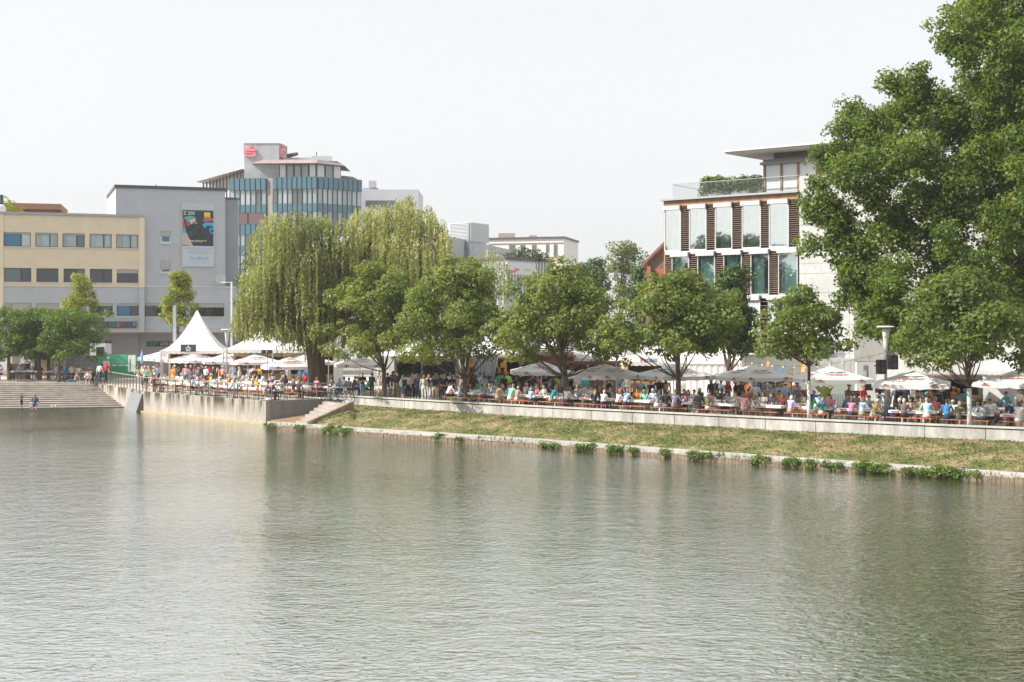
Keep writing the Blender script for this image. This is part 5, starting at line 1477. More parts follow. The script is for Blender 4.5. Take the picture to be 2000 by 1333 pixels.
pagoda('white tent above the dark brown hut by the third chestnut', 1080, 26.0, 66, 660, 692, .0, (2,))
pagoda('white tent between third and fourth chestnut', 1180, 26.0, 72, 664, 703, .0, (2,), scal=False)
pagoda('white tent with yellow lit back wall and red lettered strip', 1287, 27.0, 74, 660, 705, .05, (2,))
pagoda('large white marquee with closed plain walls behind the fourth chestnut', 1392, 28.5, 82, 664, 702, -.35, (0, 1, 2, 3), curve=1.35, scal=False)
pagoda('white tent partly hidden at the frame edge behind the last parasol', 1985, 33, 62, 690, 722, -.4, (2,))
fd = thing('tent_lettering', 'white strip with red and blue lettering on the yellow walled tent', 'sign', (*XY(1268, 29.4), HC + (YH - 706) / 29.4))
MB().box(-.62, .62, 0, .03, -.22, .22).build('strip', mat('strip_white', (.8, .8, .8), .6), fd)
for ch, xx, m_ in [('F', -.5, mat('print_redorange', (.75, .10, .04), .6)), ('RECHDAX', .08, mat('print_navy', (.03, .06, .25), .6))]:
    o = link('lettering', text_mesh(ch, .3, m_, .16 if ch == 'F' else .88, bold=.008), fd); o.location = (xx, -.006, .02)

# stalls ---------------------------------------------------------------------
def stall(name, label, x, s, w, ytop_, m_wall, m_in, openz=(1.05, 2.2), depth=2.2, rot=0.0, roof=None):
    p = XY(x, s); t = thing(name, label, 'stall', (p.x, p.y, GZ), rot)
    h = HC + (YH - ytop_) / s - GZ
    z0, z1 = openz; z1 = min(z1, h - .2)
    facade(-w / 2, w / 2, 0, h, [(-w / 2 + .18, w / 2 - .18, z0, z1)], .12).build('front_wall', m_wall, t)
    MB().box(-w / 2, -w / 2 + .08, .01, depth, 0, h).build('side_wall', m_wall, t); MB().box(w / 2 - .08, w / 2, .01, depth, 0, h).build('side_wall', m_wall, t)
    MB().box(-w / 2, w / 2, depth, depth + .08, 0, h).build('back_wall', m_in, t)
    MB().box(-w / 2 - .15, w / 2 + .15, -.35, depth + .2, h, h + .10).build('roof', roof or m_wall, t)
    MB().box(-w / 2 + .1, w / 2 - .1, -.28, .25, z0 - .06, z0 - .002).build('counter', M_wood, t)
    return t, p, h
M_cream = mat('cream_panel', (.62, .56, .44), .6, noise=.08)
M_orange = mat('orange_lattice', (.85, .36, .04), .5)
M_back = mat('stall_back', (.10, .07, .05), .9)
M_tan = mat('tan_back', (.52, .36, .20), .9, noise=.15)
t, p, h = stall('food_truck', 'cream food truck with open serving hatch behind the first chestnut', 832, 27.0, 4.6, 700, M_cream, mat('truck_inside', (.34, .29, .22), .8, noise=.4, scale=3), (1.2, 2.3))
MB().box(-.95, -.25, -.10, -.04, 1.1, 2.0).build('menu_board', M_black, t)
MB().box(.9, 1.7, -.10, -.04, 1.0, 1.9).build('menu_board', M_black, t)
MB().box(-2.4, 2.4, -1.6, -.02, 2.55, 2.62).build('awning', M_canvas, t)
stall('market_stall', 'tan backed stall under the scalloped tent', 511, 24.0, 4.6, 684.5, M_tan, M_tan, (1.0, 2.4))
stall('market_stall', 'tan backed stall under the tent by the willow trunk', 604, 24.2, 4.2, 685, M_tan, M_back, (1.0, 2.4))
stall('market_stall', 'tan backed stall under the tall pointed tent', 386, 22.8, 5.0, 688, M_tan, M_tan, (1.0, 2.5))
for x, lab, w in ((925, 'narrow stall panelled in glowing orange left of the clear curtain', 1.0), (972, 'narrow stall panelled in glowing orange right of the clear curtain', 1.3)):
    t, p, h = stall('orange_stall', lab, x, 27.0, w, 700, M_orange, M_orange, (1.0, 1.9), depth=1.4)
    for k in range(6): MB().box(-w / 2, w / 2, -.05, -.004, .35 + k * .38, .38 + k * .38).build('batten', M_wood, t)
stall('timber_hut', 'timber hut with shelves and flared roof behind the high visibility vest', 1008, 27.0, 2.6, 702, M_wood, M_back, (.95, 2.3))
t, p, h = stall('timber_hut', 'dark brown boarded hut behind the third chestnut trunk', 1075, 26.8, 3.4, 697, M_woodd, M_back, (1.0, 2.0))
for k in range(9): MB().box(-1.7, 1.7, -.03, -.004, 2.15 + k * .13, 2.25 + k * .13).build('board', M_woodd, t)
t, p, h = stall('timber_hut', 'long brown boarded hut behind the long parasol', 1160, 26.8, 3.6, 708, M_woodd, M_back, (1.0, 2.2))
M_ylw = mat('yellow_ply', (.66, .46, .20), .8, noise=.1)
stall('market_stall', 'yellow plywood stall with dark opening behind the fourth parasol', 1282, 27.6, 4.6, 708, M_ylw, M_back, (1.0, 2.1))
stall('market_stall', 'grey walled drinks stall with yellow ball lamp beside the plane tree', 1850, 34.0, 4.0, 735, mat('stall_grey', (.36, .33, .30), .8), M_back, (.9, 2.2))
t = thing('clear_curtain', 'clear plastic tent side gathered between the two orange stalls', 'curtain', (*XY(948, 27.6), GZ))
vs = []
for i in range(31):
    w = lerp(-1, 1, i / 30); vs += [(w * .55, .1 * math.sin(i * 1.7), .9), (w * .95, .06 * math.sin(i * 1.7), 2.75)]
MB().add(vs, [(2 * i, 2 * i + 2, 2 * i + 3, 2 * i + 1) for i in range(30)]).build('sheet', mat('clear_plastic', (.42, .46, .5), .2, spec=.7), t)

# white containers, banners and panels at the concrete house -----------------------
M_cont = mat('container_white', (.66, .67, .68), .6, noise=.05)
def panel_thing(name, label, cat, x0, y0, x1, y1, s, m_, th=.1, rot=0.0):
    xm = (x0 + x1) / 2; p = XY(xm, s); z0, z1 = HC + (YH - y1) / s, HC + (YH - y0) / s; w = (x1 - x0) / s
    t = thing(name, label, cat, (p.x, p.y, z0), rot)
    MB().box(-w / 2, w / 2, 0, th, 0, z1 - z0).build('board' if th < .5 else 'body', m_, t)
    return t, w, z1 - z0
t, w, h = panel_thing('site_container', 'white container with two posters behind the party banner', 'container', 1456, 694, 1560, 790, 31.0, M_cont, 2.3)
for k in range(8): MB().box(-w / 2 + k * w / 8 + .02, -w / 2 + (k + 1) * w / 8 - .02, -.03, -.003, .1, h - .1).build('panel', M_cont, t)
t, w, h = panel_thing('site_container', 'white container wall beside the slim painted chestnut', 'container', 1561, 700, 1674, 800, 31.0, M_cont, 1.2)
for k in range(9): MB().box(-w / 2 + k * w / 9 + .02, -w / 2 + (k + 1) * w / 9 - .02, -.03, -.003, .1, h - .1).build('panel', M_cont, t)
t, w, h = panel_thing('party_banner', 'brown evening scene banner with white party lettering', 'banner', 1439, 743, 1550, 792, 33.5, mat('banner_dusk', (.20, .12, .08), .6, c2=(.05, .045, .06), scale=1.2), .05)
for s_, sz, zz, wd, xx in (('After Show Party', .5, .80, 2.15, .1), ('AB 22:00 UHR * TANZEN UND FEIERN', .2, .62, 1.35, .35), ('DJ AUF DER SEEBÜHNE', .2, .53, 1.2, .2)):
    o = link('lettering', text_mesh(s_, sz, WHT, wd, bold=.006), t); o.location = (xx, -.008, h * zz)
for xx, zz, r in ((-1.5, .75, .28), (-.9, .65, .35), (1.3, .8, .22)):
    MB().add([(xx + r * math.cos(a), -.004, h * zz + r * math.sin(a)) for a in np.linspace(0, 2 * PI, 16, endpoint=False)], [tuple(range(16))]).build('lamp_print', mat('print_amber', (.62, .30, .10), .6), t)
t, w, h = panel_thing('scene_poster', 'poster of blue sky and crowd on the white container', 'poster', 1496, 717, 1549, 740, 32.0, mat('poster_sky', (.16, .34, .52), .6, c2=(.45, .47, .45), scale=1.5), .04)
MB().add([(w * .1, -.004, .0), (w * .5, -.004, .0), (w * .5, -.004, h * .9), (w * .32, -.004, h * .8), (w * .2, -.004, h * .3)], [tuple(range(5))]).build('crowd_print', mat('print_khaki', (.42, .34, .22), .6, noise=.4, scale=8), t)
t, w, h = panel_thing('small_poster', 'small orange framed poster above the party banner', 'poster', 1496, 703.5, 1504.5, 719, 32.2, mat('print_orange', (.72, .38, .06), .6), .03)
MB().box(-w * .3, w * .3, -.006, -.002, h * .2, h * .8).build('white_field', WHT, t)
t, w, h = panel_thing('orange_poster', 'orange poster on the white container by the painted chestnut', 'poster', 1560.5, 706, 1578, 729, 31.8, mat('print_orange', (.72, .38, .06), .6), .03)
MB().add([(-w * .3, -.005, .05), (w * .15, -.005, .05), (w * .25, -.005, h * .6), (0, -.005, h * .8), (-w * .2, -.005, h * .5)], [tuple(range(5))]).build('white_field', WHT, t)
t, w, h = panel_thing('restaurant_sign', 'black board with white capitals behind the seated guests', 'sign', 1650, 763.5, 1683, 774, 35.5, M_black, .05)
o = link('lettering', text_mesh('RISTORANTE', .24, WHT, w * .92), t); o.location = (0, -.006, h * .5)
panel_thing('screen', 'dark flat screen on the white wall below the meter box', 'screen', 1689.5, 750.5, 1705, 763, 35.0, M_black, .06)
t, w, h = panel_thing('white_wall', 'bright white wall piece behind the meter box', 'wall', 1673, 708, 1712, 800, 33.8, mat('wall_white', (.76, .76, .76), .8), .25)
t, w, h = panel_thing('meter_box', 'blue grey meter cabinet on the white wall', 'cabinet', 1686.5, 714, 1696.5, 739, 34.0, mat('meter_grey', (.24, .28, .32), .5), .18)
MB().tube([(0, -.02, 0), (0, -.02, -.6)], .03, 5).build('conduit', M_alu, t)
MB().box(-w * .45, w * .1, -.02, -.002, h * .1, h * .6).build('door', mat('meter_white', (.6, .62, .62), .5), t)
t, w, h = panel_thing('awning_panel', 'brown folded awning leaning behind the standing guests', 'awning', 1712, 752, 1730, 768, 36, mat('awning_brown', (.12, .08, .065), .8), .3)
t, w, h = panel_thing('glass_screen', 'pale green frosted windscreen behind the palm', 'screen', 1600, 750, 1668, 800, 34.5, mat('frosted_green', (.60, .68, .64), .35), .05)
for k in range(14): MB().box(-w / 2 + k * w / 14, -w / 2 + k * w / 14 + .02, -.02, -.003, 0, h * .62).build('bar', M_pole, t)
t, w, h = panel_thing('wood_pallet', 'stacked timber pallets behind the banner end', 'pallet', 1551, 762, 1580, 776, 34, M_woodd, .8)
panel_thing('green_banner', 'x', 'banner', 2, 0, 3, 1, 30, M_black)
bpy.data.objects.remove(bpy.data.objects['green_banner'].children[0]); bpy.data.objects.remove(bpy.data.objects['green_banner'])
# left plaza: green banner fence, mesh fence, brown box
M_gb = mat('banner_green_mid', (.03, .32, .16), .6, noise=.1); M_gb2 = mat('banner_green_light', (.10, .46, .27), .6)
t, w, h = panel_thing('green_banner', 'green fence banner with white pictogram at the edge of the square', 'banner', 190, 692, 267, 738, 22.0, M_gb, .06)
MB().box(-w / 2 + .01, w * .26, -.006, -.002, h * .56, h * .97).build('light_band', M_gb2, t)
MB().box(w * .28, w * .47, -.008, -.002, h * .25, h * .95).build('white_field', WHT, t)
MB().add([(-w * .22 + .14 * math.cos(a), -.008, h * .84 + .14 * math.sin(a)) for a in np.linspace(0, 2 * PI, 14, endpoint=False)], [tuple(range(14))]).build('pictogram', WHT, t)
MB().add([(-w * .36, -.009, h * .7), (-w * .2, -.009, h * .72), (-w * .17, -.009, h * .5), (-w * .21, -.009, h * .2), (-w * .26, -.009, h * .22), (-w * .25, -.009, h * .5), (-w * .36, -.009, h * .6)], [tuple(range(7))]).build('pictogram', WHT, t)
for k in range(3): MB().box(-w * .12 + k * .55, -w * .12 + k * .55 + .4, -.009, -.003, h * .5, h * .54).build('white_bar', WHT, t)
MB().box(w * .32, w * .35, -.012, -.009, h * .3, h * .8).build('cut_line', M_gb, t)
for i in range(6):
    x0 = 128 + i * 10.4
    t, w, h = panel_thing('site_fence', ['mesh fence field nearest the clipped plane crown end', 'second mesh fence field from the clipped planes', 'third mesh fence field, middle of the run', 'fourth mesh fence field, behind the parked bicycle', 'fifth mesh fence field next to the green banner', 'mesh fence field touching the green banner'][i], 'fence', x0, 695, x0 + 10.2, 738, 21.6, mat('fence_sheet', (.42, .44, .46), .7), .02)
    t['group'] = 'mesh fence fields on the square'
    for k in range(5): MB().tube([(-w / 2 + .02, -.02, h * (k + .5) / 5), (w / 2 - .02, -.02, h * (k + .5) / 5)], .012, 4).build('wire', M_alu, t)
    for sx in (-w / 2 + .02, w / 2 - .02): MB().tube([(sx, -.02, 0), (sx, -.02, h)], .022, 5).build('upright', M_alu, t)
for i, (x0, x1, m_, lab) in enumerate([(40, 66, (.60, .62, .66), 'white van front wall behind the clipped planes'), (82, 106, (.62, .46, .33), 'tan hoarding behind the clipped plane trunks'), (108, 127, (.66, .58, .55), 'pale pink hoarding behind the plane with lone bicycles')]):
    panel_thing('hoarding', lab, 'hoarding', x0, 696, x1, 736, 21.4, mat('hoarding%d' % i, m_, .8, noise=.15), .1)
t, w, h = panel_thing('storage_box', 'dark brown timber box between the clipped planes', 'box', 18, 711, 50, 742, 22.0, mat('box_brown', (.12, .085, .07), .8, noise=.2, streak=True), 1.2)
for k in range(6): MB().box(-w / 2 + k * w / 6 + .01, -w / 2 + (k + 1) * w / 6 - .01, -.025, -.003, .02, h - .02).build('plank', mat('box_brown', (.12, .085, .07), .8), t)
t, w, h = panel_thing('lit_window_front', 'shop front with bright window at the very edge behind the planes', 'shopfront', -30, 694, 24, 735, 21.0, mat('shop_wall', (.46, .40, .32), .8), .2)
MB().box(-w * .1, w * .32, -.03, -.003, h * .25, h * .75).build('pane', G_sky, t)
t, w, h = panel_thing('delivery_van', 'white van body partly hidden behind the clipped plane crown end', 'van', 176, 672, 206, 736, 20.9, mat('van_white', (.75, .77, .8), .4), 1.8)
MB().box(w / 2, w / 2 + .9, .1, 1.7, 0, h * .62).build('bonnet', mat('van_white', (.75, .77, .8), .4), t)
MB().box(-w * .1, w * .4, -.03, -.003, h * .62, h * .9).build('window', G_dark, t)
t = thing('water_sign', 'slim pale blue bottle shaped sign above the banner end', 'sign', (*XY(277, 22.0), GZ + 1.6))
MB().tube([(0, 0, 0), (0, 0, .55), (0, 0, .75), (0, 0, 1.0), (0, 0, 1.2)], [.13, .14, .12, .05, .05], 10).build('bottle', mat('pale_blue', (.30, .48, .68), .4), t)

# lamps, masts, speakers -----------------------------------------------------------
M_post = mat('lamp_post_grey', (.30, .33, .35), .45, metal=.5)
def lamp(label, x, s, ytop_, base=GZ, r=.055):
    p = XY(x, s); t = thing('street_lamp', label, 'lamp', (p.x, p.y, base), 0, 'funnel shaped street lamps')
    h = HC + (YH - ytop_) / s - base
    MB().tube([(0, 0, 0), (0, 0, .9), (0, 0, .92), (0, 0, h - 1.3)], [r * 1.35, r * 1.3, r, r * .85], 10).build('post', M_post, t)
    MB().tube([(0, 0, h - 1.3), (0, 0, h - .95), (0, 0, h - .35), (0, 0, h - .12)], [r * .9, .11, .17, .24], 12).build('funnel', mat('lamp_funnel', (.62, .64, .65), .35), t, smooth=True)
    MB().tube([(0, 0, h - .06), (0, 0, h)], [.46, .40], 18).build('disc', mat('lamp_disc', (.66, .68, .69), .4), t)
    return t, h
lampR, lampH = lamp('tall grey funnel lamp carrying loudspeakers beside the plane tree', 1730, 39.5, 637, GZ, .08)
lamp('funnel lamp in front of the pointed tent', 443, 25.0, 643)
lamp('funnel lamp before the willow trunk', 596, 26.2, 648)
def mast(label, x, s, ytop_, r, m_=M_post):
    p = XY(x, s); t = thing('mast', label, 'mast', (p.x, p.y, GZ)); h = HC + (YH - ytop_) / s - GZ
    MB().tube([(0, 0, 0), (0, 0, h)], [r, r * .8], 8).build('pole', m_, t); return t, h
mast('thin grey mast between third and fourth chestnut', 1204, 34.4, 640, .05)
mast('thin grey mast by the food truck', 824, 29.8, 665, .035)
mast('thin pale mast right of the willow trunk', 642, 29.0, 700, .05)
t, h = mast('tall slim white lamp mast with side arm before the grey house', 452.5, 22.0, 551, .10, M_pole)
MB().box(-.75, .05, -.04, .04, h - .06, h).build('arm', M_pole, t); MB().box(-.95, -.5, -.12, .12, h - .1, h + .02).build('head', M_pole, t)
t, h = mast('white banner mast with slim vertical light tube', 341, 22.2, 597, .07, M_pole)
MB().box(-.13, .13, -.09, .09, h - 3.2, h).build('tube_case', mat('tube_case', (.36, .41, .46), .25), t)
t, h = mast('thin black tripod light stand at the terrace corner', 522, 30.2, 684, .025, M_black)
for sx in (-.22, .18):
    MB().box(sx - .14, sx + .14, -.1, .1, h - .22, h).build('spotlight', M_black, t)
for k in range(3):
    a = k * 2.1; MB().tube([(0, 0, .7), (.45 * math.cos(a), .45 * math.sin(a), .22)], .015, 5).build('leg', M_black, t)
def speaker(label, x, y0, y1, x1, s):
    p = XY((x + x1) / 2, s); z0, z1 = HC + (YH - y1) / s, HC + (YH - y0) / s; w = (x1 - x) / s
    t = thing('loudspeaker', label, 'loudspeaker', (p.x, p.y, z0), .35)
    h = z1 - z0
    MB().prism([(-w / 2, -.2), (w / 2, -.2), (w / 2 * .7, .2), (-w / 2 * .7, .2)], 0, h).build('cabinet', M_black, t)
    for zz, r in ((h * .3, w * .32), (h * .74, w * .2)):
        MB().tube([(0, -.2, zz), (0, -.215, zz)], r, 14).build('cone', mat('speaker_cone', (.05, .05, .055), .4), t)
    MB().box(-.02, .02, .2, .5, h * .5, h * .6).build('bracket', M_black, t)
speaker('black loudspeaker hung low on the lamp post', 1712, 703, 731, 1728, 39.6)
speaker('black loudspeaker hung higher on the far side of the lamp post', 1734, 694, 722, 1751, 39.0)
t = thing('litter_bin', 'blue litter bin standing by the lamp post', 'bin', (*XY(1741, 39.5), GZ))
MB().tube([(0, 0, 0), (0, 0, .75), (0, 0, .78)], [.19, .21, .21], 14).build('body', mat('bin_blue', (.03, .16, .42), .5), t); MB().ell((0, 0, .78), (.2, .2, .08)).build('lid', mat('bin_blue', (.03, .16, .42), .5), t)
for x, s, lab in ((1943, 39.0, 'dark green wheeled bin behind the last parasol pole'), (1912, 38.0, 'black plant tub with dry grasses behind the painted chestnut')):
    t = thing('wheeled_bin' if 'bin' in lab else 'plant_tub', lab, 'bin' if 'bin' in lab else 'tub', (*XY(x, s), GZ))
    MB().prism([(-.28, -.28), (.28, -.28), (.28, .28), (-.28, .28)], 0, 1.0).build('body', mat('bin_green', (.02, .07, .07), .5) if 'bin' in lab else M_black, t)
    if 'bin' in lab: MB().box(-.3, .3, -.32, .3, 1.0, 1.07).build('lid', mat('bin_green', (.02, .07, .07), .5), t)
    else:
        mb = MB()
        for k in range(60): a = random.random() * 6.28; r_ = random.uniform(.1, .7); mb.add([(.1 * math.cos(a), .1 * math.sin(a), 1.0), (.12 * math.cos(a + .3), .12 * math.sin(a + .3), 1.0), (r_ * math.cos(a), r_ * math.sin(a), 1.15 + random.random() * .25)], [(0, 1, 2)])
        mb.build('grasses', mat('dry_reed', (.35, .33, .16), .8), t)
# palm in tub
for x, s, hh, lab in ((1610, 37.0, 1.75, 'small potted palm between painted chestnut and parasol pole'),):
    t = thing('potted_palm', lab, 'palm', (*XY(x, s), GZ))
    MB().tube([(0, 0, 0), (0, 0, .4)], [.18, .24], 12).build('pot', M_black, t)
    MB().tube([(0, 0, .38), (0, 0, .9)], [.07, .06], 8).build('trunk', BARK, t)
    for k in range(11):
        a = k * 2 * PI / 11 + .2; mb = MB(); pts = [Vector((math.cos(a) * r_, math.sin(a) * r_, .9 + hh * .45 * math.sin(min(1.9, r_ * 2.3)))) for r_ in (0, .2, .42, .62, .8)]
        side = Vector((-math.sin(a), math.cos(a), 0))
        for i in range(4):
            w0, w1 = (.03, .11, .12, .07, .01)[i], (.03, .11, .12, .07, .01)[i + 1]
            mb.add([pts[i] - side * w0, pts[i] + side * w0, pts[i + 1] + side * w1, pts[i + 1] - side * w1], [(0, 1, 2, 3)])
        mb.build('frond', mat('palm_frond', (.26, .29, .06), .6), t)
# roof plants
def hedge(t, cl, m_, size=.16, per=110):
    P, Nn, S, T = clump_leaves(cl, per, size, fill=.4); link('foliage', leaf_mesh('foliage', P, Nn, S, m_, T), t)
hr, h0, h1, hz = ROOF_HEDGE
t = thing('terrace_hedge', 'clipped green hedge behind the roof terrace railing', 'hedge', hr.location, hr.rotation_euler.z)
LEAF_BOX = mat_leaf('box_leaf', [(0.06, 0.10, 0.02), (0.11, 0.15, 0.03), (0.17, 0.21, 0.04), (0.24, 0.24, 0.06)], .25)
cl = []
for k in range(34):
    f_ = (k % 17) / 16; cl.append((lerp(h0 + .3, h1 - .3, f_), .8 + random.uniform(-.1, .25), hz + (.4 if k < 17 else 1.05 + .06 * math.sin(f_ * 9) - .2 * f_), .42, .36, .42))
hedge(t, cl, LEAF_BOX)
MB().box(h0, h1, .6, 1.1, hz, hz + .3).build('trough', M_flash, t)
hedge(ROOF_BUSH, [(0, 0, .8, 2.2, 1.4, 1.0), (1.6, 0, .6, 1.6, 1.2, .8), (-1.6, 0, .5, 1.4, 1.1, .7)], LEAF_DARK, .4, 12)
rt_, ru, rv_, rz_ = ROOF_SHRUB
hedge(rt_, [(ru, rv_, rz_ + .5, .9, .8, .9), (ru + 1.0, rv_, rz_ + .1, .7, .6, .5)], LEAF_MAPLE, .25, 30)

# beer tables and benches ---------------------------------------------------------
def make_table():
    t = thing('beer_table', 'x', 'table')
    mb = MB().box(-1.1, 1.1, -.27, .27, .745, .775)
    for sy in (-1, 1): mb.box(-1.1, 1.1, sy * .272 - .002, sy * .272 + .002, .655, .775)
    for sx in (-1, 1): mb.box(sx * 1.102 - .002, sx * 1.102 + .002, -.27, .27, .64, .775)
    mb.build('paper_cover', M_cover, t)
    for sx in (-.78, .78):
        m_ = MB(); m_.tube([(sx, -.22, 0), (sx, -.2, .74)], .018, 5); m_.tube([(sx, .22, 0), (sx, .2, .74)], .018, 5); m_.tube([(sx, -.2, .3), (sx, .2, .3)], .014, 5); m_.tube([(sx, 0, .3), (sx * .45, 0, .73)], .012, 5)
        m_.build('leg_frame', M_steel, t)
    MB().box(-1.108, -1.104, -.16, .10, .66, .74).build('red_print', mat('cover_red', (.70, .08, .10), .6), t)
    MB().box(-.95, -.55, -.2755, -.2745, .665, .74).build('red_print', mat('cover_red', (.70, .08, .10), .6), t)
    return t
def make_bench():
    t = thing('beer_bench', 'x', 'bench')
    MB().box(-1.1, 1.1, -.125, .125, .44, .475).build('seat', M_plank, t)
    for sx in (-.78, .78):
        m_ = MB(); m_.tube([(sx, -.1, 0), (sx, -.09, .44)], .015, 5); m_.tube([(sx, .1, 0), (sx, .09, .44)], .015, 5); m_.tube([(sx, -.09, .2), (sx, .09, .2)], .012, 5)
        m_.build('leg_frame', M_steel, t)
    return t
tab0, ben0 = make_table(), make_bench(); used_f = {'t': False, 'b': False}
def put(kind, loc, rz, label, group):
    src = tab0 if kind == 't' else ben0
    o = src if not used_f[kind] else copy_tree(src); used_f[kind] = True
    o.location = loc; o.rotation_euler = (0, 0, rz); o['label'] = label; o['group'] = group
    return o
SEATS = []        # (x, y, z, heading toward the table, row name, column in the photo)
_lab_used = {}
def uniq(base, kinds=('left end', 'right end')):
    _lab_used[base] = _lab_used.get(base, 0) + 1
    return base
TREE_X = [750, 908, 1105, 1325, 1580, 1893]
def near_tree(x):
    for k, tx_ in enumerate(TREE_X):
        if abs(x - tx_) < 40: return 'in front of the %s chestnut' % ORD[k] if True else ''
    for k in range(5):
        if TREE_X[k] < x < TREE_X[k + 1]:
            f_ = (x - TREE_X[k]) / (TREE_X[k + 1] - TREE_X[k])
            if f_ < .42: return 'just past the %s chestnut' % ORD[k]
            if f_ > .58: return 'shortly before the %s chestnut' % ORD[k + 1]
            return 'midway between %s and %s chestnut' % (ORD[k], ORD[k + 1])
    return 'before the first chestnut' if x < 750 else 'past the sixth chestnut'
def table_set(pos, rz, row, where, z=GZ, cnt=[0]):
    put('t', (pos.x, pos.y, z), rz, 'white covered beer table, %s, %s' % (row, where), 'white covered beer tables')
    nv = Vector((-math.sin(rz), math.cos(rz)))
    for sd, nm in ((-1, 'pond side'), (1, 'far side')):
        q = pos + nv * (.62 * sd)
        put('b', (q.x, q.y, z), rz, 'orange bench on the %s of the %s table %s' % (nm, row.split(' ')[0], where), 'orange beer benches')
        for k in range(4):
            w_ = -.82 + k * .55
            sp = q + Vector((math.cos(rz), math.sin(rz))) * w_
            SEATS.append((sp.x, sp.y, z, rz + (PI if sd < 0 else 0), sd, row, px_of(sp.x, sp.y)))
rows_def = [('wall-side row', 1.5, 905, 2.62), ('second row', 3.95, 860, 2.75), ('third row', 6.3, 960, 2.9)]
wh_used = set()
for row, off, x0, step in rows_def:
    a = arc_for(x0, off); k = 0
    while True:
        p, rz = on_wall(a, off)
        if px_of(p.x, p.y) > 2040 or a > _arc[-1] - 3: break
        xx = px_of(p.x, p.y)
        where = near_tree(xx)
        if (row, where) in wh_used: where = where.replace('just past', 'two places past').replace('shortly before', 'two places before').replace('midway', 'second of two midway').replace('in front of', 'second at')
        j = 2
        while (row, where) in wh_used: where = where + ' again'
        wh_used.add((row, where))
        if not (row == 'third row' and (1640 < xx < 1700 or xx < 1350 or 1740 < xx < 1910)):
            table_set(p, rz + random.uniform(-.03, .03), row, where)
        a += step; k += 1
# one early pair of tables at the bikes and high tables
for x, off, wh in ((700, 3.4, 'behind the bicycles'), (690, 6.0, 'under the parasol by the bicycles'), (790, 5.6, 'behind the first chestnut trunk')):
    p, rz = on_wall(arc_for(x, off), off); table_set(p, rz, 'promenade head', wh)
for x, off, lab in ((772, 1.9, 'high standing table with glasses near the first chestnut'), (862, 2.2, 'high standing table beside the second chestnut')):
    p, rz = on_wall(arc_for(x, off), off)
    t = thing('standing_table', lab, 'table', (p.x, p.y, GZ))
    MB().tube([(0, 0, 1.05), (0, 0, 1.09)], .38, 18).build('top', M_wood, t); MB().tube([(0, 0, .02), (0, 0, 1.05)], .035, 8).build('stem', M_steel, t); MB().tube([(0, 0, 0), (0, 0, .03)], .26, 14).build('foot', M_steel, t)
# terrace tables parallel to its edge
uT = (C1 - C0).normalized(); nT = Vector((-uT.y, uT.x));
if nT.y < 0: nT = -nT
PLACE = ['at the corner', 'second from the corner', 'third from the corner', 'fourth from the corner', 'fifth from the corner', 'sixth from the corner', 'seventh from the corner', 'eighth from the corner', 'ninth from the corner']
for ri, off in enumerate((1.35, 3.7, 6.1, 8.6)):
    nt = (7, 7, 7, 6)[ri]
    for k in range(nt):
        dcur = 1.55 + k * 2.55 + ri * .3
        L01 = (C1 - C0).length
        if dcur < L01: p = C0 + uT * dcur + nT * off
        else:
            u2 = (C2 - C1).normalized(); n2 = Vector((-u2.y, u2.x)); n2 = n2 if n2.y > 0 else -n2
            p = C1 + u2 * (dcur - L01) + Vector((abs(nT.x), nT.y)) * off
        rz = math.atan2(-uT.y, -uT.x) if dcur < L01 else math.atan2(-(C2 - C1).y, -(C2 - C1).x)
        table_set(p, rz, ['railing row terrace', 'second terrace row', 'third terrace row', 'fourth terrace row'][ri], PLACE[k] if ri == 0 else PLACE[k])
# tables on the upper square
for x, s, wh in ((42, 22.2, 'by the brown box'), (95, 22.3, 'by the clipped plane trunks'), (150, 22.6, 'before the mesh fence'), (4, 22.4, 'at the very edge')):
    p = XY(x, s); table_set(p, 0.1, 'upper square', wh, PZ)

# glasses and bottles --------------------------------------------------------------
M_beer = mat('beer', (.55, .30, .04), .15); M_clear = mat('glass_cup', (.55, .58, .58), .1, spec=.8); M_bottle = mat('bottle_green', (.03, .12, .05), .2)
gl = MB().tube([(0, 0, 0), (0, 0, .15)], [.032, .038], 8).mesh('glass', M_beer); gl2 = MB().tube([(0, 0, 0), (0, 0, .14)], [.03, .036], 8).mesh('glass', M_clear)
bt = MB().tube([(0, 0, 0), (0, 0, .17), (0, 0, .22), (0, 0, .28)], [.034, .034, .014, .013], 8).mesh('bottle', M_bottle)
tabs = [o for o in COL.objects if o.name.startswith('beer_table') and o.parent is None]
for i, tb_ in enumerate(tabs):
    wh = tb_['label'].split('table, ')[1]
    for k in range(2):
        me_, nm, lab = [(gl, 'beer_glass', 'glass of beer'), (gl2, 'drinking_glass', 'clear drinking glass'), (bt, 'bottle', 'green bottle')][(i + k) % 3]
        w_ = -.6 + .9 * k + random.uniform(-.3, .3); v_ = random.uniform(-.15, .15); rz = tb_.rotation_euler.z
        o = link(nm, me_, None, (tb_.location.x + math.cos(rz) * w_ - math.sin(rz) * v_, tb_.location.y + math.sin(rz) * w_ + math.cos(rz) * v_, tb_.location.z + .776))
        tag(o, lab + ' on the table of the ' + wh.replace(',', ''), 'bottle' if nm == 'bottle' else 'glass', 'drinks on the beer tables')

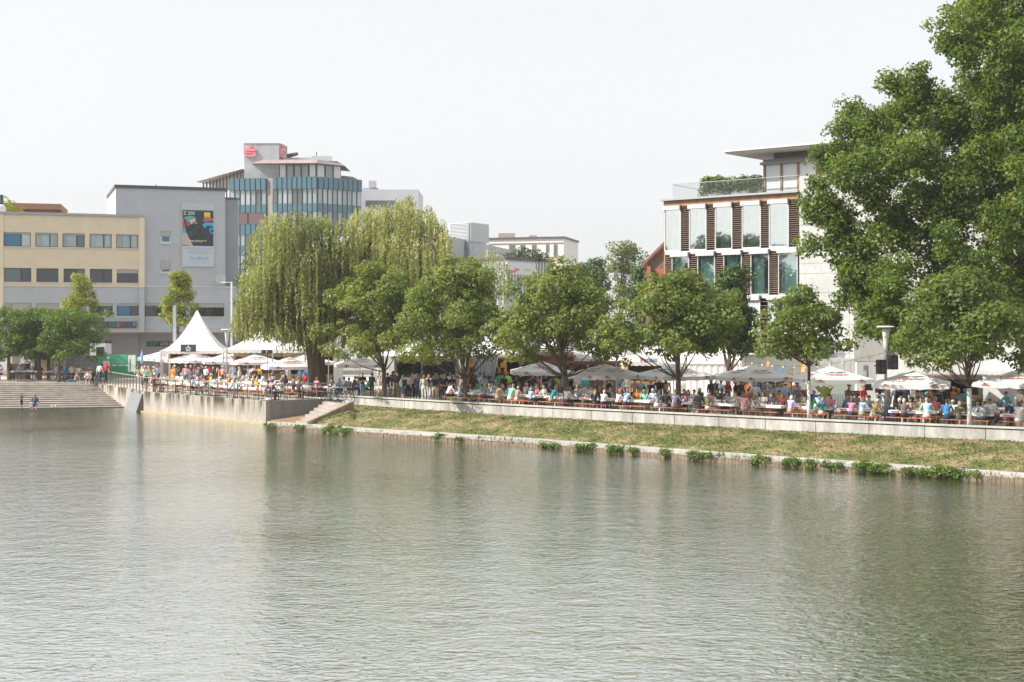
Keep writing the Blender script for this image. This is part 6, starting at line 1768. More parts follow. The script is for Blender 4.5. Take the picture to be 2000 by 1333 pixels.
# bicycles -------------------------------------------------------------------------
def make_bike():
    t = thing('bicycle', 'x', 'bicycle')
    M_t = mat('tyre', (.02, .02, .022), .8); M_fr = mat('bike_frame', (.03, .03, .035), .35)
    for sx in (-.53, .53):
        w_ = MB().ring((sx, 0, .34), .32, .022, 'y', 26, 6).build('wheel', M_t, t)
        MB().ring((sx, 0, .34), .295, .010, 'y', 26, 5).build('rim', M_alu, w_)
        sp = MB()
        for k in range(9):
            a = k * PI / 9; sp.tube([(sx - .29 * math.cos(a), 0, .34 - .29 * math.sin(a)), (sx + .29 * math.cos(a), 0, .34 + .29 * math.sin(a))], .003, 3)
        sp.build('spokes', M_alu, w_)
    bb, st_, hd_ = (-.08, 0, .30), (-.22, 0, .80), (.36, 0, .84)
    f_ = MB()
    for a, c, r in ((bb, st_, .018), (bb, (.38, 0, .70), .02), (st_, hd_, .018), (bb, (-.53, 0, .34), .012), ((-.2, 0, .74), (-.53, 0, .34), .010), ((.35, 0, .90), (.53, 0, .34), .016)): f_.tube([a, c], r, 6)
    f_.build('frame', M_fr, t)
    MB().tube([st_, (-.25, 0, .93)], .014, 6).build('seat_post', M_alu, t)
    MB().ell((-.26, 0, .95), (.13, .07, .035)).build('saddle', M_black, t)
    h_ = MB(); h_.tube([(.35, 0, .9), (.33, 0, 1.03)], .014, 6); h_.tube([(.25, -.28, 1.04), (.36, -.1, 1.04), (.36, .1, 1.04), (.25, .28, 1.04)], .013, 6); h_.build('handlebar', M_black, t)
    c_ = MB(); c_.tube([(-.08, -.06, .30), (-.08, -.045, .30)], .09, 14); c_.tube([(-.08, -.09, .30), (.03, -.09, .18)], .01, 5); c_.tube([(-.08, .09, .30), (-.19, .09, .42)], .01, 5); c_.build('crank', M_alu, t)
    return t
bk0 = make_bike(); first = True
for x, y, rz, z, lab in ((652, 784, .25, GZ, 'black bicycle parked nearest the terrace rail end'), (668, 782, -.35, GZ, 'black bicycle leaning behind another at the wall head'), (684, 781, -.7, GZ, 'black bicycle touching the head of the promenade wall'),
                         (107, 741.5, .2, PZ, 'bicycle parked between clipped plane trunks'), (124, 741, .4, PZ, 'bicycle parked right of the last plane trunk'), (141, 741, .1, PZ, 'bicycle before the first mesh fence fields'), (171, 741.5, .5, PZ, 'bicycle standing beside the two strolling people'), (181, 741.5, -.2, PZ, 'bicycle closest to the green banner')):
    o = bk0 if first else copy_tree(bk0); first = False
    p = GP(x, y, z); o.location = p; o.rotation_euler = (0, R(0), rz); o['label'] = lab; o['group'] = 'parked bicycles'
# string lights over the square
t = thing('string_lights', 'drooping string of small warm bulbs across the lamp post and the marquee', 'lights', (0, 0, 0))
pA, pB = W(1450, 705, 78), W(1726, 690, 63.6)
pts = [pA.lerp(pB, k / 24) - Vector((0, 0, .5 * math.sin(PI * k / 24))) for k in range(25)]
MB().tube(pts, .008, 4).build('cable', M_black, t)
bulb = MB().ell((0, 0, -.06), (.05, .05, .06), 8, 6).mesh('bulb', mat('bulb_white', (.9, .85, .7), .3))
for k in range(2, 24, 2): link('bulb', bulb, t, pts[k])
# ------------------------------------------------------------------ people
V = Vector
def J(**k): return {a: V(b) for a, b in k.items()}
def pose_stand(al, ar, step=0.0, lean=0.0, twist=0.0):
    """al / ar: (elbow, wrist, hand tip) offsets from the shoulder"""
    j = dict(pel=V((0, 0, .94)), bel=V((0, -.01 + lean * .3, 1.08)), che=V((0, lean * .7, 1.28)), nec=V((0, .0 + lean, 1.46)), hea=V((0, -.03 + lean * 1.2, 1.625)))
    for sd, a in ((1, al), (-1, ar)):
        st = step * sd
        j['hip%d' % sd] = V((.092 * sd, 0, .90)); j['kne%d' % sd] = V((.105 * sd, -.03 - st * .22, .50 + abs(st) * .02)); j['ank%d' % sd] = V((.11 * sd, .03 - st * .30 + (.1 if st < 0 else 0), .085)); j['toe%d' % sd] = V((.135 * sd, -.13 - st * .30 + (.1 if st < 0 else 0), .035))
        sh = V((.185 * sd, lean + twist * sd * .08, 1.415)); j['sho%d' % sd] = sh
        for nm, o in zip(('elb', 'wri', 'han'), a): j[nm + str(sd)] = sh + V((o[0] * sd, o[1], o[2]))
    return j
def pose_sit(al, ar, lean=-.08, seat=.475, legs=0.0, head=(0, 0)):
    j = dict(pel=V((0, .02, seat + .10)), bel=V((0, .01 + lean * .3, seat + .25)), che=V((0, lean * .8, seat + .45)), nec=V((0, lean * 1.15, seat + .63)), hea=V((head[0], lean * 1.4 - .03 + head[1], seat + .785)))
    for sd, a in ((1, al), (-1, ar)):
        j['hip%d' % sd] = V((.095 * sd, -.02, seat + .075)); j['kne%d' % sd] = V((.14 * sd, -.43, seat + .045)); j['ank%d' % sd] = V((.13 * sd, -.36 + legs * sd, .085)); j['toe%d' % sd] = V((.15 * sd, -.52 + legs * sd, .035))
        sh = V((.185 * sd, lean * 1.05, seat + .585)); j['sho%d' % sd] = sh
        for nm, o in zip(('elb', 'wri', 'han'), a): j[nm + str(sd)] = sh + V((o[0] * sd, o[1], o[2]))
    return j
DOWN = ((.06, .02, -.29), (.07, -.06, -.53), (.07, -.09, -.63))
CUP = ((.08, -.02, -.29), (-.02, -.24, -.22), (-.05, -.33, -.18))
FOLD = ((.07, -.06, -.28), (-.14, -.22, -.24), (-.24, -.22, -.22))
HIP = ((.19, .08, -.24), (.02, -.02, -.42), (-.05, -.05, -.45))
TBL = ((.07, -.14, -.25), (-.02, -.36, -.28), (-.07, -.45, -.29))
TBL2 = ((.12, -.10, -.26), (-.06, -.32, -.27), (-.14, -.38, -.27))
CHIN = ((.02, -.24, -.24), (-.12, -.20, .02), (-.13, -.17, .10))
LAP = ((.06, .0, -.28), (.0, -.2, -.44), (-.02, -.29, -.45))
POSES = {'stand': pose_stand(DOWN, DOWN, .15), 'stand_cup': pose_stand(CUP, DOWN), 'stand_fold': pose_stand(FOLD, FOLD), 'stand_hip': pose_stand(HIP, DOWN, -.2, 0, .4), 'walk': pose_stand(((.05, .1, -.27), (.05, .08, -.52), (.05, .04, -.62)), ((.05, -.08, -.28), (.03, -.24, -.46), (.02, -.3, -.53)), 1.0, -.04),
         'lean': pose_stand(((.05, -.16, -.24), (.0, -.36, -.30), (-.02, -.45, -.33)), ((.05, -.16, -.24), (.0, -.36, -.30), (-.02, -.45, -.33)), .1, -.22),
         'sit': pose_sit(TBL, TBL2), 'sit_chin': pose_sit(CHIN, TBL, -.14), 'sit_up': pose_sit(LAP, TBL, -.01), 'sit_drink': pose_sit(((.06, -.16, -.22), (-.10, -.22, .02), (-.14, -.24, .09)), TBL2, -.05), 'sit_bent': pose_sit(TBL2, TBL2, -.24, head=(0, -.03))}
# reclining on the steps and sitting on a step
rc = pose_sit(((.10, .16, -.22), (.12, .20, -.46), (.12, .12, -.50)), LAP, .16, seat=.02)
for sd in (1, -1):
    rc['kne%d' % sd] = V((.14 * sd, -.42, .22 if sd > 0 else .12)); rc['ank%d' % sd] = V((.14 * sd, -.78, .07)); rc['toe%d' % sd] = V((.17 * sd, -.88, .14))
POSES['recline'] = rc
ss = pose_sit(LAP, TBL2, -.12, seat=.16, head=(0, -.02))
for sd in (1, -1):
    ss['kne%d' % sd] = V((.14 * sd, -.36, .36)); ss['ank%d' % sd] = V((.13 * sd, -.42, -.02)); ss['toe%d' % sd] = V((.14 * sd, -.56, -.06))
POSES['sit_step'] = ss

M_eye = mat('eye_dark', (.03, .02, .02), .4); M_lip = mat('lip', (.36, .13, .11), .5)
def body_mesh(name, j, female=False):
    mb = MB(); seg = []                       # seg: (p, q, radius, slot)
    w = .92 if female else 1.0
    def cap(a, b, ra, rb, slot, n=9):
        p, q = V(a), V(b); d = (q - p)
        mb.ell(p, (ra, ra, ra), 10, 7); mb.ell(q, (rb, rb, rb), 10, 7); mb.tube([p, p.lerp(q, .5), q], [ra, (ra + rb) / 2 * 1.03, rb], n); seg.append((p, q, (ra + rb) / 2, slot))
    up = (j['nec'] - j['pel']).normalized()
    rot = V((0, 0, 1)).rotation_difference(up).to_matrix()
    mb.ell(j['pel'], (.165, .12, .13), 12, 8, rot=rot); mb.ell(j['bel'], (.148 * w, .115, .15), 12, 8, rot=rot); mb.ell(j['che'], (.168 * w, .118, .19), 12, 8, rot=rot)
    if female:
        for sd in (1, -1): mb.ell(j['che'] + rot @ V((.07 * sd, -.085, -.02)), (.062, .055, .06), 8, 6)
    seg.append((j['pel'], j['pel'] + up * .04, .125, 3)); seg.append((j['bel'], j['che'], .13, 1)); seg.append((j['che'], j['che'] + up * .12, .12, 1))
    cap(j['che'] + up * .1, j['nec'] - up * .02, .085, .055, 1)
    cap(j['nec'] - up * .01, j['hea'] - V((0, -.02, .07)), .052, .05, 0)
    for sd in (1, -1):
        s_ = str(sd)
        cap(j['nec'] - up * .05, j['sho' + s_], .058, .062, 1)
        cap(j['sho' + s_], j['elb' + s_], .054 * w, .042, 1); cap(j['elb' + s_], j['wri' + s_], .041, .029, 2)
        h = j['han' + s_]; wv = j['wri' + s_]; mid = wv.lerp(h, .55); cap(wv, mid, .028, .032, 0)
        cap(j['hip' + s_], j['kne' + s_], .086, .058, 3); cap(j['kne' + s_], j['ank' + s_], .056, .038, 4); cap(j['ank' + s_] + V((0, .02, -.02)), j['toe' + s_], .044, .036, 5)
    hd = j['hea']
    mb.ell(hd, (.076, .094, .112), 14, 10); mb.ell(hd + V((0, -.03, -.065)), (.055, .06, .055), 10, 7)
    mb.ell(hd + V((0, -.098, -.012)), (.014, .022, .026), 8, 6)
    for sd in (1, -1): mb.ell(hd + V((.077 * sd, .005, -.01)), (.012, .022, .032), 8, 6)
    seg.append((hd, hd + V((0, 0, .01)), .1, 0)); seg.append((hd + V((0, -.03, -.06)), hd + V((0, -.03, -.07)), .055, 0))
    me = mb.mesh(name + '_raw', []); ob = bpy.data.objects.new('raw', me); COL.objects.link(ob)
    md = ob.modifiers.new('r', 'REMESH'); md.mode = 'VOXEL'; md.voxel_size = .0165; md.use_smooth_shade = True
    sm = ob.modifiers.new('s', 'SMOOTH'); sm.iterations = 3; sm.factor = .5
    dm = ob.modifiers.new('d', 'DECIMATE'); dm.ratio = .38
    out = bpy.data.meshes.new_from_object(ob.evaluated_get(bpy.context.evaluated_depsgraph_get()))
    bpy.data.objects.remove(ob); bpy.data.meshes.remove(me)
    n = len(out.polygons); c = np.zeros(n * 3); out.polygons.foreach_get('center', c); c = c.reshape(-1, 3)
    best = np.full(n, 9.0); slot = np.zeros(n, int)
    for p, q, r, s_ in seg:
        p, d = np.array(p), np.array(q - p); t = np.clip(((c - p) @ d) / max(d @ d, 1e-9), 0, 1)
        dist = np.linalg.norm(c - p - t[:, None] * d, axis=1) - r
        k = dist < best; best[k] = dist[k]; slot[k] = s_
    co = np.zeros(len(out.vertices) * 3); out.vertices.foreach_get('co', co)
    vs = co.reshape(-1, 3).tolist(); fs = [list(p.vertices) for p in out.polygons]; ms = slot.tolist()
    bpy.data.meshes.remove(out)
    ex = MB()
    for sd in (1, -1):                        # fingers rooted in the palm
        s_ = str(sd); wv, h = j['wri' + s_], j['han' + s_]; d = (h - wv).normalized(); L = (h - wv).length
        sdv = d.cross(V((0, 0, 1)) if abs(d.z) < .8 else V((0, 1, 0))).normalized(); bend = d.cross(sdv)
        for k, (ln, o) in enumerate(((.060, -1.5), (.070, -.5), (.066, .5), (.052, 1.5))):
            r0 = wv + d * (L * .62) + sdv * (o * .0145); m1 = r0 + d * ln * .6 - bend * .008; ex.tube([r0 - d * .02, m1, m1 + d * ln * .4 - bend * .022], [.009, .0085, .007], 5, 0)
        r0 = wv + d * (L * .3) + sdv * (.024 * sd); ex.tube([r0, r0 + (d * .6 + sdv * sd * .7).normalized() * .035, r0 + (d * .9 + sdv * sd * .35).normalized() * .062], [.0115, .010, .008], 5, 0)
        ex.ell(hd + V((.031 * sd, -.083, .012)), (.012, .010, .009), 6, 5, 6)
    ex.ell(hd + V((0, -.087, -.058)), (.024, .008, .007), 6, 5, 7)
    b0 = len(vs); vs += [list(q) for q in ex.v]; fs += [[i + b0 for i in q] for q in ex.f]; ms += ex.m
    me = bpy.data.meshes.new(name); me.from_pydata(vs, [], fs)
    base = mat('skin0', (.55, .34, .25), .6)
    for k in range(8): me.materials.append(base if k < 6 else (M_eye if k == 6 else M_lip))
    me.polygons.foreach_set('material_index', ms); me.polygons.foreach_set('use_smooth', [True] * len(fs)); me.update()
    return me
BODY = {}
for nm, j in POSES.items():
    for fem in (False, True): BODY[nm, fem] = (body_mesh('person_' + nm, j, fem), j['hea'])

# hair and hats in head space ---------------------------------------------------------
def hair_mesh(kind, m_):
    mb = MB(); seg, ring = 14, 9
    rx, ry, rz = .084, .102, .120
    def shell(cut, rr=(rx, ry, rz)):
        vs, fs = [], []
        for i in range(ring + 1):
            ph = PI * i / ring
            for k in range(seg): t = 2 * PI * k / seg; vs.append((rr[0] * math.sin(ph) * math.cos(t), rr[1] * math.sin(ph) * math.sin(t) + .008, rr[2] * math.cos(ph) + .006))
        for i in range(ring):
            for k in range(seg):
                k2 = (k + 1) % seg; q = (i * seg + k, (i + 1) * seg + k, (i + 1) * seg + k2, i * seg + k2)
                c = [sum(vs[x][a] for x in q) / 4 for a in range(3)]
                if cut(c): fs.append(q)
        keep = sorted({i for q in fs for i in q}); ix = {a: b2 for b2, a in enumerate(keep)}
        mb.add([vs[i] for i in keep], [tuple(ix[i] for i in q) for q in fs])
    if kind in ('short', 'long', 'bun', 'bob'): shell(lambda c: (c[2] > .045) or (c[1] > .0 and c[2] > -.055) or (c[1] > -.03 and c[2] > .0))
    if kind == 'fringe': shell(lambda c: (c[1] > 0 and -.06 < c[2] < .03))
    if kind in ('cap', 'hat'): shell(lambda c: c[2] > .03, (.09, .108, .128))
    if kind == 'long': mb.tube([(0, .06, .04), (0, .085, -.08), (0, .10, -.20), (0, .09, -.30)], [.075, .085, .075, .03], 10, 0, .55)
    if kind == 'bob': mb.tube([(0, .03, .05), (0, .045, -.06), (0, .05, -.13)], [.085, .095, .07], 12, 0, .85)
    if kind == 'bun': mb.ell((0, .10, .08), (.045, .045, .045), 8, 6)
    if kind == 'cap': mb.add([(-.075, -.085, .045), (.075, -.085, .045), (.06, -.185, .03), (-.06, -.185, .03), (-.075, -.085, .055), (.075, -.085, .055), (.06, -.185, .038), (-.06, -.185, .038)], [(0, 3, 2, 1), (4, 5, 6, 7), (2, 3, 7, 6), (0, 4, 7, 3), (1, 2, 6, 5)])
    if kind == 'hat': mb.tube([(0, .0, .035), (0, 0, .045)], .185, 18)
    me = mb.mesh('hair' if kind not in ('cap', 'hat') else 'hat', m_, True)
    return me
HAIRC = {'grey': (.32, .31, .30), 'white': (.62, .60, .57), 'blond': (.48, .33, .15), 'brown': (.10, .055, .03), 'dark': (.02, .016, .014), 'auburn': (.26, .09, .035), 'black': (.012, .011, .011)}
CLOTH = {'white': (.74, .74, .74), 'black': (.016, .016, .018), 'navy': (.025, .035, .08), 'pale blue': (.40, .53, .68), 'blue': (.05, .20, .42), 'teal': (.03, .27, .33), 'turquoise': (.06, .42, .48), 'mint': (.26, .58, .46), 'green': (.06, .35, .16), 'olive': (.14, .15, .06), 'tan': (.45, .31, .18), 'beige': (.55, .48, .39), 'cream': (.68, .62, .52),
         'grey': (.24, .25, .27), 'charcoal': (.05, .052, .06), 'red': (.52, .035, .035), 'maroon': (.14, .025, .03), 'orange': (.78, .25, .03), 'coral': (.70, .20, .14), 'pink': (.68, .36, .42), 'rose': (.58, .20, .30), 'lavender': (.50, .44, .66), 'yellow': (.75, .50, .06), 'lime': (.50, .75, .06), 'brown': (.15, .085, .055), 'peach': (.72, .46, .36), 'denim': (.10, .17, .28), 'khaki': (.33, .28, .19)}
SKIN = [(.58, .36, .27), (.50, .29, .20), (.62, .41, .32), (.36, .19, .12)]
def mcloth(c, pat=None):
    if pat: return mat('cloth_%s_%s' % (c.replace(' ', '_'), pat), CLOTH[c], .85, c2={'floral': (.12, .13, .2), 'check': (.5, .5, .52), 'spots': (.05, .05, .06)}[pat], scale=22, detail=1)
    return mat('cloth_' + c.replace(' ', '_'), CLOTH[c], .85, noise=.12, scale=9)
_hm = {}
def hair(kind, c):
    k = (kind, c)
    if k not in _hm:
        m_ = mat('hair_' + c, HAIRC[c], .6, noise=.25, scale=40) if kind not in ('cap', 'hat') else mcloth(c)
        _hm[k] = hair_mesh(kind, m_)
    return _hm[k]
bag_me = MB().box(-.15, .15, .10, .24, 1.0, 1.42).mesh('backpack', mat('bag_navy', (.03, .035, .06), .8))
strap_me = MB().add([(-.17, .05, 1.46), (-.13, .05, 1.46), (.19, .125, .98), (.15, .125, .98), (-.17, -.14, 1.44), (-.13, -.14, 1.44), (.19, -.14, .98), (.15, -.14, .98)], [(0, 1, 2, 3), (5, 4, 7, 6)]).mesh('bag_strap', M_black)
LABELS = set(); NPEOPLE = []
SHORT = {'wall-side row': 'wall-side table', 'second row': 'second-row table', 'third row': 'third-row table'}
def short_tree(x):
    for k, tx_ in enumerate(TREE_X):
        if abs(x - tx_) < 40: return 'at %s chestnut' % ORD[k]
    for k in range(5):
        if TREE_X[k] < x < TREE_X[k + 1]: return ('after %s chestnut' % ORD[k]) if (x - TREE_X[k]) / (TREE_X[k + 1] - TREE_X[k]) < .5 else 'before %s chestnut' % ORD[k + 1]
    return 'before first chestnut' if x < 750 else 'after sixth chestnut'
def person(pose, loc, rz, shirt, hr, where, pants=None, fem=None, sleeve=None, shorts=None, pat=None, extra=None, sc=1.0, skin=None, strict=False):
    """hr = (style, colour)"""
    fem = (hr[0] in ('long', 'bob', 'bun')) if fem is None else fem
    pants = pants or random.choice(['denim', 'navy', 'black', 'khaki', 'charcoal', 'beige', 'white'])
    sleeve = (random.random() < .3) if sleeve is None else sleeve
    shorts = (random.random() < .35) if shorts is None else shorts
    act = {'stand': 'standing', 'stand_cup': 'drink-raising', 'stand_fold': 'arm-folding', 'stand_hip': 'hand-on-hip', 'walk': 'walking', 'lean': 'stooping', 'sit': 'seated', 'sit_chin': 'seated chin-propping', 'sit_up': 'upright seated', 'sit_drink': 'seated drinking', 'sit_bent': 'hunched seated', 'recline': 'reclining', 'sit_step': 'crouch-seated'}[pose]
    hl = {'short': '%s short hair', 'long': 'long %s hair', 'bob': '%s bobbed hair', 'bun': '%s hair bun', 'cap': '%s cap', 'hat': '%s sun hat', 'fringe': '%s fringe of hair'}[hr[0]] % hr[1]
    lab = '%s %s, %s%s top, %s, %s' % (act, 'child' if sc < .8 else 'person', shirt, ' ' + {'floral': 'patterned', 'check': 'checked', 'spots': 'spotted'}[pat] if pat else '', hl, where)
    if len(lab.split()) > 16: lab = lab.replace(' table', '').replace(' hair', '-haired').replace(' chin-propping', '')
    if lab in LABELS: return None
    LABELS.add(lab)
    me, hp = BODY[pose, fem]
    o = link('person', me, None, loc, rz); o.scale = (sc, sc, sc); tag(o, lab, 'person', 'festival guests')
    sk = mat('skin%d' % (skin if skin is not None else random.choice([0, 0, 1, 2, 2, 3])), SKIN[0]); 
    sh = mcloth(shirt, pat); pt_ = mcloth(pants); shoe = mcloth(random.choice(['black', 'white', 'brown', 'navy']))
    for k, m_ in enumerate((sk, sh, sh if sleeve else sk, pt_, sk if shorts else pt_, shoe, M_eye, M_lip)):
        o.material_slots[k].link = 'OBJECT'; o.material_slots[k].material = m_
    h_ = link('hair' if hr[0] not in ('cap', 'hat') else 'hat', hair(*hr), o, hp)
    if hr[0] in ('cap', 'hat'): link('hair', hair('fringe', random.choice(['grey', 'brown', 'dark'])), o, hp)
    if extra == 'bag': link('backpack', bag_me, o)
    if extra == 'strap': link('shoulder_strap', strap_me, o)
    NPEOPLE.append(o)
    return o
for k, c in enumerate(SKIN): mat('skin%d' % k, c, .6)
def rhair():
    return random.choice([('short', 'brown'), ('short', 'dark'), ('short', 'grey'), ('short', 'white'), ('short', 'blond'), ('long', 'brown'), ('long', 'dark'), ('long', 'blond'), ('bob', 'grey'), ('bob', 'blond'), ('bob', 'auburn'), ('bun', 'brown'), ('fringe', 'grey'), ('cap', 'navy'), ('short', 'black'), ('long', 'auburn'), ('bob', 'white'), ('cap', 'white')])
RSH = ['white'] * 6 + ['black'] * 5 + ['navy'] * 3 + ['pale blue'] * 4 + ['blue', 'teal', 'turquoise', 'mint', 'green', 'olive', 'tan', 'beige', 'beige', 'cream', 'cream', 'grey', 'grey', 'charcoal', 'charcoal', 'red', 'maroon', 'orange', 'coral', 'pink', 'pink', 'rose', 'lavender', 'yellow', 'peach', 'brown']
for _q in SEATS: pass
random.seed(21)
def rp(pose_list, loc, rz, where, **kw):
    for _ in range(12):
        o = person(random.choice(pose_list), loc, rz, random.choice(RSH), rhair(), where, pat=random.choice([None] * 5 + ['floral', 'check', 'spots']), sc=random.uniform(.93, 1.05), **kw)
        if o: return o
SITP = ['sit', 'sit', 'sit_chin', 'sit_up', 'sit_drink', 'sit_bent']
STP = ['stand', 'stand', 'stand_cup', 'stand_fold', 'stand_hip', 'walk']
taken = []
def free(x, y, d=.42):
    return all((x - a) ** 2 + (y - b2) ** 2 > d * d for a, b2 in taken)

# guests named from the photograph, seated along the wall: column, colour, hair, pattern
SEATED = [(875, 'white', ('short', 'auburn'), None), (897, 'grey', ('long', 'blond'), None), (905, 'white', ('fringe', 'white'), None), (917, 'black', ('short', 'dark'), None), (950, 'white', ('bob', 'grey'), 'floral'), (972, 'tan', ('bob', 'brown'), None), (990, 'mint', ('short', 'grey'), None), (1007, 'pale blue', ('short', 'dark'), None),
          (1060, 'cream', ('bob', 'grey'), None), (1077, 'teal', ('bob', 'blond'), None), (1098, 'white', ('long', 'auburn'), None), (1116, 'peach', ('bob', 'grey'), 'floral'), (1132, 'white', ('bob', 'brown'), 'floral'), (1150, 'cream', ('bun', 'auburn'), None), (1180, 'black', ('short', 'dark'), None), (1198, 'white', ('long', 'blond'), None), (1215, 'pale blue', ('short', 'grey'), None), (1231, 'navy', ('short', 'brown'), None),
          (1243, 'orange', ('short', 'brown'), None), (1266, 'mint', ('short', 'grey'), None), (1286, 'grey', ('bob', 'grey'), None), (1296, 'black', ('short', 'dark'), None), (1325, 'white', ('cap', 'orange'), None), (1346, 'pink', ('bob', 'blond'), None), (1357, 'white', ('short', 'dark'), None), (1372, 'charcoal', ('cap', 'black'), None), (1378, 'olive', ('fringe', 'grey'), None), (1394, 'pink', ('long', 'brown'), None), (1425, 'white', ('bob', 'dark'), 'spots'),
          (1440, 'beige', ('long', 'brown'), None), (1452, 'pink', ('bob', 'auburn'), None), (1470, 'brown', ('long', 'brown'), 'check'), (1497, 'beige', ('bob', 'brown'), None), (1507, 'navy', ('bob', 'auburn'), None), (1527, 'maroon', ('short', 'brown'), None), (1550, 'lavender', ('bob', 'white'), None), (1577, 'green', ('long', 'black'), None), (1598, 'black', ('short', 'dark'), None),
          (1617, 'rose', ('long', 'dark'), None), (1645, 'blue', ('cap', 'grey'), 'floral'), (1660, 'rose', ('bob', 'brown'), None), (1688, 'pale blue', ('bob', 'blond'), None), (1765, 'black', ('cap', 'white'), None), (1779, 'peach', ('bob', 'dark'), 'spots'), (1793, 'olive', ('short', 'dark'), None),
          (1812, 'pale blue', ('short', 'grey'), None), (1828, 'coral', ('short', 'grey'), None), (1845, 'blue', ('short', 'dark'), None), (1862, 'cream', ('short', 'white'), None), (1884, 'black', ('short', 'brown'), None), (1913, 'grey', ('short', 'brown'), None), (1930, 'white', ('bob', 'blond'), None), (1948, 'white', ('long', 'dark'), None), (1965, 'navy', ('short', 'brown'), None), (1984, 'white', ('bob', 'brown'), None), (1997, 'peach', ('short', 'brown'), None)]
rowA = [s for s in SEATS if s[5] == 'wall-side row' or (s[5] == 'second row' and s[4] < 0)]
for i, (x, c, h_, pt_) in enumerate(SEATED):
    cand = sorted([s for s in rowA if free(s[0], s[1])], key=lambda s: abs(s[6] - x) + (0 if s[5][0] == 'w' else 7) + (0 if (s[4] < 0) == (i % 5 < 2) else 9))
    if not cand: continue
    s = cand[0]; taken.append((s[0], s[1]))
    hd = s[3] + random.uniform(-.35, .35)
    person(random.choice(SITP), (s[0], s[1], s[2]), hd, c, h_, '%s %s' % (SHORT.get(s[5], 'wall head'), short_tree(s[6])), pat=pt_, sc=random.uniform(.96, 1.05))
# everyone else at the tables
SEATS_SH = SEATS[:]; random.shuffle(SEATS_SH)
for s in SEATS_SH:
    occ = {'wall-side row': .5, 'second row': .5, 'third row': .4}.get(s[5], .55 if 'terrace' in s[5] else .5)
    if s[5] == 'railing row terrace': occ = .42
    if 'terrace row' in s[5]: occ = .46
    if s[6] > 2020 or not free(s[0], s[1]) or random.random() > occ or len(NPEOPLE) > 200: continue
    taken.append((s[0], s[1]))
    if 'terrace' in s[5]:
        where = '%s %s' % (s[5].replace('railing row terrace', 'railing row'), 'by the corner' if s[6] > 480 else 'before scalloped tent' if s[6] > 420 else 'below pointed tent' if s[6] > 340 else 'at the far end')
    elif s[5] == 'upper square': where = 'at a table on the upper square'
    else: where = '%s %s' % (SHORT.get(s[5], 'wall head'), short_tree(s[6]))
    rp(SITP, (s[0], s[1], s[2]), s[3] + random.uniform(-.4, .4), where)
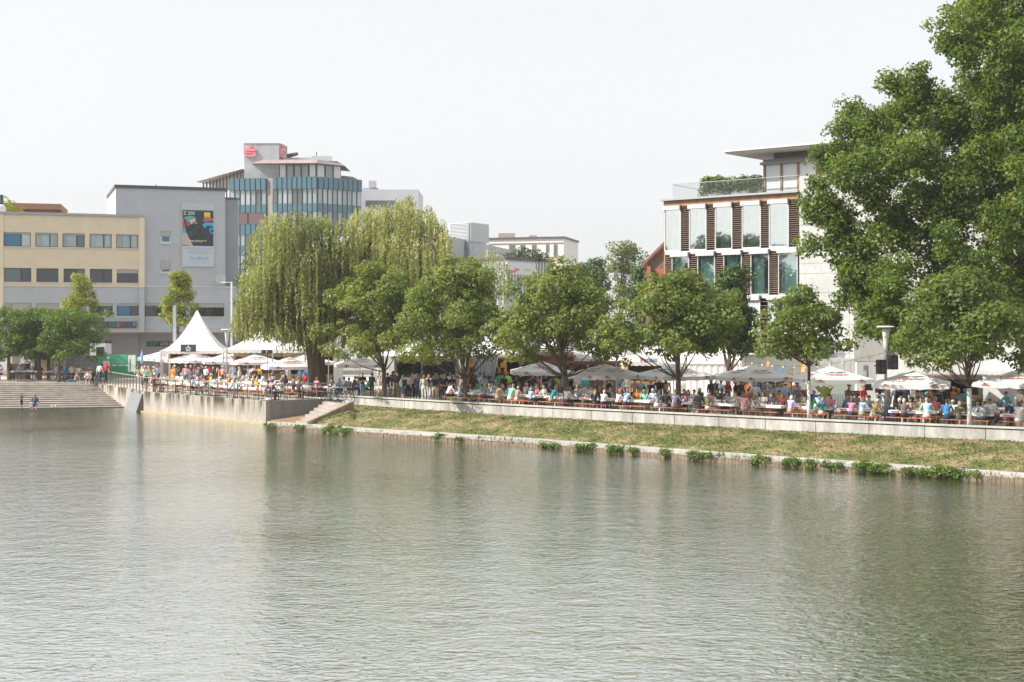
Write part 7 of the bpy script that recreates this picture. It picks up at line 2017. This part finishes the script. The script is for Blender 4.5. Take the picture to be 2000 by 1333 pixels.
# standing guests: column, distance behind the wall, heading (0 faces the pond), colour, hair
ST = [(708, 1.3, .3, 'black', ('fringe', 'grey'), 'denim', 'stand_fold'), (726, 1.6, 2.6, 'black', ('short', 'brown'), 'black', 'stand_fold'), (684, 3.2, 2.2, 'cream', ('fringe', 'white'), 'beige', 'stand'), (692, 3.6, 2.6, 'brown', ('long', 'brown'), 'black', 'stand'), (737, 4.6, 3.0, 'denim', ('short', 'dark'), 'denim', 'stand'),
      (750, 2.4, 2.8, 'pale blue', ('short', 'brown'), 'khaki', 'stand'), (757, 1.6, 2.9, 'charcoal', ('short', 'dark'), 'grey', 'stand'), (770, 6.4, 3.0, 'white', ('short', 'dark'), 'navy', 'stand'), (776, 2.6, .3, 'navy', ('fringe', 'grey'), 'khaki', 'stand_cup'), (787, 1.4, -2.4, 'white', ('bob', 'blond'), 'denim', 'stand'), (795, 1.7, 2.8, 'white', ('bob', 'brown'), 'black', 'stand'), (805, 2.3, .4, 'peach', ('short', 'brown'), 'black', 'stand_cup'), (816, 1.9, 2.9, 'navy', ('short', 'dark'), 'navy', 'stand'),
      (828, 1.7, 3.0, 'beige', ('bob', 'blond'), 'white', 'stand'), (838, 1.9, 2.5, 'white', ('long', 'blond'), 'white', 'stand'), (849, 1.5, 3.1, 'black', ('short', 'brown'), 'beige', 'stand'), (862, 3.2, .3, 'charcoal', ('fringe', 'grey'), 'black', 'stand_cup'), (868, 2.6, 2.8, 'navy', ('long', 'blond'), 'navy', 'stand'), (883, 3.0, 3.0, 'black', ('bob', 'auburn'), 'black', 'stand'), (899, 4.2, 3.0, 'blue', ('short', 'brown'), 'navy', 'stand'), (925, 4.0, 3.1, 'black', ('short', 'dark'), 'navy', 'stand_fold'), (937, 6.2, 2.6, 'pale blue', ('short', 'dark'), 'navy', 'stand'),
      (946, 4.6, 2.8, 'lavender', ('bob', 'brown'), 'khaki', 'stand_hip'), (955, 7.0, .4, 'charcoal', ('short', 'grey'), 'black', 'stand'), (963, 4.8, 2.7, 'pale blue', ('fringe', 'grey'), 'black', 'stand'), (975, 7.2, 3.0, 'green', ('short', 'dark'), 'black', 'stand'), (985, 6.5, 2.6, 'black', ('short', 'dark'), 'black', 'stand'), (991, 7.4, 2.9, 'lime', ('short', 'brown'), 'black', 'stand_fold'), (1008, 4.4, .4, 'navy', ('fringe', 'grey'), 'navy', 'stand_hip'), (1020, 6.8, .5, 'black', ('cap', 'red'), 'black', 'stand_cup'), (1027, 3.9, 2.0, 'black', ('short', 'dark'), 'black', 'lean'), (1036, 6.0, 3.0, 'white', ('short', 'grey'), 'navy', 'stand'),
      (1050, 6.9, .2, 'coral', ('short', 'brown'), 'black', 'stand'), (1066, 7.5, .1, 'navy', ('fringe', 'grey'), 'navy', 'stand_fold'), (1080, 5.2, 3.0, 'green', ('long', 'brown'), 'black', 'stand'), (1086, 7.8, 3.0, 'yellow', ('short', 'brown'), 'black', 'stand'), (1128, 6.6, 3.0, 'cream', ('short', 'grey'), 'khaki', 'stand'), (1143, 6.2, 3.1, 'turquoise', ('cap', 'blue'), 'cream', 'stand'), (1165, 5.4, 2.2, 'black', ('long', 'black'), 'black', 'stand'), (1190, 5.2, 3.0, 'white', ('short', 'auburn'), 'grey', 'stand'), (1217, 6.4, -1.6, 'white', ('short', 'brown'), 'navy', 'stand_cup'), (1210, 7.3, -1.2, 'navy', ('short', 'dark'), 'red', 'stand'),
      (1240, 5.3, .3, 'pink', ('short', 'dark'), 'white', 'stand_cup'), (1252, 6.2, 3.0, 'mint', ('fringe', 'grey'), 'grey', 'stand'), (1271, 5.6, 3.1, 'pale blue', ('short', 'auburn'), 'denim', 'stand'), (1287, 5.9, 3.0, 'black', ('short', 'dark'), 'black', 'stand'), (1301, 6.3, 2.9, 'beige', ('long', 'brown'), 'black', 'stand'), (1388, 6.1, .7, 'charcoal', ('short', 'grey'), 'black', 'stand'), (1409, 5.6, -.9, 'pale blue', ('short', 'dark'), 'navy', 'stand_cup'), (1420, 6.4, .2, 'red', ('short', 'brown'), 'black', 'stand_fold'), (1447, 7.4, .6, 'charcoal', ('short', 'dark'), 'black', 'stand'),
      (1476, 5.4, 3.0, 'white', ('short', 'white'), 'beige', 'stand'), (1523, 5.8, 2.9, 'pale blue', ('fringe', 'grey'), 'denim', 'stand'), (1534, 5.7, 3.0, 'pale blue', ('hat', 'cream'), 'beige', 'stand'), (1656, 6.2, 1.2, 'brown', ('bun', 'dark'), 'black', 'walk'), (1686, 6.0, .6, 'red', ('bun', 'auburn'), 'black', 'stand_fold'), (1713, 2.9, 2.2, 'white', ('long', 'black'), 'navy', 'lean'), (1735, 6.2, .8, 'peach', ('fringe', 'white'), 'white', 'stand'), (1751, 5.9, 3.0, 'pale blue', ('short', 'blond'), 'brown', 'stand'), (1758, 5.3, 2.6, 'grey', ('fringe', 'white'), 'brown', 'stand'), (1768, 7.0, 2.7, 'navy', ('short', 'dark'), 'navy', 'stand'), (1776, 6.2, 3.0, 'coral', ('bob', 'blond'), 'maroon', 'stand'),
      (1816, 6.6, 3.0, 'turquoise', ('fringe', 'grey'), 'navy', 'stand'), (1815, 5.6, -1.6, 'orange', ('short', 'white'), 'orange', 'stand'), (1832, 5.9, 3.0, 'khaki', ('short', 'dark'), 'khaki', 'stand'), (1846, 6.3, 3.0, 'charcoal', ('short', 'dark'), 'black', 'stand_fold'), (1862, 6.5, .6, 'orange', ('cap', 'white'), 'black', 'stand'), (1872, 5.8, 2.8, 'grey', ('long', 'auburn'), 'navy', 'stand'), (1972, 4.2, -1.0, 'turquoise', ('short', 'dark'), 'black', 'lean'), (1990, 5.0, .3, 'white', ('short', 'brown'), 'red', 'stand')]
PX = {'black': 'strap'}
for i, (x, off, hd, c, h_, pn, ps) in enumerate(ST):
    if ps == 'stand' and i % 3 == 0: ps = 'stand_hip' if i % 2 else 'stand_cup'
    a = arc_for(x, off); p, r_ = on_wall(a, off)
    k = 0
    while not free(p.x, p.y, .45) and k < 6:
        off += .3; k += 1; p, r_ = on_wall(arc_for(x, off), off)
    taken.append((p.x, p.y))
    person(ps, (p.x, p.y, GZ), hd, c, h_, short_tree(x), pants=pn, extra=[None, None, 'strap', None, 'bag'][i % 5] if abs(hd) > 2 else None, sc=random.uniform(.97, 1.06))
# deeper crowd between tables and stalls
for i in range(92):
    x = random.choice([random.uniform(770, 1070), random.uniform(830, 1330), random.uniform(1380, 1560), random.uniform(1730, 1900)]); off = random.uniform(5.3, 9.5)
    p, r_ = on_wall(arc_for(x, off), off)
    if not free(p.x, p.y, .5): continue
    taken.append((p.x, p.y)); rp(STP, (p.x, p.y, GZ), random.choice([0, .5, -.5, 2.6, 3.1, 3.6, 1.6, -1.6]), 'near the stalls ' + short_tree(x))
# crowd standing on the terrace behind the tables
for i in range(66):
    x = random.uniform(268, 600); s = random.uniform(23.2, 25.6)
    p = XY(x, s)
    if not free(p.x, p.y, .5): continue
    taken.append((p.x, p.y)); rp(STP, (p.x, p.y, GZ), random.choice([0, .5, -.5, 2.6, 3.1, 3.6, 1.6, -1.6]), 'crowd ' + ('before scalloped tent' if x > 470 else 'below pointed tent' if x > 350 else 'near the green banner' if x > 300 else 'at the terrace end'))
# explicit single figures
def at(x, y, z): q = GP(x, y, z); taken.append((q.x, q.y)); return q
person('walk', at(207, 749.5, GZ + .14), 2.9, 'red', ('fringe', 'grey'), 'strolling past the green banner', pants='black', sleeve=True, sc=1.05, shorts=False)
person('walk', at(194, 750, GZ + .14), 2.7, 'white', ('short', 'dark'), 'beside the walker in red', pants='charcoal', shorts=False, sc=.98)
person('stand_cup', at(236, 741, GZ), .5, 'pale blue', ('long', 'black'), 'in front of the green banner', pants='denim', shorts=False, sleeve=True)
person('stand', at(247, 741, GZ), -.3, 'lavender', ('long', 'dark'), 'in front of the green banner', pants='navy', shorts=False, sc=.9)
person('stand', at(260, 742, GZ), 1.6, 'beige', ('long', 'black'), 'where the green banner ends', pants='denim', extra='strap')
person('stand_fold', at(600 - 0, 757, GZ), .2, 'yellow', ('short', 'dark'), 'behind the willow trunk') if False else None
person('stand', at(505, 757, GZ), 3.0, 'yellow', ('short', 'brown'), 'between terrace tables by the light stand', pants='black', fem=False)
person('stand', at(484, 757, GZ), 2.9, 'white', ('short', 'grey'), 'between terrace tables by the light stand', pants='white', fem=False)
person('recline', GP(146, 747.5, GZ + .27), -1.1, 'khaki', ('bob', 'auburn'), 'on the top of the wide steps', pants='denim', shorts=False)
person('sit_step', GP(173, 748.5, GZ + .14), .15, 'white', ('short', 'dark'), 'on the wide steps near the walkers', pants='black', shorts=True)
person('sit_step', GP(180, 747.5, GZ + .14), .2, 'black', ('short', 'black'), 'on the wide steps near the walkers', pants='black', shorts=False)
person('stand_hip', GP(42, 799.5, .12), 1.1, 'grey', ('short', 'dark'), 'paddling at the water on the lowest step', pants='black', shorts=True, sc=.70)
person('sit_step', GP(69, 799, .22), .2, 'denim', ('long', 'dark'), 'sitting at the water on the lowest steps', pants='denim', shorts=True, sc=1.0)
person('sit_step', GP(63.5, 800, .13), .1, 'pale blue', ('long', 'brown'), 'tucked against the woman at the water', pants='white', shorts=True, sc=.66)
ps_ = GP(92, 0 + 796, .3)
# white sandals left on the steps
for k, (x, y) in enumerate(((101, 794), (108, 793.5))):
    p = GP(x, y, .36); t = thing('sandal', ['white sandal left on the wide steps nearer the seated woman', 'white sandal left on the wide steps farther from the seated woman'][k], 'sandal', p, .6)
    MB().box(-.05, .05, -.14, .14, .0, .03).build('sole', mat('sandal_white', (.8, .8, .78), .6), t); MB().tube([(-.05, -.02, .03), (0, -.02, .08), (.05, -.02, .03)], .015, 5).build('strap', mat('sandal_white', (.8, .8, .78), .6), t)
# leave out guests and drinks of which nothing shows from the bridge
bpy.context.view_layer.update()
DG = bpy.context.evaluated_depsgraph_get()
CAMP = V((0, 0, HC))
def shows(o, pts, need=1):
    k = 0
    for p in pts:
        d = p - CAMP
        hit, loc, _n, _i, ob, _m = SC.ray_cast(DG, CAMP, d.normalized(), distance=d.length + .5)
        if (not hit) or (loc - CAMP).length > d.length - .30: k += 1
        if k >= need: return True
    return False
gone = []
for o in NPEOPLE:
    M4 = o.matrix_world; sit = 'seated' in o['label']
    zs = (1.28, 1.12, .9) if sit else (1.7, 1.45, 1.15, .8)
    if not shows(o, [M4 @ V((dx, 0, z)) for z in zs for dx in (-.1, .1)], 2): gone.append(o)
for o in list(COL.objects):
    if o.get('group') == 'drinks on the beer tables' and not shows(o, [o.location + V((0, 0, .12))]): gone.append(o)
for o in gone:
    for c in list(o.children): bpy.data.objects.remove(c)
    bpy.data.objects.remove(o)
NPEOPLE = [o for o in COL.objects if o.name.startswith('person')]
# things lying about the terrace corner
t = thing('carrier_bag', 'crumpled white carrier bag at the terrace corner post', 'bag', (C0.x + .1, C0.y + .35, CW))
MB().ell((0, 0, .1), (.22, .14, .11), 7, 5).build('sack', mat('bag_white', (.75, .76, .78), .5), t)
# ------------------------------------------------------------------ summer haze
mh = bpy.data.materials.new('summer_haze'); mh.use_nodes = True
n, l = mh.node_tree.nodes, mh.node_tree.links
n.remove(n['Principled BSDF'])
pv = n.new('ShaderNodeVolumePrincipled')
pv.inputs['Color'].default_value = (0.94, 0.96, 1.0, 1)
pv.inputs['Density'].default_value = 0.00033
pv.inputs['Anisotropy'].default_value = 0.2
l.new(pv.outputs[0], n['Material Output'].inputs['Volume'])
hz = MB().box(-1400, 1400, -320, 2700, -2.0, 44).build('haze', mh)
tag(hz, 'thin pale summer haze over pond and town', 'haze', kind='stuff')
